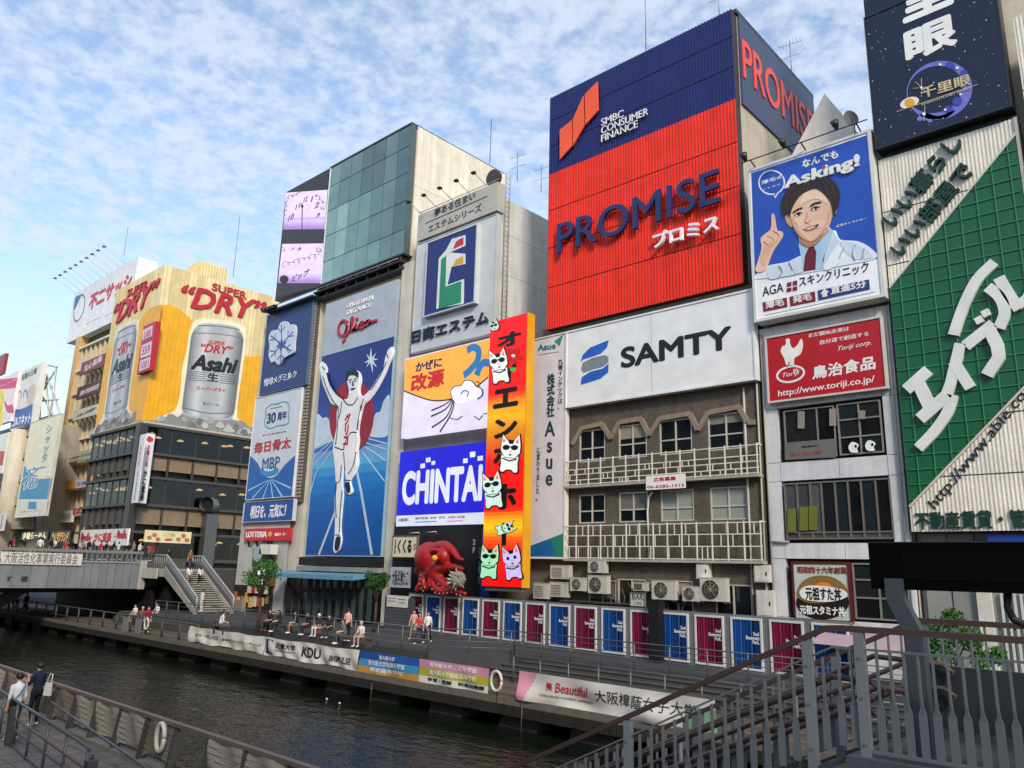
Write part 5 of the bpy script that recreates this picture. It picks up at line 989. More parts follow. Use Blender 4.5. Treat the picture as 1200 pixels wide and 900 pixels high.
S.poly('crab_mark', catmull([(172.5, 513), (175, 511), (178.5, 513), (180, 516), (175.5, 518.5), (172, 516)], 3), mat('c62a3c'), 1); S.text('本場の味', 169.5, 547, 176.5, 521, mat('b83048'), 1, .03, vertical=True); S.text('かに道楽', 163.5, 587, 173, 551, mat('141414'), 1, .05, vertical=True)
S = Sign('folded_crab_banner', 'narrow white banner face with crab restaurant name turned along the canal front', 'banner', PY(35.2), (163, 510.5), (170, 508), (155, 589.5), (160.5, 589), .12, mat('dcdde0', 'cloth')); S.text('本場の味', 161.5, 546, 166, 522, mat('b83048'), 1, .03, vertical=True); S.text('かに道楽', 157, 586, 162.5, 551, mat('141414'), 1, .05, vertical=True)
S = Sign('crab_restaurant_sign', 'white horizontal sign with two red crabs and red restaurant name', 'sign', PY(35.3), (94, 622), (150, 618.5), (93, 640), (149.5, 638.5), .2, mat('e2ddd8'))
def crab(Sg, cx, cy, s2):
    Sg.poly('crab_body', ell(cx, cy, 3.2*s2, 3.6*s2, 12), BRED, 1); Sg.lines('crab_leg', [[(cx-2*s2, cy+a*s2), (cx-5.5*s2, cy+(a-2)*s2), (cx-6*s2, cy+(a+2)*s2)] for a in (-1, 1, 3)]+[[(cx+2*s2, cy+a*s2), (cx+5.5*s2, cy+(a-2)*s2), (cx+6*s2, cy+(a+2)*s2)] for a in (-1, 1, 3)], .16, BRED, 1); Sg.lines('crab_claw', [[(cx-2*s2, cy-3*s2), (cx-4.5*s2, cy-5.5*s2), (cx-3*s2, cy-7.5*s2)], [(cx+2*s2, cy-3*s2), (cx+4.5*s2, cy-5.5*s2), (cx+3*s2, cy-7.5*s2)]], .35, BRED, 1)
crab(S, 100, 631, .95); crab(S, 142.5, 628, .95); S.text('かに道楽', 109.5, 635.5, 131.5, 623.5, BRED, 1, .05); S.lines('dash', [[(106, 630), (108, 629.9)], [(133.5, 628.8), (135.5, 628.7)]], .15, mat('6a5a5a'), 1)
S = Sign('floral_sign', 'long cream sign with red flowers and faint writing on the restaurant side', 'sign', PX(ac+.5), (170, 621), (224.5, 623.5), (169, 635.5), (223.5, 636.8), .2, mat('ddd3ac')); S.polys('flower', [ell(x, y, 3, 2.6, 8) for x, y in ((175, 630), (181, 627), (185, 632), (209, 632), (215, 628), (219, 633))], mat('b86a4a'), 1); S.text('ようこそ大阪へ', 191, 629, 206, 625, mat('9a8a5a'), 1); S.poly('red_badge', ell(197.5, 632.5, 5, 1.6, 12), mat('c04a3a'), 1)

# ================================================================ window-maker tower behind, and the far row
fbk = empty('fin_building', (-122, 36, 0), 0, 'cream building of vertical fins with maroon shop boards under the white rooftop sign', 'building')
FB = PY(42.4); fl = FB.px(62, 600)[0]; frr = -106
box('core', (fl, 43.2, 3), (frr, 58, 39.5), mat('4a4238', 'paint', .7), fbk)
CF = mat('d3c3a4', 'dirty', .7)
pbox('end_wall', FB, fl-.5, fl+1.4, 3, 39.2, -.8, .5, mat('d0ac78', 'dirty'), fbk)
zrow = [6.4+k*3.85 for k in range(10)]
for j in range(9):
    pbox('floor_slab', FB, fl+1.2, frr, zrow[j]-.3, zrow[j], -.5, .45, mat('e2d8c2', 'dirty', .7), fbk)
    if j == 8: continue
    pboxes('fin_row', FB, [(fl+1.6+k*1.9, fl+2.25+k*1.9, zrow[j], zrow[j+1]-.3, -.4, .12) for k in range(int((frr-fl-2.5)/1.9))], CF, fbk)
    pbox('balustrade', FB, fl+1.2, frr, zrow[j], zrow[j]+1.0, -.2, .04, mat('c8b898', 'dirty'), fbk)
for nm, tl2, tr2, bl2, br2, col, tx, tc in (('maroon_shop_board', (95, 426), (124, 413), (94, 441), (121, 427), '6e2a36', '北心斎橋', 'd8c8c0'), ('dark_shop_board', (91, 455), (119, 443.5), (89, 469), (117, 459), '4a2830', '歯科 医療相談室', 'd8c8c0'), ('pale_shop_board', (87, 483), (114, 472), (84, 495), (112, 484.5), 'b9bcae', '大阪心斎橋院', '4a4a44'), ('grey_shop_board', (76, 534), (112, 524), (75, 544), (110, 536), 'a8aaa0', '心斎橋 日本語', '55554e')):
    S = Sign(nm, 'long %s board with light characters on the cream fin building' % nm.split('_')[0] if tc[0] == 'd' else 'long %s board with dark characters on the cream fin building' % nm.split('_')[0], 'sign', PY(41.0), tl2, tr2, bl2, br2, .3, mat(col)); d = lambda a, b, t: (a[0]+(b[0]-a[0])*t, a[1]+(b[1]-a[1])*t)
    S.text(tx, 0, 0, 0, 0, mat(tc), 1, .02, quad=((bl2[0]+4, bl2[1]-4.5), (br2[0]-2, br2[1]-3.5), (tl2[0]+4, tl2[1]+3)))
S = Sign('orange_shop_sign', 'orange and lilac shop sign on the cream fin building', 'sign', PY(41.0), (70, 565), (106, 559.5), (69.5, 574.5), (105.5, 570), .3, mat('e2962e')); S.poly('lilac_half', [(88.5, 562.5), (106, 559.7), (105.5, 569.8), (88.3, 572.5)], mat('c4c0d6'), 1); S.text('新年会', 90, 570.5, 104, 563, mat('55506e'), 2)
S = Sign('white_shop_sign', 'white shop sign with dark script beside a small red board', 'sign', PY(41.0), (66, 600), (85, 597), (65, 613), (84, 611.5), .3, mat('d4d4da')); S.text('お好み焼', 68, 610, 83, 601, mat('4a4a55'), 1)
S = Sign('small_red_sign', 'small red board on the cream fin building near the crab sign', 'sign', PY(41.0), (85.5, 597), (102, 594), (85, 603), (102, 600.5), .3, mat('b8343c')); S.text('ラーメン', 88, 601, 99, 597, WHITE, 1)
PFj = PY(42.0)
S = Sign('rooftop_window_sign', 'white rooftop sign with red characters and blue oval mark above the fin building', 'billboard', PFj, (86, 345), (159.7, 301.7), (80, 399.5), (154, 369), 3.0, mat('e0e2e2', 'paint', .4), None)
S.text('不二サッシ', 103, 365, 156, 318, mat('c03048'), 2, .06, .1); S.poly('blue_wedge', [(88.5, 348), (96.5, 344), (87, 364), (86, 362)], mat('2a6ab0'), 1); o_ = ell(93, 361, 5.5, 16, 24, 14); S.lines('oval_mark', [o_+[o_[0]]], .28, mat('6a6e74'), 2)
S.text('窓から夢を', 101, 380.5, 117, 371.5, mat('6a6a70'), 1); S.text('SINCE 1930', 123, 371.5, 150, 357, mat('6a6a70'), 1)
for k in range(10):
    u = S.u0+.2+k*(S.u1-S.u0)/11; tube('lamp_arm', [(u, 42, S.w1), (u-.6, 38.9, S.w1+1.9)], .03, mat('b5b5b2'), S.root, 5); box('lamp_head', (u-1.0, 38.6, S.w1+1.85), (u-.3, 39.0, S.w1+2.0), mat('7c7c7a'), S.root)
# poster tower further left
pt_ = empty('poster_building', (-150, 38, 0), 0, 'pale building edge with a round column behind the tall shutter poster', 'building')
PB = PY(37.0)
box('core', (-230, 38.6, 3), (PY(38.6).px(50, 600)[0], 55, 23.5), mat('a39a8c', 'dirty'), pt_)
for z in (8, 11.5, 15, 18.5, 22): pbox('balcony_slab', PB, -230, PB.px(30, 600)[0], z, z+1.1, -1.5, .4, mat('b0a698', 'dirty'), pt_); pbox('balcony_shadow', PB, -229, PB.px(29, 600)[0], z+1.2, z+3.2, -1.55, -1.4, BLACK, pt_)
c0 = PB.px(22, 560); tube('round_column', [(c0[0], 36.4, 3), (c0[0], 36.4, 23)], 1.5, mat('cfc4ae', 'dirty'), pt_, 16); tube('round_column', [(PB.px(8, 600)[0], 36.6, 3), (PB.px(8, 600)[0], 36.6, 23)], .8, mat('cfc4ae', 'dirty'), pt_, 12)
S = Sign('shutter_poster', 'tall cream and blue poster with large brush characters beside the fin building', 'billboard', PY(35.6), (37.5, 490.5), (70.5, 490.5), (18, 604), (52.5, 606), .4, mat('e6dfc0'), mat('c9c6ba'), .1)
S.poly('blue_lower', [(29, 545)] + catmull([(29, 545), (35, 556), (46, 561), (60.5, 560)], 4, False) + [(56, 585), (22, 585)], mat('2a86b0'), 1); S.poly('pale_foot', [(21.5, 586), (56.5, 586), (53, 604.5), (18.5, 603.5)], mat('d8d6ca'), 1)
bt = mat('5d93aa'); S.text('シャッター', 47, 549, 62, 497, bt, 2, .02, vertical=True); S.text('は', 51, 560, 60, 549, mat('e9e4d0'), 3, .04); S.text('文化', 24, 575, 50, 544, mat('e9f0f0'), 2, .06, .2, vertical=True); S.text('文化', 25, 574, 49, 545, mat('2a7ca0'), 3, .01, .2, vertical=True); S.poly('blue_logo', [(34, 588), (43, 588), (42.5, 596.5), (33, 596.5)], mat('1f7fb4'), 2); S.text('日本シャッター', 24, 601, 49, 597, mat('5a5a50'), 2)
S = Sign('curry_net_sign', 'white and blue rooftop sign on a steel lattice with bold white characters at its base', 'billboard', PY(36.0), (22.5, 436.5), (47.5, 426), (12, 503), (38, 496.5), .9, mat('dcdcd6'))
S.poly('blue_base', [(15.5, 480)] + catmull([(15.5, 480), (26, 479), (38.5, 473)], 4, False) + [(36, 496.8), (12, 502.8)], mat('2d5aa4'), 1); S.text('ゴルフネット', 0, 0, 0, 0, WHITE, 2, .04, quad=((13.5, 501), (35, 495), (15.5, 489.5))); S.text('返還の王様', 0, 0, 0, 0, mat('4a4a50'), 2, .02, quad=((25, 446.5), (43, 437.5), (25.5, 439.5)))
S.lines('curve_mark', [[(21, 463), (23, 458), (25, 461), (24, 467)]], .35, mat('c08080'), 2, smooth=True); S.lines('curve_mark', [[(27, 466), (28.5, 459), (31, 458), (32, 466)]], .35, mat('5a7ab0'), 2, smooth=True); S.poly('beige_shape', catmull([(33, 456), (39, 450), (42, 455), (38, 472), (32, 474)], 4), mat('cdb9a8'), 1)
LT = mat('c8c6c0', 'metal', .5, .3); lat = []
p = lambda x, y, Y: tuple(onY(x, y, Y))
for Y in (37.5, 39.5):
    for (x0, y0), (x1, y1) in (((50, 425), (46, 495)), ((66, 430), (58, 495)), ((50, 428), (60, 455)), ((66, 432), (48, 462)), ((60, 452), (72, 490)), ((48, 462), (66, 492)), ((48, 426), (67, 430)), ((47, 470), (68, 468)), ((52, 426), (58, 495))): lat.append(([p(x0, y0, Y), p(x1, y1, Y)], .16))
tubes('lattice_brace', lat, LT, S.root, 5)
S = Sign('pink_sign', 'pink, yellow and white rooftop sign partly shown at the far left', 'billboard', PY(35.5), (-18, 446), (20.5, 442), (-22, 500), (11, 499), .5, mat('e8dcdc')); S.poly('pink_top', [(-17, 446.5), (20.5, 442.5), (18.5, 454.5), (-18, 458)], mat('d02868'), 1); S.text('いちごな', 0, 452.5, 19, 445.5, WHITE, 2, .02); S.poly('yellow_part', [(-18, 458), (5.5, 457), (3, 498.5), (-21, 499)], mat('eadb3a'), 1); S.text('居酒屋', 0, 485, 4, 462, mat('2a2a2a'), 2, .03, vertical=True); S.poly('pink_swoosh', catmull([(5, 469), (9, 475), (15, 474), (14, 483), (8, 482)], 4), mat('d02868'), 2)
S = Sign('red_corner_sign', 'dark red sign corner at the far left edge above the pink sign', 'billboard', PY(35.3), (-15, 420), (5, 420), (-15, 442), (2, 441.5), .5, mat('8e2c2e'))
for nm, lb, a, tx, tc in (('lit_food_sign', 'black sign with glowing white and gold characters over the street crowd', ((25, 625), (57, 621), (24, 634), (56, 631)), '金龍らーめん', 'ffe9b8'), ('gold_lettered_sign', 'black sign with glowing gold brush characters beside the lit food sign', ((59, 624), (83, 621), (58, 637), (82, 634)), 'なんばグランド', 'f0b030')):
    S = Sign(nm, lb, 'sign', PY(34.6), *a, .4, BLACK); S.text(tx, a[2][0]+2, a[2][1]-2, a[1][0]-2, a[1][1]+2, mat(tc, 'led'), 1, .02)
S = Sign('small_street_sign', 'small white vertical street sign with dark characters at the far left', 'sign', PY(35), (0, 601), (6, 600), (-2, 622), (4, 622), .2, mat('cfcfcc')); S.text('お好', 0, 620, 4, 603, mat('2a2a2a'), 1, .03, vertical=True)
S = Sign('red_white_sign', 'white sign with a red lower half on the far left building edge', 'sign', PY(35), (-8, 510), (8.5, 509), (-12, 556), (3, 556), .3, mat('e2ded6')); S.poly('red_half', [(-8, 529), (5.5, 528.5), (3.2, 545), (-10, 546)], mat('b83228'), 1)
# ================================================================ poster fence
A_ = Vector((-39.17, 34.85, 0)); B_ = Vector((-16.96, 32.82, 0)); fd = (B_-A_).normalized(); fa = math.atan2(fd.y, fd.x)
def poster(colr):
    c1, c2, c3 = {'red': ('7c1a40', '4c0f28', '240814'), 'blue': ('164a90', '0f3164', '081730')}[colr]
    t = empty('curtain_poster', A_, fa, 'crimson curtain poster with white lettering in the long grey fence' if colr == 'red' else 'blue curtain poster with white lettering in the long grey fence', 'poster', 'curtain posters along the fence')
    box('backing', (-.2, .04, 0), (1.65, .12, 2.36), mat('7d7f80', 'metal', .5, .2), t, local=True)
    fm = mat('d5d5d3')
    for nm, a, b in (('frame_side', (0, -.02, .12), (.09, .04, 2.26)), ('frame_side', (1.43, -.02, .12), (1.52, .04, 2.26)), ('frame_rail', (.09, -.02, .12), (1.43, .04, .21)), ('frame_rail', (.09, -.02, 2.17), (1.43, .04, 2.26))): box(nm, a, b, fm, t, local=True)
    box('sheet', (.09, .015, .21), (1.43, .04, 2.17), mat(c1, 'cloth', .5), t, local=True)
    rnd = random.Random(4)
    for k in range(9):                                                        # printed folds of the curtain
        x0 = .1+k*.148; wd = rnd.uniform(.03, .09); box('curtain_fold', (x0+(.02 if k < 5 else 0), .004+.002*(k % 2), .215), (x0+wd+(.0 if k < 4 else .05), .016, 2.165), mat(c2 if k % 3 else c3, 'cloth', .5), t, local=True)
    for k, x0 in enumerate((.2, .46, .5, .98)): box('curtain_highlight', (x0, .0, .215), (x0+.035+.02*(k % 2), .003, 2.165), mat({'red': 'a82a58', 'blue': '2a6cc0'}[colr], 'cloth', .5), t, local=True)
    vs, fs = textmesh('Soul\nBasement\nPark.', .03, 0, .8, 'RIGHT'); mesh('lettering', [(.74+v[0]*.64, -.006-v[2]*.006, 1.2+v[1]*.5) for v in vs], fs, mat('dcdcdc'), t, local=True)
    return t
pr, pb2 = poster('red'), poster('blue'); REL = []
for i in range(16):
    src = pr if i % 2 == 0 else pb2; s0 = -2.06+i*1.868
    loc = A_+fd*s0
    if i < 2: src.location = loc
    else: src = copytree(src, loc)
    if i in (0, 10, 11): REL.append((src, {0: 'crimson curtain poster directly beside the roller shutter', 10: 'crimson curtain poster directly beside the black post', 11: 'blue curtain poster directly beside the black post'}[i]))
for o_, l_ in REL: o_['label'] = l_
bp_ = empty('black_post', A_+fd*18.35, fa, 'black square post standing in the poster fence', 'post'); box('shaft', (-.28, -.45, 0), (.35, -.1, 2.75), mat('101011', 'paint', .6), bp_, local=True); box('cap', (-.3, -.47, 2.75), (.37, -.08, 2.8), BLACK, bp_, local=True)

# ================================================================ air conditioners, meter boxes, bar sign on the brick front
def aircon(name, label, x, y, z, w_, h_, fan=True, parent=None):
    t = empty('air_conditioner', (x, y, z), 0, label, 'air conditioner', 'air conditioner units on the brick front')
    body = mat('c2bfb4', 'dirty', .5); d_ = .34
    vs = boxv((0, -d_, 0), (w_, 0, h_)); mesh('casing', vs, QF, body, t, local=True)
    box('top_lid', (-.02, -d_-.02, h_), (w_+.02, .02, h_+.03), mat('b5b2a8'), t, local=True)
    cx, cz, r = w_*.4, h_*.5, min(h_*.42, w_*.36)
    if fan:
        mesh('fan_well', [(cx+r*math.cos(k*.3927), -d_-.004, cz+r*math.sin(k*.3927)) for k in range(16)], [tuple(range(15, -1, -1))], mat('2c2b29'), t, local=True)
        for q_ in (1.0, .72, .44): tube('guard_ring', [(cx+r*q_*math.cos(k*.3927), -d_-.02, cz+r*q_*math.sin(k*.3927)) for k in range(17)], .012, mat('8c8a83'), t, 4, local=True)
        for k in range(4): a = k*.785; tube('guard_bar', [(cx-r*math.cos(a), -d_-.022, cz-r*math.sin(a)), (cx+r*math.cos(a), -d_-.022, cz+r*math.sin(a))], .012, mat('8c8a83'), t, 4, local=True)
        mesh('fan_hub', *tubev([(cx, -d_-.003, cz), (cx, -d_-.03, cz)], r*.25, 10), mat('77756f'), t, local=True)
    else:
        for k in range(7): box('grille_slat', (w_*.08, -d_-.015, h_*(.12+k*.11)), (w_*.62, -d_, h_*(.12+k*.11)+.03), mat('55534e'), t, local=True)
    for xx in (.08, w_-.16): box('bracket', (xx, -d_, -.08), (xx+.07, .3, 0), mat('4d4a45'), t, local=True)
    return t
ac_px = [(688, 657, 708, 671, 1, 'compact air conditioner unit hung at the top beside the dark window'), (688, 675, 710.5, 695, 1, 'air conditioner with large fan directly under the topmost unit'), (667, 677.5, 686, 692, 1, 'small white air conditioner on the sill left of the large fan unit'), (644, 663, 666, 678, 0, 'grey air conditioner set back beneath the tall vertical sign'), (643, 683, 664, 699, 0, 'worn boxy air conditioner resting above the blue poster'), (624, 684, 643, 701, 0, 'dusty air conditioner next to the yellow cased screen'), (763, 681, 790, 702, 1, 'wide air conditioner unit beside the bar sign'), (799, 688, 819, 704, 1, 'small air conditioner between two wider units'), (820, 678, 850, 704, 1, 'large air conditioner on a pipe bracket near the meter boxes'), (741, 683, 758, 692, 0, 'low flat air conditioner behind the bar sign')]
for x0, y0, x1, y1, fan, lb in ac_px:
    P_ = PY(35.35); a = P_.px(x0, y1); b = P_.px(x1, y0); aircon('', lb, a[0], 35.75, a[1], b[0]-a[0], b[1]-a[1], fan)
for x0, y0, x1, y1, lb in ((816, 660, 830, 678, 'small white meter box high on the brick front'), (884, 662, 901, 682, 'white meter box beside the drain pipe'), (887, 692, 905, 722, 'tall white utility cabinet at the right end of the brick front')):
    P_ = PY(35.6); a = P_.px(x0, y1); b = P_.px(x1, y0); t = empty('utility_box', (a[0], 36, a[1]), 0, lb, 'utility box'); pbox('casing', P_, a[0], b[0], a[1], b[1], -.35, 0, mat('c9c6be', 'dirty'), t); pbox('door', P_, a[0]+.06, b[0]-.06, a[1]+.06, b[1]-.06, 0, .02, mat('d2cfc8', 'dirty'), t); pbox('latch', P_, b[0]-.16, b[0]-.11, (a[1]+b[1])/2-.08, (a[1]+b[1])/2+.08, .02, .05, DARK, t)
S = Sign('bar_sign', 'small white board reading BAR hung above the poster fence', 'sign', PY(34.6), (739, 695), (755.5, 695), (739.5, 710), (755.5, 710), .06, mat('b9bab6'), mat('6a6a68'), .03); S.text('BAR', 741, 702.5, 754, 696.5, mat('3a3a3c'), 1); S.text('こちら', 743, 708.5, 752, 705, mat('55555a'), 1)
tubes('hang_rod', [([tuple(onY(741, 695, 34.6)), tuple(onY(741, 690, 35.9))], .02), ([tuple(onY(754, 695, 34.6)), tuple(onY(754, 690, 35.9))], .02)], DARK, S.root)
ms = empty('cable_bundle', (-28.8, 35.9, .5), 0, 'tangled pipes and cables running between the air conditioners', 'pipework'); random.seed(12)
lst = []
for k in range(16):
    x = random.uniform(-28.6, -20); z = random.uniform(2.2, 4.2); pts = [(x, 35.9, z)]
    for j in range(4): x += random.uniform(-.5, .7); z -= random.uniform(.1, .6); pts.append((x, 35.85+random.uniform(-.15, .1), z))
    lst.append((pts, random.choice((.02, .03, .045))))
tubes('pipe', lst, mat('6a655c', 'concrete'), ms, 5); 
lg = empty('service_ledge', (-28.6, 35.4, 1.6), 0, 'narrow rusty steel ledge carrying the air conditioners', 'ledge')
for xa, xb, z in ((-33.0, -28.9, 2.3), (-28.6, -24.0, 2.45), (-25.2, -22.6, 2.2)): box('ledge_plate', (xa, 35.2, z-.08), (xb, 36.0, z), mat('4a443c', 'concrete'), lg)

# ================================================================ octopus
oc = empty('octopus_sculpture', tuple(onY(517, 695, 34.5)), 0, 'big red octopus sculpture with yellow eye climbing over the poster fence', 'sculpture')
def O(x, y, Y=34.4): return onY(x, y, Y)
V = []; Fc = []
def addv(vs, fs):
    k = len(V); V.extend(vs); Fc.extend([tuple(i+k for i in f) for f in fs])
def blob(c, r, n=16, sx=1, sy=1, sz=1):
    vs = []; fs = []
    for i in range(n//2+1):
        for j in range(n):
            a = math.pi*i/(n//2); b = 2*math.pi*j/n; vs.append(Vector(c)+Vector((r*sx*math.sin(a)*math.cos(b), r*sy*math.sin(a)*math.sin(b), r*sz*math.cos(a))))
    for i in range(n//2):
        for j in range(n): fs.append((i*n+j, (i+1)*n+j, (i+1)*n+(j+1) % n, i*n+(j+1) % n))
    return vs, fs
addv(*blob(O(504, 654), 1.05, 20, 1.1, .9, 1)); addv(*blob(O(513, 646), .75, 16, 1.1, .9, .8)); addv(*blob(O(511, 668), .75)); addv(*blob(O(521, 652, 34.0), .55))
def tent(P, r0, r1, Y0=34.2, Y1=33.8):
    n = len(P); q = [O(x, y, Y0+(Y1-Y0)*i/(n-1)) for i, (x, y) in enumerate(P)]
    c = []
    for i in range(n-1):
        a, b, d, e = q[max(0, i-1)], q[i], q[i+1], q[min(n-1, i+2)]
        for j in range(4): t = j/4; c.append(.5*(2*b+(d-a)*t+(2*a-5*b+4*d-e)*t*t+(3*b-a-3*d+e)*t**3))
    c.append(q[-1]); addv(*tubev(c, [r0+(r1-r0)*i/(len(c)-1) for i in range(len(c))], 10)); return c
T1 = tent([(512, 642), (522, 640), (531, 646), (537, 654), (543, 656)], .42, .1); T2 = tent([(513, 668), (524, 665), (534, 665), (543, 667)], .4, .12); T3 = tent([(510, 670), (518, 682), (528, 689), (539, 694), (546, 696)], .42, .12)
T4 = tent([(507, 671), (508, 683), (514, 692), (524, 693), (531, 692)], .42, .12); T5 = tent([(505, 668), (498, 672), (496, 682), (500, 690), (503, 681)], .36, .1); T6 = tent([(500, 660), (492, 666), (488, 670), (491, 675)], .35, .1, 34.5, 34.3); T7 = tent([(497, 672), (494, 684), (489, 690), (486, 693)], .34, .1)
me = bpy.data.meshes.new('tmp'); me.from_pydata([tuple(v) for v in V], [], Fc); o = bpy.data.objects.new('tmp', me); C.objects.link(o)
rm = o.modifiers.new('r', 'REMESH'); rm.mode = 'VOXEL'; rm.voxel_size = .07; rm.use_smooth_shade = True; sm = o.modifiers.new('s', 'SMOOTH'); sm.iterations = 6; sm.factor = .6
m2 = bpy.data.meshes.new_from_object(o.evaluated_get(bpy.context.evaluated_depsgraph_get())); bpy.data.objects.remove(o)
ob = mesh('body', [v.co for v in m2.vertices], [tuple(p.vertices) for p in m2.polygons], mat('9a1a1c', 'paint', .38, None, .5), oc, True)
mesh('eye', *blob(O(509.5, 654, 33.35), .2, 12), mat('d8962a', 'paint', .2), oc, True); mesh('brow', *blob(O(511, 645, 33.7), .36, 12, 1.3, .6, .45), mat('9c141c', 'paint', .3), oc, True)
sk = []
for T in (T3, T4, T5):
    for k in range(2, len(T)-1, 2): sk.append(([T[k]+Vector((0, -.26, -.12)), T[k]+Vector((0, -.34, -.14))], .055))
tubes('sucker', sk, mat('b06a60'), oc, 8)
pf = empty('spiky_lantern', O(536, 684), 0, 'grey spiky round lantern held under the octopus arm', 'lantern'); mesh('ball', *blob(O(536.5, 679, 33.7), .52, 12), mat('8a857a', 'concrete'), pf, True)
random.seed(8); c0 = O(536.5, 679, 33.7); lst = []
for k in range(26): d = Vector((random.uniform(-1, 1), random.uniform(-1, .2), random.uniform(-1, 1))).normalized(); lst.append(([c0+d*.48, c0+d*.72], [.06, .006]))
tubes('spike', lst, mat('b9b2a4'), pf, 5)

# ================================================================ far bridge, stairs, crowd deck
bx0 = -70.0; PBr = PX(bx0)
br = empty('bridge', (-77, 20, 1.4), 0, 'grey panelled footbridge crossing the canal with a long banner on its railing', 'bridge')
BG = mat('7d8084', 'dirty', .55); BGD = mat('5c5f62', 'dirty', .6)
box('deck', (-90, 3, 1.8), (bx0-.15, 33.7, 3.35), mat('4a4846', 'concrete'), br)
box('raised_walk', (-90, 3, 3.35), (-71.0, 33.7, 3.92), mat('565452', 'concrete'), br)
box('soffit_beam', (-88, 3, 1.3), (bx0-1.2, 33, 1.85), mat('2a2a2a', 'concrete'), br)
random.seed(31); y = 3.0; k = 0
while y < 29.2:
    wd = 1.28 if y < 24.5 else .62
    zt = 3.5+(y-18)*.024; zb = 1.68 - max(0, y-24)*.012
    mesh('fascia_panel', [(bx0-.12, y+.015, zb), (bx0, y+.015, zb), (bx0, y+wd-.015, zb), (bx0-.12, y+wd-.015, zb), (bx0-.3, y+.015, zt), (bx0-.02, y+.015, zt), (bx0-.02, y+wd-.015, zt), (bx0-.3, y+wd-.015, zt)], QF, [BG, mat('767a7e', 'dirty', .55)][k % 2], br); y += wd; k += 1
mesh('fascia_backing', boxv((bx0-.4, 3, 1.72), (bx0-.1, 29.2, 3.3)), QF, BGD, br)
box('coping', (bx0-.5, 3, 3.72), (bx0+.06, 29.4, 3.86), mat('8b8e90', 'dirty'), br); box('hand_rail', (bx0-.25, 3, 4.5), (bx0-.02, 29.4, 4.72), mat('83868a', 'metal', .5, .3), br)
for k in range(66): yy = 3.2+k*.4; box('baluster', (bx0-.2, yy, 3.86), (bx0-.08, yy+.13, 4.5), mat('74777a', 'metal', .5, .3), br)
box('end_pier', (bx0-.6, 29.2, 1.6), (bx0+.12, 29.75, 4.0), mat('a5a49e', 'dirty'), br)
S = Sign('', '', '', PX(bx0-.02), (0, 662), (0, 662), (0, 662), (0, 662), .1, None, parent=br); S.text('す', 6.5, 681, 14, 675.5, mat('2e3032'), t=.05, bold=.02); S.text('橋', 23.5, 682, 33, 675, mat('2e3032'), t=.05, bold=.02)
S = Sign('bridge_banner', 'long white cloth banner with grey characters tied along the bridge railing', 'banner', PX(bx0+.12), (-60, 650), (97, 644.5), (-60, 665), (97, 658), .04, mat('cfcdc8', 'cloth')); S.text('一般社団法人 大阪活性化事業実行委員会', -45, 659, 92, 649.5, mat('6a6a66'), 1, .01)
# landing and stair, balustrades either side
SX0, SX1, SY0, SY1 = -67.4, -61.5, 30.3, 33.4
stt = empty('stairway', (SX1, SY0, 0), 0, 'concrete stairway with grey railings leading from bridge down to the promenade', 'stairs')
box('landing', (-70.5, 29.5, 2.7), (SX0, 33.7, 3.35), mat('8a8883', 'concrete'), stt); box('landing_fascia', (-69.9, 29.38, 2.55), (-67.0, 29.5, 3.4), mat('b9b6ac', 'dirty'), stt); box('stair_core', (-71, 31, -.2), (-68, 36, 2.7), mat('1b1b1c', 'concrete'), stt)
n = 19
for k in range(n):
    x0 = SX0+(SX1-SX0)*k/n; z = 3.35*(1-(k+1)/(n+1)); box('tread', (x0, SY0+.12, max(-.02, z-.5)), (x0+(SX1-SX0)/n+.02, SY1-.12, z), mat('45433f', 'concrete'), stt)
    box('nosing', (x0-.01, SY0+.14, z), (x0+(SX1-SX0)/n+.03, SY1-.14, z+.04), mat('b4b0a6', 'concrete'), stt)
for y in (SY0, SY1):
    mesh('stringer', [(SX0, y-.1, 2.75), (SX1+.3, y-.1, -.1), (SX1+.3, y+.1, -.1), (SX0, y+.1, 2.75), (SX0, y-.1, 3.55), (SX1+.3, y-.1, .3), (SX1+.3, y+.1, .3), (SX0, y+.1, 3.55)], QF, mat('9a9994', 'dirty'), stt)
    tube('hand_rail', [(SX0-2.4, y, 4.47), (SX0, y, 4.47), (SX1+.3, y, 1.25), (SX1+.3, y, .2)], .07, mat('a4a6a6', 'metal', .45, .3), stt)
    for k in range(34):
        t = k/33; x = SX0+(SX1+.3-SX0)*t; zb = 3.5-3.2*t; tube('baluster', [(x, y, zb), (x, y, zb+.95)], .035, mat('74787b', 'metal', .5, .3), stt, 5)
    for k in range(7): tube('baluster', [(SX0-2.3+k*.36, y, 3.35), (SX0-2.3+k*.36, y, 4.45)], .03, mat('8c9092', 'metal', .5, .3), stt, 5)
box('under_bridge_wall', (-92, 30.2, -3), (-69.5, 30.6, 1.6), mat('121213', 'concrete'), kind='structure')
# sloped strut under the bridge
ss = empty('bridge_strut', (-76, 17, -.8), 0, 'sloping concrete strut under the footbridge', 'strut'); mesh('beam', [(-80, 19.2, -1.2), (-79, 19.2, -1.2), (-79, 20.5, -1.2), (-80, 20.5, -1.2), (-80, 23.2, 1.8), (-79, 23.2, 1.8), (-79, 24.6, 1.8), (-80, 24.6, 1.8)], QF, mat('6d6b66', 'concrete'), ss)

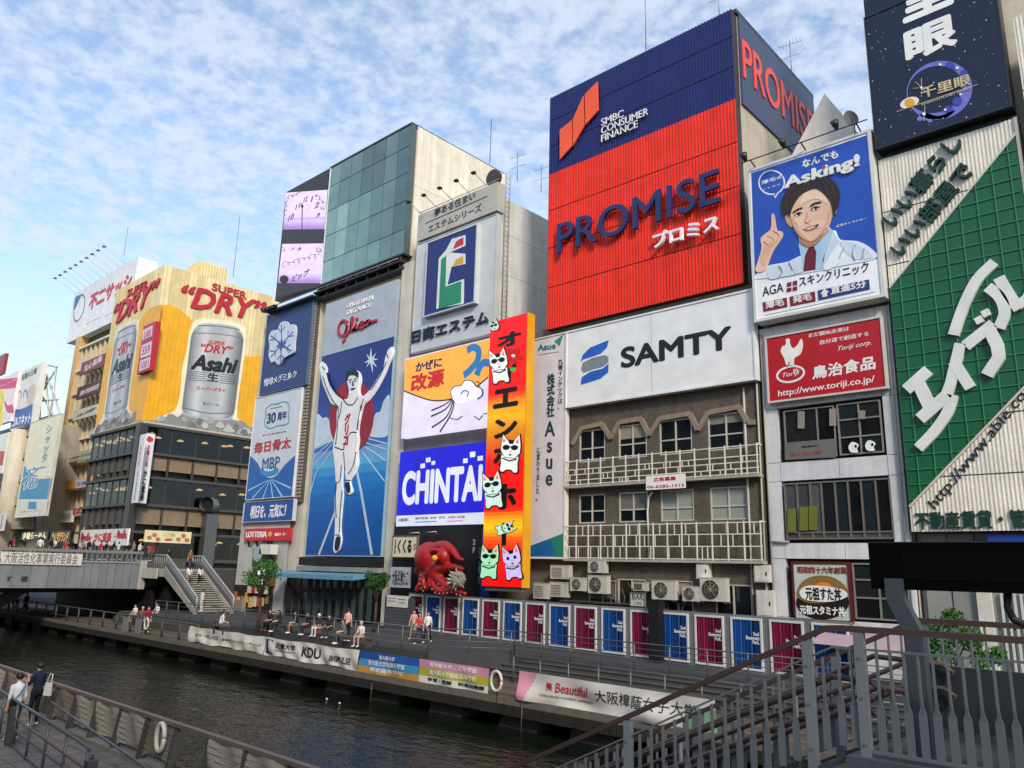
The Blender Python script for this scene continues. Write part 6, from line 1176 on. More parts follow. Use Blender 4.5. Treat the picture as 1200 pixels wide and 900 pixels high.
# ================================================================ railings on the far bank
RM = mat('66696b', 'metal', .5, .4)
def railing(name, label, pts, zb, zt, step, rails, m, rad=.03, cat='railing', group=None, pr_=.035, mid_rad=None):
    t = empty(name, (pts[0][0], pts[0][1], zb), 0, label, cat, group)
    for a, b in zip(pts, pts[1:]):
        a = Vector(a); b = Vector(b); l_ = (b-a).length; n = max(1, round(l_/step))
        for k in range(n+1):
            if k == n and b != Vector(pts[-1]): continue
            p = a+(b-a)*k/n; tube('post', [(p.x, p.y, zb), (p.x, p.y, zt)], pr_, m, t, 6)
        for f2 in rails: z = zb+(zt-zb)*f2; tube('top_rail' if f2 == 1 else 'rail', [(a.x, a.y, z), (b.x, b.y, z)], rad if f2 == 1 else (mid_rad or rad*.55), m, t, 6)
    return t
railing('promenade_railing', 'grey tube railing along the promenade edge behind the white banners', [(-61, 27.0), (-46, 27.0), (-30.2, 27.0), (-27, 29.55), (-26.8, 29.55)], 0, 1.1, 1.9, (1, .75, .5, .25), RM)
railing('upper_terrace_railing', 'grey tube railing above the dark terrace steps before the posters', [(-26.8, 29.55), (-6, 29.55)], 0, 1.1, 1.75, (1, .8, .6, .4, .2), RM)
railing('lower_terrace_railing', 'low grey railing at the foot of the terrace steps behind the pink banner', [(-24.5, 27.0), (-6, 27.0)], -.8, .3, 1.55, (1, .5), RM)
railing('boardwalk_railing', 'dark post railing at the boardwalk edge beside and under the bridge', [(-120, QY+.2), (-47.2, QY+.2)], -.8, .3, 2.4, (1, .35), mat('4a4846', 'metal', .6, .3), .045, pr_=.07)
# ---- banners
def banner(name, label, s0, s1, zt0, zt1, h, m, sag=0.0, amp=.04, seed=1, tone=None):
    """cloth hung from the quay railing: folded sheet between two canal positions (X), real wrinkles"""
    t = empty(name, (s0, QY+.1, -.8), 0, label, 'banner'); nx, nzz = max(16, int((s1-s0)*14)), 14; rnd = random.Random(seed); ph = [rnd.uniform(0, 6) for _ in range(6)]; fx = [rnd.uniform(.8, 5.5) for _ in range(6)]
    def pt(u, v):
        x = s0+(s1-s0)*u; droop = sag*math.sin(math.pi*((u*rnd_n) % 1))**2 if sag else 0
        z = zt0+(zt1-zt0)*u - droop*(1-.4*v) - h*v*(1-.12*droop/(sag or 1))
        y = QY+.03 - amp*(.25+.75*v)*sum(math.sin(fx[k]*x+ph[k]+v*(k-2)*2.2)/(1+k*.4) for k in range(6))*.5 - droop*.18*math.sin(v*9+u*5)
        return (x, y, z)
    rnd_n = max(1, round((s1-s0)/3.4)); vs = [pt(i/nx, j/nzz) for j in range(nzz+1) for i in range(nx+1)]; fs = [(j*(nx+1)+i, (j+1)*(nx+1)+i, (j+1)*(nx+1)+i+1, j*(nx+1)+i+1) for j in range(nzz) for i in range(nx)]
    mats = m if isinstance(m, list) else [m]
    o = mesh('cloth', vs, fs, mats, t, True)
    if len(mats) > 1:
        for p in o.data.polygons: p.material_index = min(len(mats)-1, int((p.index//nx)/nzz*len(mats)))
    def letter(body, u0, u1, v0, v1, mm, bold=0, shear=0):
        vt, ft = textmesh(body, bold, shear); w2 = []
        for a, b, c in vt: q = pt(u0+(u1-u0)*a, v1+(v0-v1)*b); w2.append((q[0], q[1]-.012-c*.008, q[2]))
        mesh('lettering', w2, ft, mm, t)
    return t, letter
Qx = lambda x, y: onY(x, y, QY)[0]
zc = .2
WC = mat('cbc9c4', 'cloth', .55); bkt = mat('2c2f38')
t, le = banner('white_banner', 'sagging white cloth banner with grey lettering on the quay at the left end', Qx(221, 742), Qx(309, 756), zc, zc, .92, WC, .05, .10, 3); le('NEW WELLNESS', .1, .42, .4, .62, bkt); le('道頓堀クラウドファンディング', .47, .97, .45, .62, mat('55575c')); 
t, le = banner('university_banner', 'white cloth banner lettered KDU with a navy block on the quay', Qx(309.5, 756), Qx(420, 772), zc, zc, .95, WC, .05, .10, 9); le('近畿大学', .13, .36, .2, .55, bkt, .02); le('KINDAI UNIVERSITY', .13, .36, .6, .72, mat('55575c')); le('KDU', .43, .62, .22, .75, bkt, .03); le('BIGPULSE', .72, .93, .45, .78, mat('4a4a50'), .03, .2); le('■', .02, .10, .1, .85, mat('1c2a4a'))
t, le = banner('blue_ochre_banner', 'blue, sky and ochre striped cloth banner with pale characters on the quay', Qx(420.5, 772), Qx(490, 784), zc, zc, .93, [mat('24529a', 'cloth'), mat('3f8fc0', 'cloth'), mat('b88a3a', 'cloth')], 0, .07, 5); le('東大阪大学', .35, .62, .1, .3, mat('d8dae0'), .02); le('東大阪大学短期大学部', .16, .78, .38, .62, mat('d8dae0'), .02); le('敬愛高等学校', .2, .75, .7, .9, mat('d8dae0'), .02)
t, le = banner('pink_lime_banner', 'pink, lime and white striped cloth banner with characters next to the lifebuoy', Qx(490.5, 784), Qx(572, 798), zc, zc, .93, [mat('c88aa8', 'cloth'), mat('a8a838', 'cloth'), mat('c9c9c2', 'cloth')], 0, .05, 6); le('東大阪大学 こども学部', .16, .84, .08, .28, mat('e6e2e4'), .02); le('東大阪大学柏原高等学校', .16, .84, .4, .62, mat('e6e2d0'), .02); le('学習・受験　附属幼稚園', .14, .95, .74, .9, bkt, .02)
t, le = banner('white_pink_banner', 'long wrinkled white cloth banner with pink end reading Beautiful near the stair railing', Qx(607.5, 797), Qx(838, 838), .28, .22, 1.02, WC, 0, .15, 7); le('美', .165, .20, .24, .52, mat('b83048'), .02); le('Beautiful', .215, .40, .22, .55, mat('b83048'), .01, .25); le('OSAKA SHOIN WOMEN\'S UNIVERSITY', .13, .42, .66, .74, mat('77757a')); le('大阪樟蔭女子大学', .44, .92, .22, .62, mat('3a3a3e'), .0)
for o in t.children:
    if o.name.startswith('cloth'):
        o.data.materials.append(mat('cf8fa2', 'cloth')); nx = max(16, int((Qx(838, 838)-Qx(607.5, 797))*14))
        o.data.materials.append(mat('6f9c7c', 'cloth'))
        for p in o.data.polygons:
            f2 = (p.index % nx)/nx
            if f2 < .1 - .0045*(p.index//nx): p.material_index = 1
            elif f2 > .86 and p.index//nx > 3: p.material_index = 2
for i, x_ in enumerate((582, 215)):
    y_ = 798 if i == 0 else 733
    lb = empty('lifebuoy', onY(x_, y_, QY+.05), 0, 'white ring lifebuoy hung between the lime and pink banners' if i == 0 else 'white ring lifebuoy hung on the dark boardwalk railing', 'lifebuoy'); c0 = onY(x_, y_, QY-.02)
    if i == 1: c0 = onZ(172, 737, -.15)+Vector((0, 0, 0)); c0 = onY(172, 731, QY+.05); lb.location = c0; INV[lb] = Matrix.Translation(c0).inverted()
    tube('ring', [c0+Vector((math.cos(k*.314)*.28, -.02, math.sin(k*.314)*.36)) for k in range(21)], .06, mat('c4c0b8', 'paint', .5), lb, 8); box('holder', c0-Vector((.1, -.05, .3)), c0+Vector((.1, .12, .3)), mat('6a5040'), lb); tube('stake', [c0-Vector((0, -.05, .3)), c0-Vector((0, -.05, 1.0))], .04, DARK, lb)
for i, (xa, ya) in enumerate(((147, 731), (162, 733))):
    a = onY(xa, ya, QY+.08); t = empty('notice_plate', a, 0, 'plain grey notice plate on the boardwalk railing by the lifebuoy', 'notice', 'grey plates on the boardwalk railing'); box('plate', a-Vector((.45, .02, .5)), a+Vector((.45, .02, .45)), mat('77797a'), t); box('clip', a+Vector((-.05, -.04, .4)), a+Vector((.05, .05, .5)), DARK, t)
for i, (x_, y_, h_) in enumerate(((436, 800, 1.1), (612, 822, 1.6))):
    a = onY(x_, y_, QY-.06); tag(tube('mooring_chain', [a, a-Vector((.03, 0, h_*.5)), a-Vector((0, 0, h_))], .025, mat('5a4a3c', 'metal'), None, 5), 'thin chain hanging from the quay edge into the canal', 'chain', 'chains on the quay edge')
for i, (x_, y_) in enumerate(((383, 819), (398, 824))):
    a = onZ(x_, y_, W0); tag(mesh('floating_litter', *blob(a, .05, 8, 1.2, 1, .8), mat('d8d8d4')), 'small white scrap floating on the dark canal', 'litter', 'litter on the water')
# ================================================================ trees on the promenade
def tree(base, h, crad, label, seed):
    t = empty('street_tree', base, 0, label, 'tree'); rnd = random.Random(seed); b = Vector(base)
    fork = b+Vector((.05, 0, h*.55)); tube('trunk', [b, b+Vector((.04, .02, h*.3)), fork], [.11, .09, .07], BARK, t, 8)
    br_ = []; V = []; Fc = []
    cen = b+Vector((0, 0, h*.78))
    for k in range(8):
        a = k*.785+rnd.uniform(-.3, .3); e = cen+Vector((math.cos(a)*crad*.7, math.sin(a)*crad*.7, rnd.uniform(-.3, .9)*crad*.9)); br_.append(([fork-Vector((0, 0, .3)), (fork+e)/2+Vector((0, 0, .1)), e], [.05, .035, .012]))
        vs, fs = leafcluster(e, crad*rnd.uniform(.38, .6), 190, .085, seed*10+k, .85); q = len(V); V += vs; Fc += [tuple(i+q for i in f) for f in fs]
    vs, fs = leafcluster(cen, crad*.75, 420, .085, seed*10+9, 1.15); q = len(V); V += vs; Fc += [tuple(i+q for i in f) for f in fs]
    tubes('limb', br_, BARK, t, 6); mesh('crown', V, Fc, LEAFD if seed == 2 else LEAF, t)
tree(tuple(onZ(301, 742, 0)), 4.1, .98, 'small street tree with loose green crown before the burger shop', 1)
tree(tuple(onZ(438, 741, 0)), 3.7, .72, 'slim dark green street tree before the glazed shop front', 2)

# ================================================================ people
def make_pose(pose):
    P = []                                            # (a, b, ra, rb, part)  part: 0 skin 1 top 2 bottom 3 shoe
    V3 = Vector
    sit = pose == 'sit'
    dz = -.42 if sit else 0
    pel = V3((0, 0, .95+dz)); che = V3((0, .0 if not sit else -.06, 1.32+dz)); nk = V3((0, -.01 if not sit else -.08, 1.47+dz)); hd_ = V3((0, -.03 if not sit else -.11, 1.60+dz))
    P += [(pel, pel+V3((0, 0, .16)), .135, .125, 1), (pel+V3((0, 0, .14)), che, .125, .15, 1), (che, nk, .135, .06, 1), (nk-V3((0, 0, .03)), hd_-V3((0, 0, .05)), .052, .052, 0), (hd_-V3((0, .0, .03)), hd_+V3((0, .012, .045)), .078, .09, 0), (hd_+V3((0, -.08, -.02)), hd_+V3((0, -.1, -.03)), .016, .014, 0)]
    for s in (-1, 1): P.append((hd_+V3((s*.085, .01, -.01)), hd_+V3((s*.092, .015, .02)), .015, .015, 0))
    P.append((V3((-.06, 0, pel.z-.02)), V3((.06, 0, pel.z-.02)), .125, .125, 2))
    legs = {'stand': ((0, .02), (0, .02)), 'walk': ((-.17, -.30), (.12, .34)), 'phone': ((.0, .02), (-.03, .05)), 'climb': ((-.24, -.2), (.05, .18))}
    hands = []
    for i, s in enumerate((-1, 1)):
        hip = V3((s*.085, 0, pel.z-.03))
        if sit: kn = V3((s*.13, -.44, .50)); an = V3((s*.13, -.42, .09)); toe = an+V3((s*.02, -.16, -.05))
        else:
            ky, ay = legs[pose][i]; kn = V3((s*.095, ky-.02, .50 + (.06 if pose == 'climb' and i == 0 else 0))); an = V3((s*.095, ay+.02, .09 + (.17 if pose == 'climb' and i == 0 else .05 if (pose == 'walk' and i) else 0))); toe = an+V3((s*.03, -.15, -.05))
        P += [(hip, kn, .088, .06, 2), (kn, an, .058, .042, 2), (an-V3((0, -.03, .02)), toe, .045, .038, 3)]
        sh = V3((s*.165, che.y, che.z+.055)); P.append((che+V3((0, 0, .06)), sh, .09, .07, 1))
        if sit: el = sh+V3((s*.05, -.04, -.27)); wr = el+V3((-s*.07, -.23, -.05))
        elif pose == 'phone' and s == 1: el = sh+V3((.05, -.1, -.25)); wr = el+V3((-.1, -.16, .2))
        elif pose == 'walk': el = sh+V3((s*.045, .06*s, -.28)); wr = el+V3((0, .06*s-.08, -.23))
        else: el = sh+V3((s*.055, .02, -.28)); wr = el+V3((s*.0, -.06, -.24))
        P += [(sh, el, .06, .045, 1), (el, wr, .042, .03, 0)]
        d = (wr-el).normalized(); palm = wr+d*.085; P.append((wr, palm, .03, .036, 0)); hands.append((wr, palm, d, s))
    V = []; Fc = []
    def add(vs, fs): k = len(V); V.extend(vs); Fc.extend([tuple(i+k for i in f) for f in fs])
    for a, b, ra, rb, _ in P:
        d = (b-a).normalized() if (b-a).length > 1e-5 else V3((0, 0, 1))
        add(*tubev([a-d*ra*.7, a-d*ra*.35, a, b, b+d*rb*.35, b+d*rb*.7], [ra*.6, ra*.92, ra, rb, rb*.92, rb*.6], 10))
    me = bpy.data.meshes.new('tmp'); me.from_pydata([tuple(v) for v in V], [], Fc); o = bpy.data.objects.new('tmp', me); C.objects.link(o)
    r = o.modifiers.new('r', 'REMESH'); r.mode = 'VOXEL'; r.voxel_size = .024; s_ = o.modifiers.new('s', 'SMOOTH'); s_.iterations = 3; s_.factor = .5
    m2 = bpy.data.meshes.new_from_object(o.evaluated_get(bpy.context.evaluated_depsgraph_get())); bpy.data.objects.remove(o)
    vs = [v.co.copy() for v in m2.vertices]; fs = [tuple(p.vertices) for p in m2.polygons]; idx = []
    for f in fs:
        c = sum((vs[i] for i in f), V3())/len(f); best = 9; bi = 0
        for a, b, ra, rb, part in P:
            ab = b-a; t = max(0, min(1, (c-a).dot(ab)/(ab.length_squared or 1))); dd = (c-a-ab*t).length/(ra+(rb-ra)*t)
            if dd < best: best = dd; bi = part
        idx.append(bi)
    for wr, palm, d, s in hands:                      # five separate fingers rooted in the palm
        e = d.cross(V3((0, 1, 0))).normalized() if abs(d.y) < .9 else V3((1, 0, 0)); g = d.cross(e).normalized()
        for k in range(5):
            if k == 4: pts = [wr+d*.03+e*s*.02, wr+d*.06+e*s*.05, wr+d*.09+e*s*.055]
            else: o0 = palm+e*((k-1.5)*.018)-d*.01; ln_ = (.06, .07, .065, .05)[k]; pts = [o0, o0+d*ln_*.6+g*.006, o0+d*ln_+g*.02]
            a, b = tubev(pts, [.009, .0085, .007], 5); q = len(vs); vs += a; fs += [tuple(i+q for i in f) for f in b]; idx += [0]*len(b)
    # hair: a cap over the skull (and a longer fall for one variant)
    H = []
    for long_ in (0, 1):
        hv, hf = [], []
        a, b = blob(hd_+V3((0, .018, .035)), .1, 14, 1.0, 1.02, 1.02)
        keep = [i for i, p in enumerate(a) if not (p.y < hd_.y-.035 and p.z < hd_.z+.055) and p.z > hd_.z-.075]; mp = {i: j for j, i in enumerate(keep)}
        hv = [a[i] for i in keep]; hf = [tuple(mp[i] for i in f) for f in b if all(i in mp for i in f)]
        if long_: a, b = tubev([hd_+V3((0, .05, .04)), hd_+V3((0, .075, -.08)), hd_+V3((0, .10, -.24)), hd_+V3((0, .10, -.34))], [.085, .09, .08, .03], 10); q = len(hv); hv += a; hf += [tuple(i+q for i in f) for f in b]
        H.append((hv, hf))
    return vs, fs, idx, H
POSE = {}
SKIN = mat('c49a80', 'paint', .55)
def person(loc, rz, pose, top, bottom, label, shoe='d8d8d6', hair='17120f', long_=0, h=1.66, group=None):
    if pose not in POSE: POSE[pose] = [*make_pose(pose), None, {}]
    p = POSE[pose]; t = empty('person', loc, rz, label, 'person', group); t.scale = (h/1.7,)*3
    if p[4] is None: p[4] = mesh('body', p[0], p[1], [SKIN, WHITE, DARK, WHITE], t, True, local=True); p[4].data.polygons.foreach_set('material_index', p[2]); o = p[4]
    else: o = bpy.data.objects.new('body', p[4].data); C.objects.link(o); o.parent = t
    for i, m_ in enumerate((SKIN, mat(top, 'cloth'), mat(bottom, 'cloth'), mat(shoe, 'paint', .6))): o.material_slots[i].link = 'OBJECT'; o.material_slots[i].material = m_
    if long_ not in p[5]: p[5][long_] = mesh('hair', *p[3][long_], mat(hair, 'paint', .5), t, True, local=True)
    else: q = bpy.data.objects.new('hair', p[5][long_].data); C.objects.link(q); q.parent = t; q.material_slots[0].link = 'OBJECT'; q.material_slots[0].material = mat(hair, 'paint', .5)
    return t
def at(x, y, z): return onZ(x, y, z)
W = R(90)
person(at(491, 755, 0), R(20), 'walk', 'b84a4a', '2a3348', 'woman in red top and dark jeans walking past the posters', long_=1, h=1.62)
person(at(500.5, 754, 0), R(25), 'walk', 'd8d4cc', '1a1a1e', 'woman in white top and black trousers walking past the posters', long_=1, h=1.64)
person(at(484, 749, 0), R(30), 'walk', 'c8988c', '8a7a68', 'person in dusty pink walking behind two women by the posters', h=1.6)
person(at(406, 752, 0), R(200), 'stand', 'cfa594', '1c1c20', 'man in salmon shirt standing with his back to the canal', h=1.72)
def seat(loc, rz, w_, label, m_='5a5048'):
    t = empty('bench', loc, rz, label, 'bench'); box('seat', (-w_/2, -.2, .38), (w_/2, .22, .45), mat(m_, 'concrete'), t, local=True)
    for s in (-1, 1): box('leg', (s*(w_/2-.15)-.06, -.15, 0), (s*(w_/2-.15)+.06, .17, .38), mat('4a4846', 'concrete'), t, local=True)
b0 = at(408, 756, 0)+Vector((.2, .1, 0)); seat(b0, R(10), 2.6, 'low dark bench carrying people beside the salmon shirted man')
person(b0+Vector((-.75, 0, 0)), R(-20), 'sit', '6a6a6c', '4a4c50', 'person in grey sitting on the bench by the salmon shirt', h=1.65); person(b0+Vector((.75, 0, 0)), R(15), 'sit', 'd4d0c6', 'a89a88', 'person in cream clothes sitting on the bench by the salmon shirt', hair='b8a890', h=1.65)
b1 = at(362, 745, 0)+Vector((0, .2, 0)); seat(b1, R(5), 4.6, 'long low bench carrying people before the glazed shop front')
for dx, tp, bt_, lb, hr in ((-1.7, '1c1c1f', '8a6a58', 'person in black top and bare legs sitting on the long bench', '17120f'), (-.4, '222226', '2a2a2e', 'person in black sitting hunched on the long bench', '17120f'), (.7, '3a3a3c', 'd0d0cc', 'person with pale cap and white trousers sitting on the long bench', 'dcdcd8'), (1.7, '2c3036', '3a3a3c', 'person in dark jacket sitting at the end of the long bench', '17120f')): person(b1+Vector((dx, 0, 0)), R(dx*12), 'sit', tp, bt_, lb, hair=hr)
bag = at(372, 741, 0); t = empty('pink_bag', bag, 0, 'crimson bag standing beside the long bench', 'bag'); box('body', bag+Vector((-.2, -.1, 0)), bag+Vector((.2, .1, .4)), mat('a82848'), t); tube('handle', [bag+Vector((-.1, 0, .4)), bag+Vector((0, 0, .55)), bag+Vector((.1, 0, .4))], .02, mat('7a1830'), t, 6)
b2 = at(318, 740, 0)+Vector((0, .2, 0)); seat(b2, 0, 2.2, 'short low bench under the loose street tree'); person(b2+Vector((-.5, 0, 0)), R(10), 'sit', '262428', '1f2024', 'person in black with red shoes sitting below the street tree', shoe='a83038'); person(b2+Vector((.5, 0, 0)), R(-20), 'sit', '2e2c30', '2a2a2e', 'person in charcoal sitting below the street tree', long_=1)
b3 = at(246, 745, -.1); b3.z = 0; seat(b3+Vector((0, .6, 0)), 0, 1.4, 'small bench behind the left end of the white banner'); person(b3+Vector((0, .6, 0)), R(160), 'sit', 'c8c6c2', '55555a', 'person in white seen from behind sitting over the white banner')
person(at(164, 741, -.8), R(60), 'stand', '6a5548', '1e2230', 'person in brown jacket and pink cap standing on the boardwalk', hair='c8a0a0', h=1.68); person(at(171, 741.5, -.8), R(60), 'stand', '8e2430', '5a6880', 'person in red jacket and blue jeans on the boardwalk', h=1.7)
p0 = Vector((-64.5, 26.95, -.8)); tag(box('quay_step', (-66.5, 26.2, -.8), (-55, 26.88, -.3), mat('4a4844', 'concrete')), 'low concrete step at the back of the boardwalk near the bridge', 'step')
person(at(158, 726, -.35)+Vector((0, 0, -.12)), R(20), 'sit', 'd0ccc4', '8a8478', 'person in white sitting on the quay step nearer the bridge', h=1.6); person(at(183.5, 724, -.35)+Vector((0, 0, -.12)), R(30), 'sit', 'd4d0ca', '9aa4b4', 'person in white top and pale jeans sitting on the quay step nearer the stairway', h=1.6)
# stairs
def onstair(x, y): 
    q = onY(x, y, (SY0+SY1)/2); f2 = max(0, min(1, (q.x-SX0)/(SX1-SX0))); return f2
for f2, yy, tp, bt_, lb, pz, rz in ((.42, 31.2, 'd8d4ce', '8a7868', 'woman in white top and tan skirt climbing the stairway', 'climb', W+R(0)), (.40, 32.2, 'd4d0ca', '26262a', 'person in white top and dark trousers climbing the stairway', 'climb', W), (.97, 30.95, 'cfcbc4', 'c4bfb4', 'person in pale clothes at the foot of the stairway', 'stand', R(-60)), (-.22, 31.0, '1c1c20', '1a1a1e', 'person in black at the top landing of the stairway', 'stand', R(-40)), (-.1, 32.6, '8a5a44', '3a3a40', 'person in brown beside the top of the stairway', 'stand', W)):
    x = SX0+(SX1-SX0)*f2; k = int(f2*19); z = 3.35 if f2 < 0 else max(0, 3.35*(1-(k+1)/20)); person((x, yy, z), -rz if pz == 'climb' else rz, pz, tp, bt_, lb, long_=1 if pz == 'climb' else 0)
# crowd on the bridge: heads and shoulders above the railing
random.seed(17)
cl = [('1d1d20', 'black'), ('d4d0cc', 'white'), ('a83236', 'red'), ('3a4458', 'navy'), ('8a8480', 'grey')]
for k in range(30):
    c_, nm = cl[[0, 1, 2, 0, 4, 1, 0, 3, 2, 0, 1, 0, 4][k % 13]]; y = 16.5+k*.5+random.uniform(-.25, .25)
    if y > 31: break
    person((bx0-1.5-random.random()*3.5, y, 3.92), random.uniform(0, 6.28), random.choice(('stand', 'stand', 'walk', 'phone')), c_, random.choice(('22242a', '3a3c44', '5a5248')), 'person in %s top among the crowd on the footbridge' % nm, long_=random.choice((0, 1)), h=random.uniform(1.55, 1.75), group='people in %s on the footbridge' % nm)
for k, (x, c_, nm) in enumerate(((5, 'a83238', 'red'), (20, 'c4bcb0', 'cream'), (31, '26262a', 'black'), (44, 'cfcbc6', 'white'), (47, '3a3e48', 'slate'))): person(Vector((-84.5+k*.9, 25.2-.25*k, -.8)) if k > 1 else Vector((-86.5+k*1.2, 24.6, -.8)), R(70*k), 'walk', c_, '3a3c44', 'person in %s walking on the boardwalk beyond the footbridge' % nm)
# right end of the promenade, behind the near stair railing
person(at(985, 786, 0), R(60), 'walk', 'd8d8dc', '2a2c34', 'person in white shirt on the promenade behind the near stair railing', h=1.72)
# near bank
pA = onZ(12, 868, -.8); pB = onZ(37, 851, -.8)
t = person((pA.x, pA.y, -.8), R(-75), 'stand', 'd6d8da', '1f2024', 'man in white T-shirt with crossbody strap on the near walkway', h=1.70); tube('strap', [(-.13, .0, 1.47), (-.11, .13, 1.40), (.02, .165, 1.22), (.15, .13, 1.05), (.17, .0, 1.0)], .012, DARK, t, 5, local=True)
t = person((pB.x, pB.y, -.8), R(-65), 'phone', '1e2438', '18181c', 'man in navy jacket with white tote bag on the near walkway', h=1.74)
tb_ = empty('tote_bag', (pB.x+.24, pB.y+.21, .05), R(-70), 'white cloth tote bag hanging from the navy jacket man\'s shoulder', 'bag')
mesh('bag', [(-.03, -.14, 0), (.03, -.14, 0), (.03, .14, 0), (-.03, .14, 0), (-.02, -.12, .36), (.02, -.12, .36), (.02, .12, .36), (-.02, .12, .36)], QF, mat('cfccc4', 'cloth'), tb_, local=True); tube('strap', [(0, -.1, .34), (-.05, -.05, .6), (-.05, .05, .6), (0, .1, .34)], .015, mat('cfccc4', 'cloth'), tb_, 5, local=True)

# ================================================================ near canal railing with mesh screens
nr_ = empty('canal_railing', (-33, 9.25, -.7), 0, 'brown topped canal railing with weathered netting screens on the near bank', 'railing')
DP = mat('4c4a49', 'metal', .6, .2); TR = mat('6b5d56', 'paint', .5)
box('top_rail', (-90, 9.18, .25), (-6, 9.32, .33), TR, nr_)
box('low_rail', (-90, 9.22, -.58), (-6, 9.27, -.54), DP, nr_)
NET = mat('9d978b', 'cloth', .9)
random.seed(44); x = -60.0
while x < -7:
    mesh('post', [(x-.06, 9.06, -.72), (x+.06, 9.06, -.72), (x+.06, 9.3, -.72), (x-.06, 9.3, -.72), (x-.045, 9.2, .26), (x+.045, 9.2, .26), (x+.045, 9.3, .26), (x-.045, 9.3, .26)], QF, DP, nr_)
    if not (-19.2 < x < -18.4):
        n = 7; vs = []
        for j in range(5):
            for i in range(n+1):
                u = .08+1.42*i/n; v = .06+.78*j/4; lim = .12*math.sin(math.pi*v)*random.random(); vs.append((x+u, 9.2+.05*math.sin(u*5+v*4+x)+.015*random.random(), -.58+v*.98 - (.1 if j == 0 and i in (0, n) else 0)))
        mesh('netting', vs, [(j*(n+1)+i, j*(n+1)+i+1, (j+1)*(n+1)+i+1, (j+1)*(n+1)+i) for j in range(4) for i in range(n)], NET if random.random() < .6 else mat('7c7466', 'cloth', .9), nr_, True)
        for j in range(1, 6): tube('wire', [(x, 9.17, -.55+j*.13), (x+1.58, 9.17, -.55+j*.13)], .006, mat('5c5a56'), nr_, 4)
    x += 1.58
c0 = onY(188, 864, 9.1); lb = empty('orange_striped_lifebuoy', c0-Vector((0, 0, .4)), 0, 'white lifebuoy hung on the near canal railing', 'lifebuoy'); tube('ring', [c0+Vector((math.cos(k*.314)*.2, 0, math.sin(k*.314)*.3)) for k in range(21)], .055, mat('c9c5bc', 'paint', .5), lb, 8); box('mount', c0+Vector((-.1, .05, -.35)), c0+Vector((.1, .13, .35)), mat('6e5a4a'), lb); lb.name = 'lifebuoy'
# ---- inner tube railing at the corner
ir = empty('corner_railing', (-26.5, 7.6, -.8), 0, 'grey tube railing with square end posts at the corner of the near walkway', 'railing')
a = Vector((-27.5, 7.75, 0)); b = Vector((-17.6, 6.85, 0)); MT = mat('5f6366', 'metal', .45, .4); BRN = mat('6a5650', 'metal', .45, .2)
for z, m_, r_ in ((.3, MT, .035), (-.1, BRN, .03), (-.36, BRN, .03), (-.74, MT, .025)): tube('rail', [a+Vector((0, 0, z)), b+Vector((0, 0, z))], r_, m_, ir, 8)
for k in range(7):
    p = a+(b-a)*(k/6*.985); tube('post', [(p.x, p.y, -.8), (p.x, p.y, .3)], .035, MT, ir, 8)
for p in (a+(b-a)*.30, b+Vector((.25, -.05, 0))): box('square_post', (p.x-.1, p.y-.1, -.8), (p.x+.1, p.y+.1, .14), mat('4c4a48', 'metal', .6, .2), ir)
tube('rail_hook', [b+Vector((0, 0, .3)), b+Vector((.14, 0, .28)), b+Vector((.16, 0, .16)), b+Vector((.04, 0, .12))], .03, MT, ir, 8); tube('second_rail', [a+Vector((2.0, .9, .05)), b+Vector((3.4, .9, -.35))], .03, MT, ir, 8)

# ================================================================ near stair railing, bridge deck and the black display back
YN = 7.9
ns = empty('stair_railing', (-5, YN, 1.0), 0, 'grey steel railing with twisted flat balusters and brown handrail beside the near stairs', 'railing')
GM = mat('72787c', 'metal', .5, .25); HRM = mat('4c3a36', 'paint', .42)
K = Vector((-3.05, 0, 3.54)); sl_ = (1.59-3.54)/(-7.15+3.08)
def hz_(x): return 3.54 if x > K.x else 3.54+sl_*(x-K.x)
def rect_tube(name, pts, wy, wz, m_, parent):
    vs = []; fs = []
    for x, y, z in pts: vs += [(x, y-wy/2, z-wz/2), (x, y+wy/2, z-wz/2), (x, y+wy/2, z+wz/2), (x, y-wy/2, z+wz/2)]
    for i in range(len(pts)-1):
        for k in range(4): fs.append((i*4+k, i*4+(k+1) % 4, i*4+4+(k+1) % 4, i*4+4+k))
    fs += [(3, 2, 1, 0), tuple((len(pts)-1)*4+k for k in range(4))]
    return mesh(name, vs, fs, m_, parent)
rect_tube('handrail', [(-12, YN, hz_(-12)), (K.x-.05, YN, 3.53), (K.x+.1, YN, 3.54), (3, YN, 3.54)], .07, .055, HRM, ns)
dz = -.16
rect_tube('upper_rail', [(-12, YN, hz_(-12)+dz-.1), (K.x, YN, 3.54+dz-.02), (3, YN, 3.54+dz)], .03, .02, GM, ns); rect_tube('lower_rail', [(-12, YN, hz_(-12)-1.08), (K.x+.3, YN, 2.48), (3, YN, 2.48)], .05, .025, GM, ns)
def baluster(x, y, z0, z1, parent, flip=1):
    """flat bar that is edge-on above and turns broadside below a twist"""
    zm = z0+(z1-z0)*.48; w1_, w2_, t_ = .011, .034, .006; R_ = [(z0, w2_, t_), (zm-.06, w2_, t_), (zm, .012, .012), (zm+.06, t_*1.3, .022), (z1, t_*1.3, .022)]; vs = []; fs = []
    for z, a_, b_ in R_: vs += [(x-a_, y-b_, z), (x+a_, y-b_, z), (x+a_, y+b_, z), (x-a_, y+b_, z)]
    for i in range(4):
        for k in range(4): fs.append((i*4+k, i*4+(k+1) % 4, i*4+4+(k+1) % 4, i*4+4+k))
    fs += [(3, 2, 1, 0), (16, 17, 18, 19)]; return mesh('baluster', vs, fs, GM, parent)
posts = [-9.2, -7.3, -5.4, -3.29, -2.79, -.9, .9]
x = -9.0
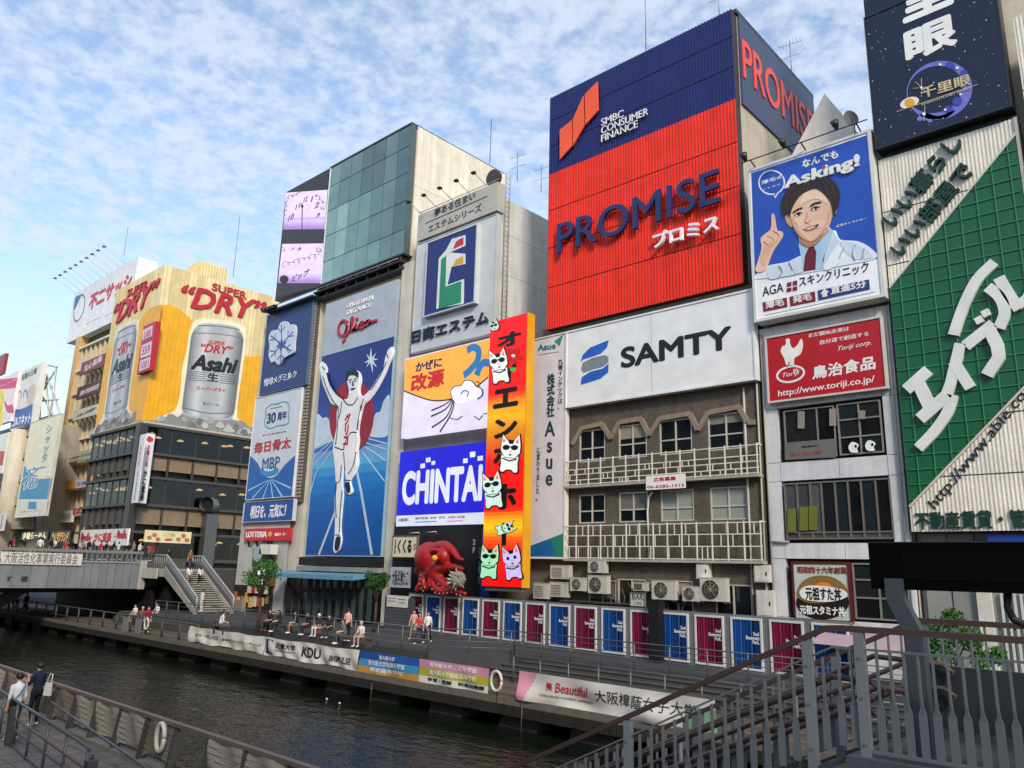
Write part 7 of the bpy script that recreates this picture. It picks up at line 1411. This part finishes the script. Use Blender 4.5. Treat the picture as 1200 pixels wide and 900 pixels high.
while x < 1.5:
    if all(abs(x-p) > .07 for p in posts): baluster(x, YN, hz_(x)-1.06 if x < K.x else 2.49, hz_(x)-.17 - (.06 if x < K.x else 0), ns)
    x += .118 if x > K.x else .15
for x in posts:
    mesh('post', boxv((x-.045, YN-.035, hz_(x)-1.6), (x+.045, YN+.035, hz_(x)-.03)), QF, mat('868c90', 'metal', .5, .25), ns)
    for dz_ in (-.25, -.6, -1.0): mesh('bolt', *tubev([(x, YN-.036, hz_(x)+dz_), (x, YN-.05, hz_(x)+dz_)], .016, 6), STEEL, ns)
# far railing of the same stairs
YF = 10.45
fsr = empty('far_stair_railing', (-5, YF, 1.0), 0, 'grey railing with round brown double handrails on the far side of the near stairs', 'railing')
kx = -3.0
def hz2(x): return 3.54 if x > kx else 3.54+sl_*(x-kx)
rect_tube('handrail', [(-10, YF, hz2(-10)), (kx, YF, 3.54), (3, YF, 3.54)], .07, .06, HRM, fsr); rect_tube('lower_rail', [(-10, YF, hz2(-10)-1.05), (kx, YF, 2.5), (3, YF, 2.5)], .05, .03, GM, fsr)
x = -9.5
while x < 2: baluster(x, YF, hz2(x)-1.03, hz2(x)-.03, fsr); x += .15
for x in (-8, -6, -4, kx, -1.2, .6): mesh('post', boxv((x-.05, YF-.04, hz2(x)-1.5), (x+.05, YF+.04, hz2(x)-.02)), QF, GM, fsr)
for k in range(5): box('kick_panel', (kx+.03+k*1.2, YF-.03, 2.37), (kx+1.2+k*1.2, YF+.02, 3.05), mat('333a40', 'metal', .6, .2), fsr)
PIP = mat('54423e', 'metal', .45, .1)
for yy, dz_ in ((YN+.1, -.42), (YN+.1, -.68), (YF-.1, -.42), (YF-.1, -.68), (9.15, -.3), (9.2, -.62)):
    tube('pipe_handrail', [(-10, yy, hz2(-10)+dz_), (kx-.4, yy, hz2(kx-.4)+dz_), (kx-.1, yy, 3.54+dz_-.04), (kx+.25, yy, 3.54+dz_-.05), (kx+.36, yy, 3.54+dz_-.12), (kx+.3, yy, 3.54+dz_-.2)], .028, PIP, fsr, 8)
for x in (-8.5, -7, -5.5, -4): 
    for yy in (9.18,): tube('centre_post', [(x, yy, hz2(x)-1.2), (x, yy, hz2(x)-.3)], .03, GM, fsr, 8)
# stairs themselves and bridge deck
st2 = empty('near_stairs', (-4, 9, -.8), 0, 'grey steel stairs descending from the near bridge to the canal walkway', 'stairs')
for k in range(18):
    x1 = kx-k*.33; z = 2.35-(k+1)*.158; box('tread', (x1-.36, YN+.12, z-.05), (x1, YF-.12, z), mat('57565a', 'concrete'), st2); box('riser', (x1-.02, YN+.12, z), (x1, YF-.12, z+.11), mat('3b3c40', 'concrete'), st2)
for y in (YN, YF): mesh('stringer', [(kx, y-.03, 1.9), (kx, y+.03, 1.9), (-10, y+.03, 1.9+sl_*(-10-kx)), (-10, y-.03, 1.9+sl_*(-10-kx)), (kx, y-.03, 2.4), (kx, y+.03, 2.4), (-10, y+.03, 2.4+sl_*(-10-kx)), (-10, y-.03, 2.4+sl_*(-10-kx))], QF, mat('4a5056', 'metal', .55, .3), st2)
box('bridge_deck', (kx+.02, 4.5, 1.9), (8, 22, 2.36), mat('4b4845', 'concrete'), kind='structure')
box('deck_kerb', (kx+.05, YN-.1, 2.3), (8, YN+.02, 2.43), mat('565c62', 'concrete'), kind='structure')
bd = empty('display_board', (-2.45, 8.45, 2.36), 0, 'black rectangular display board seen from behind on a bent grey mast', 'display')
Bd = PY(8.5); a = Bd.px(1017, 636.5); b = Bd.px(1024, 690)
pbox('housing', Bd, a[0], 2.5, b[1], a[1], -.3, 0, mat('060607', 'matte'), bd); pbox('recess_panel', Bd, a[0]+.32, 2.3, b[1]+.1, a[1]-.09, 0, .006, mat('0b0c0d', 'matte'), bd); pbox('top_cap', Bd, a[0]-.01, 2.5, a[1], a[1]+.012, -.31, .01, mat('1d1d1f'), bd)
M0 = [Bd.px(1049, 690), Bd.px(1050, 702), Bd.px(1071, 742)]; gx = M0[2][0]
vs = []; fs = []
prof = [(M0[0][0], M0[0][1]+.1), (M0[1][0], M0[1][1]), (gx, M0[2][1]), (gx, 2.3)]
rect_tube('mast', [(prof[0][0], 8.55, prof[0][1]), (prof[1][0], 8.55, prof[1][1])], .1, .15, GM, bd)
mm = []
for (xa, za) in prof: mm += [(xa-.085, 8.46, za), (xa+.085, 8.46, za), (xa+.085, 8.6, za), (xa-.085, 8.6, za)]
for i in range(3):
    for k in range(4): fs.append((i*4+k, i*4+4+k, i*4+4+(k+1) % 4, i*4+(k+1) % 4))
mesh('bent_mast', mm, fs, mat('50575d', 'metal', .5, .35), bd); tube('curved_pipe', [tuple(onY(1181, 690, 8.7)), tuple(onY(1181, 712, 8.7)), tuple(onY(1188, 726, 8.7)), tuple(onY(1203, 733, 8.7))], .035, mat('2a2a2c'), bd, 8)
ca_ = empty('pink_awning', (-11, 32, 0), 0, 'faded pink and white awning over a stall behind the near stair railing', 'awning')
mesh('sheet', [(-12.9, 31.2, 1.55), (-9.5, 31.2, 1.5), (-9.5, 32.9, 2.0), (-12.9, 32.9, 2.05)], [(0, 1, 2, 3)], mat('a8949a', 'cloth'), ca_); 
for x, y in ((-12.8, 31.3), (-9.6, 31.3), (-12.8, 32.8), (-9.6, 32.8)): tube('pole', [(x, y, 0), (x, y, 1.6+(y-31.2)*.28)], .03, STEEL, ca_, 6)

# ================================================================ rooftop masts and aerials
def aerial(p, h, kind, label, m_='8a8a88'):
    t = empty('aerial', p, 0, label, 'aerial'); p = Vector(p); tube('mast', [p, p+Vector((0, 0, h))], .03, mat(m_, 'metal'), t, 6)
    if kind:
        for k in range(2): z = h-.15-k*.9; tube('boom', [p+Vector((-.7, 0, z)), p+Vector((.7, .2, z))], .014, mat('77777a', 'metal'), t, 5)
        for k in range(7): q = p+Vector((-.66+k*.22, (-.66+k*.22)*.15, h-.15)); tube('element', [q+Vector((.08, -.32, 0)), q+Vector((-.08, .32, 0))], .009, mat('77777a', 'metal'), t, 4)
def up(x, y, Y): return tuple(onY(x, y, Y))
aerial(up(757, 60, 42), 7.0, 0, 'red and white thin mast on the navy billboard roof', 'b05a50'); aerial(up(843, 22, 40), 2.6, 1, 'comb aerial at the navy billboard corner'); aerial(up(928, 90, 44), 2.6, 1, 'comb aerial on the back edge of the navy billboard roof')
aerial(up(574, 192, 42), 4.2, 0, 'thin dark mast on the cream glass building roof', '55555a'); aerial(up(606, 212, 40), 2.3, 1, 'comb aerial on the pale roof beside the ladder'); aerial(up(634, 225, 42), 2.2, 1, 'comb aerial on the pale roof near the orange cladding'); aerial(up(273, 325, 44), 8.5, 0, 'thin mast on the yellow beer tower roof', '6a6a6c'); aerial(up(145, 300, 38), 4.5, 0, 'thin mast behind the white rooftop sign', '6a6a6c')
# ================================================================ near-bank row behind the viewpoint (seen in glass and water)
random.seed(77)
for i, (x0, x1, h_, c_, lb) in enumerate(((-150, -112, 24, '8c8880', 'wide grey office block on the near bank behind the walkway'), (-111, -84, 33, 'a39a8a', 'tall cream block on the near bank facing the beer tower'), (-83, -60, 27, '77797c', 'slate grey block on the near bank facing the footbridge'), (-59, -36, 36, '9a948c', 'tallest stone coloured block on the near bank'), (-35, -14, 25, '8a7264', 'brown block on the near bank facing the brick front'), (14, 46, 30, '93918c', 'pale grey block on the near bank past the road bridge'))):
    t = empty('near_bank_building', (x0, -16, -.8), 0, lb, 'building')
    Pn = Plane((0, -16.0, 0), (-1, 0, 0), (0, 1, 0)); cols_ = int((x1-x0)/3.2); hs = []
    for r in range(int((h_-4)/3.6)):
        for c in range(cols_): u = -x1+(x1-x0)*(c+.2)/cols_; hs.append((u, u+(x1-x0)*.6/cols_, 4+r*3.6, 5.9+r*3.6))
    wall_holes('wall', Pn, -x1, -x0, -.8, h_, hs, .3, mat(c_, 'dirty'), t); box('core', (x0, -40, -.8), (x1, -16.3, h_), mat('1c2024', 'glass'), t); box('parapet', (x0-.1, -40, h_), (x1+.1, -15.8, h_+.6), mat(c_, 'dirty'), t)
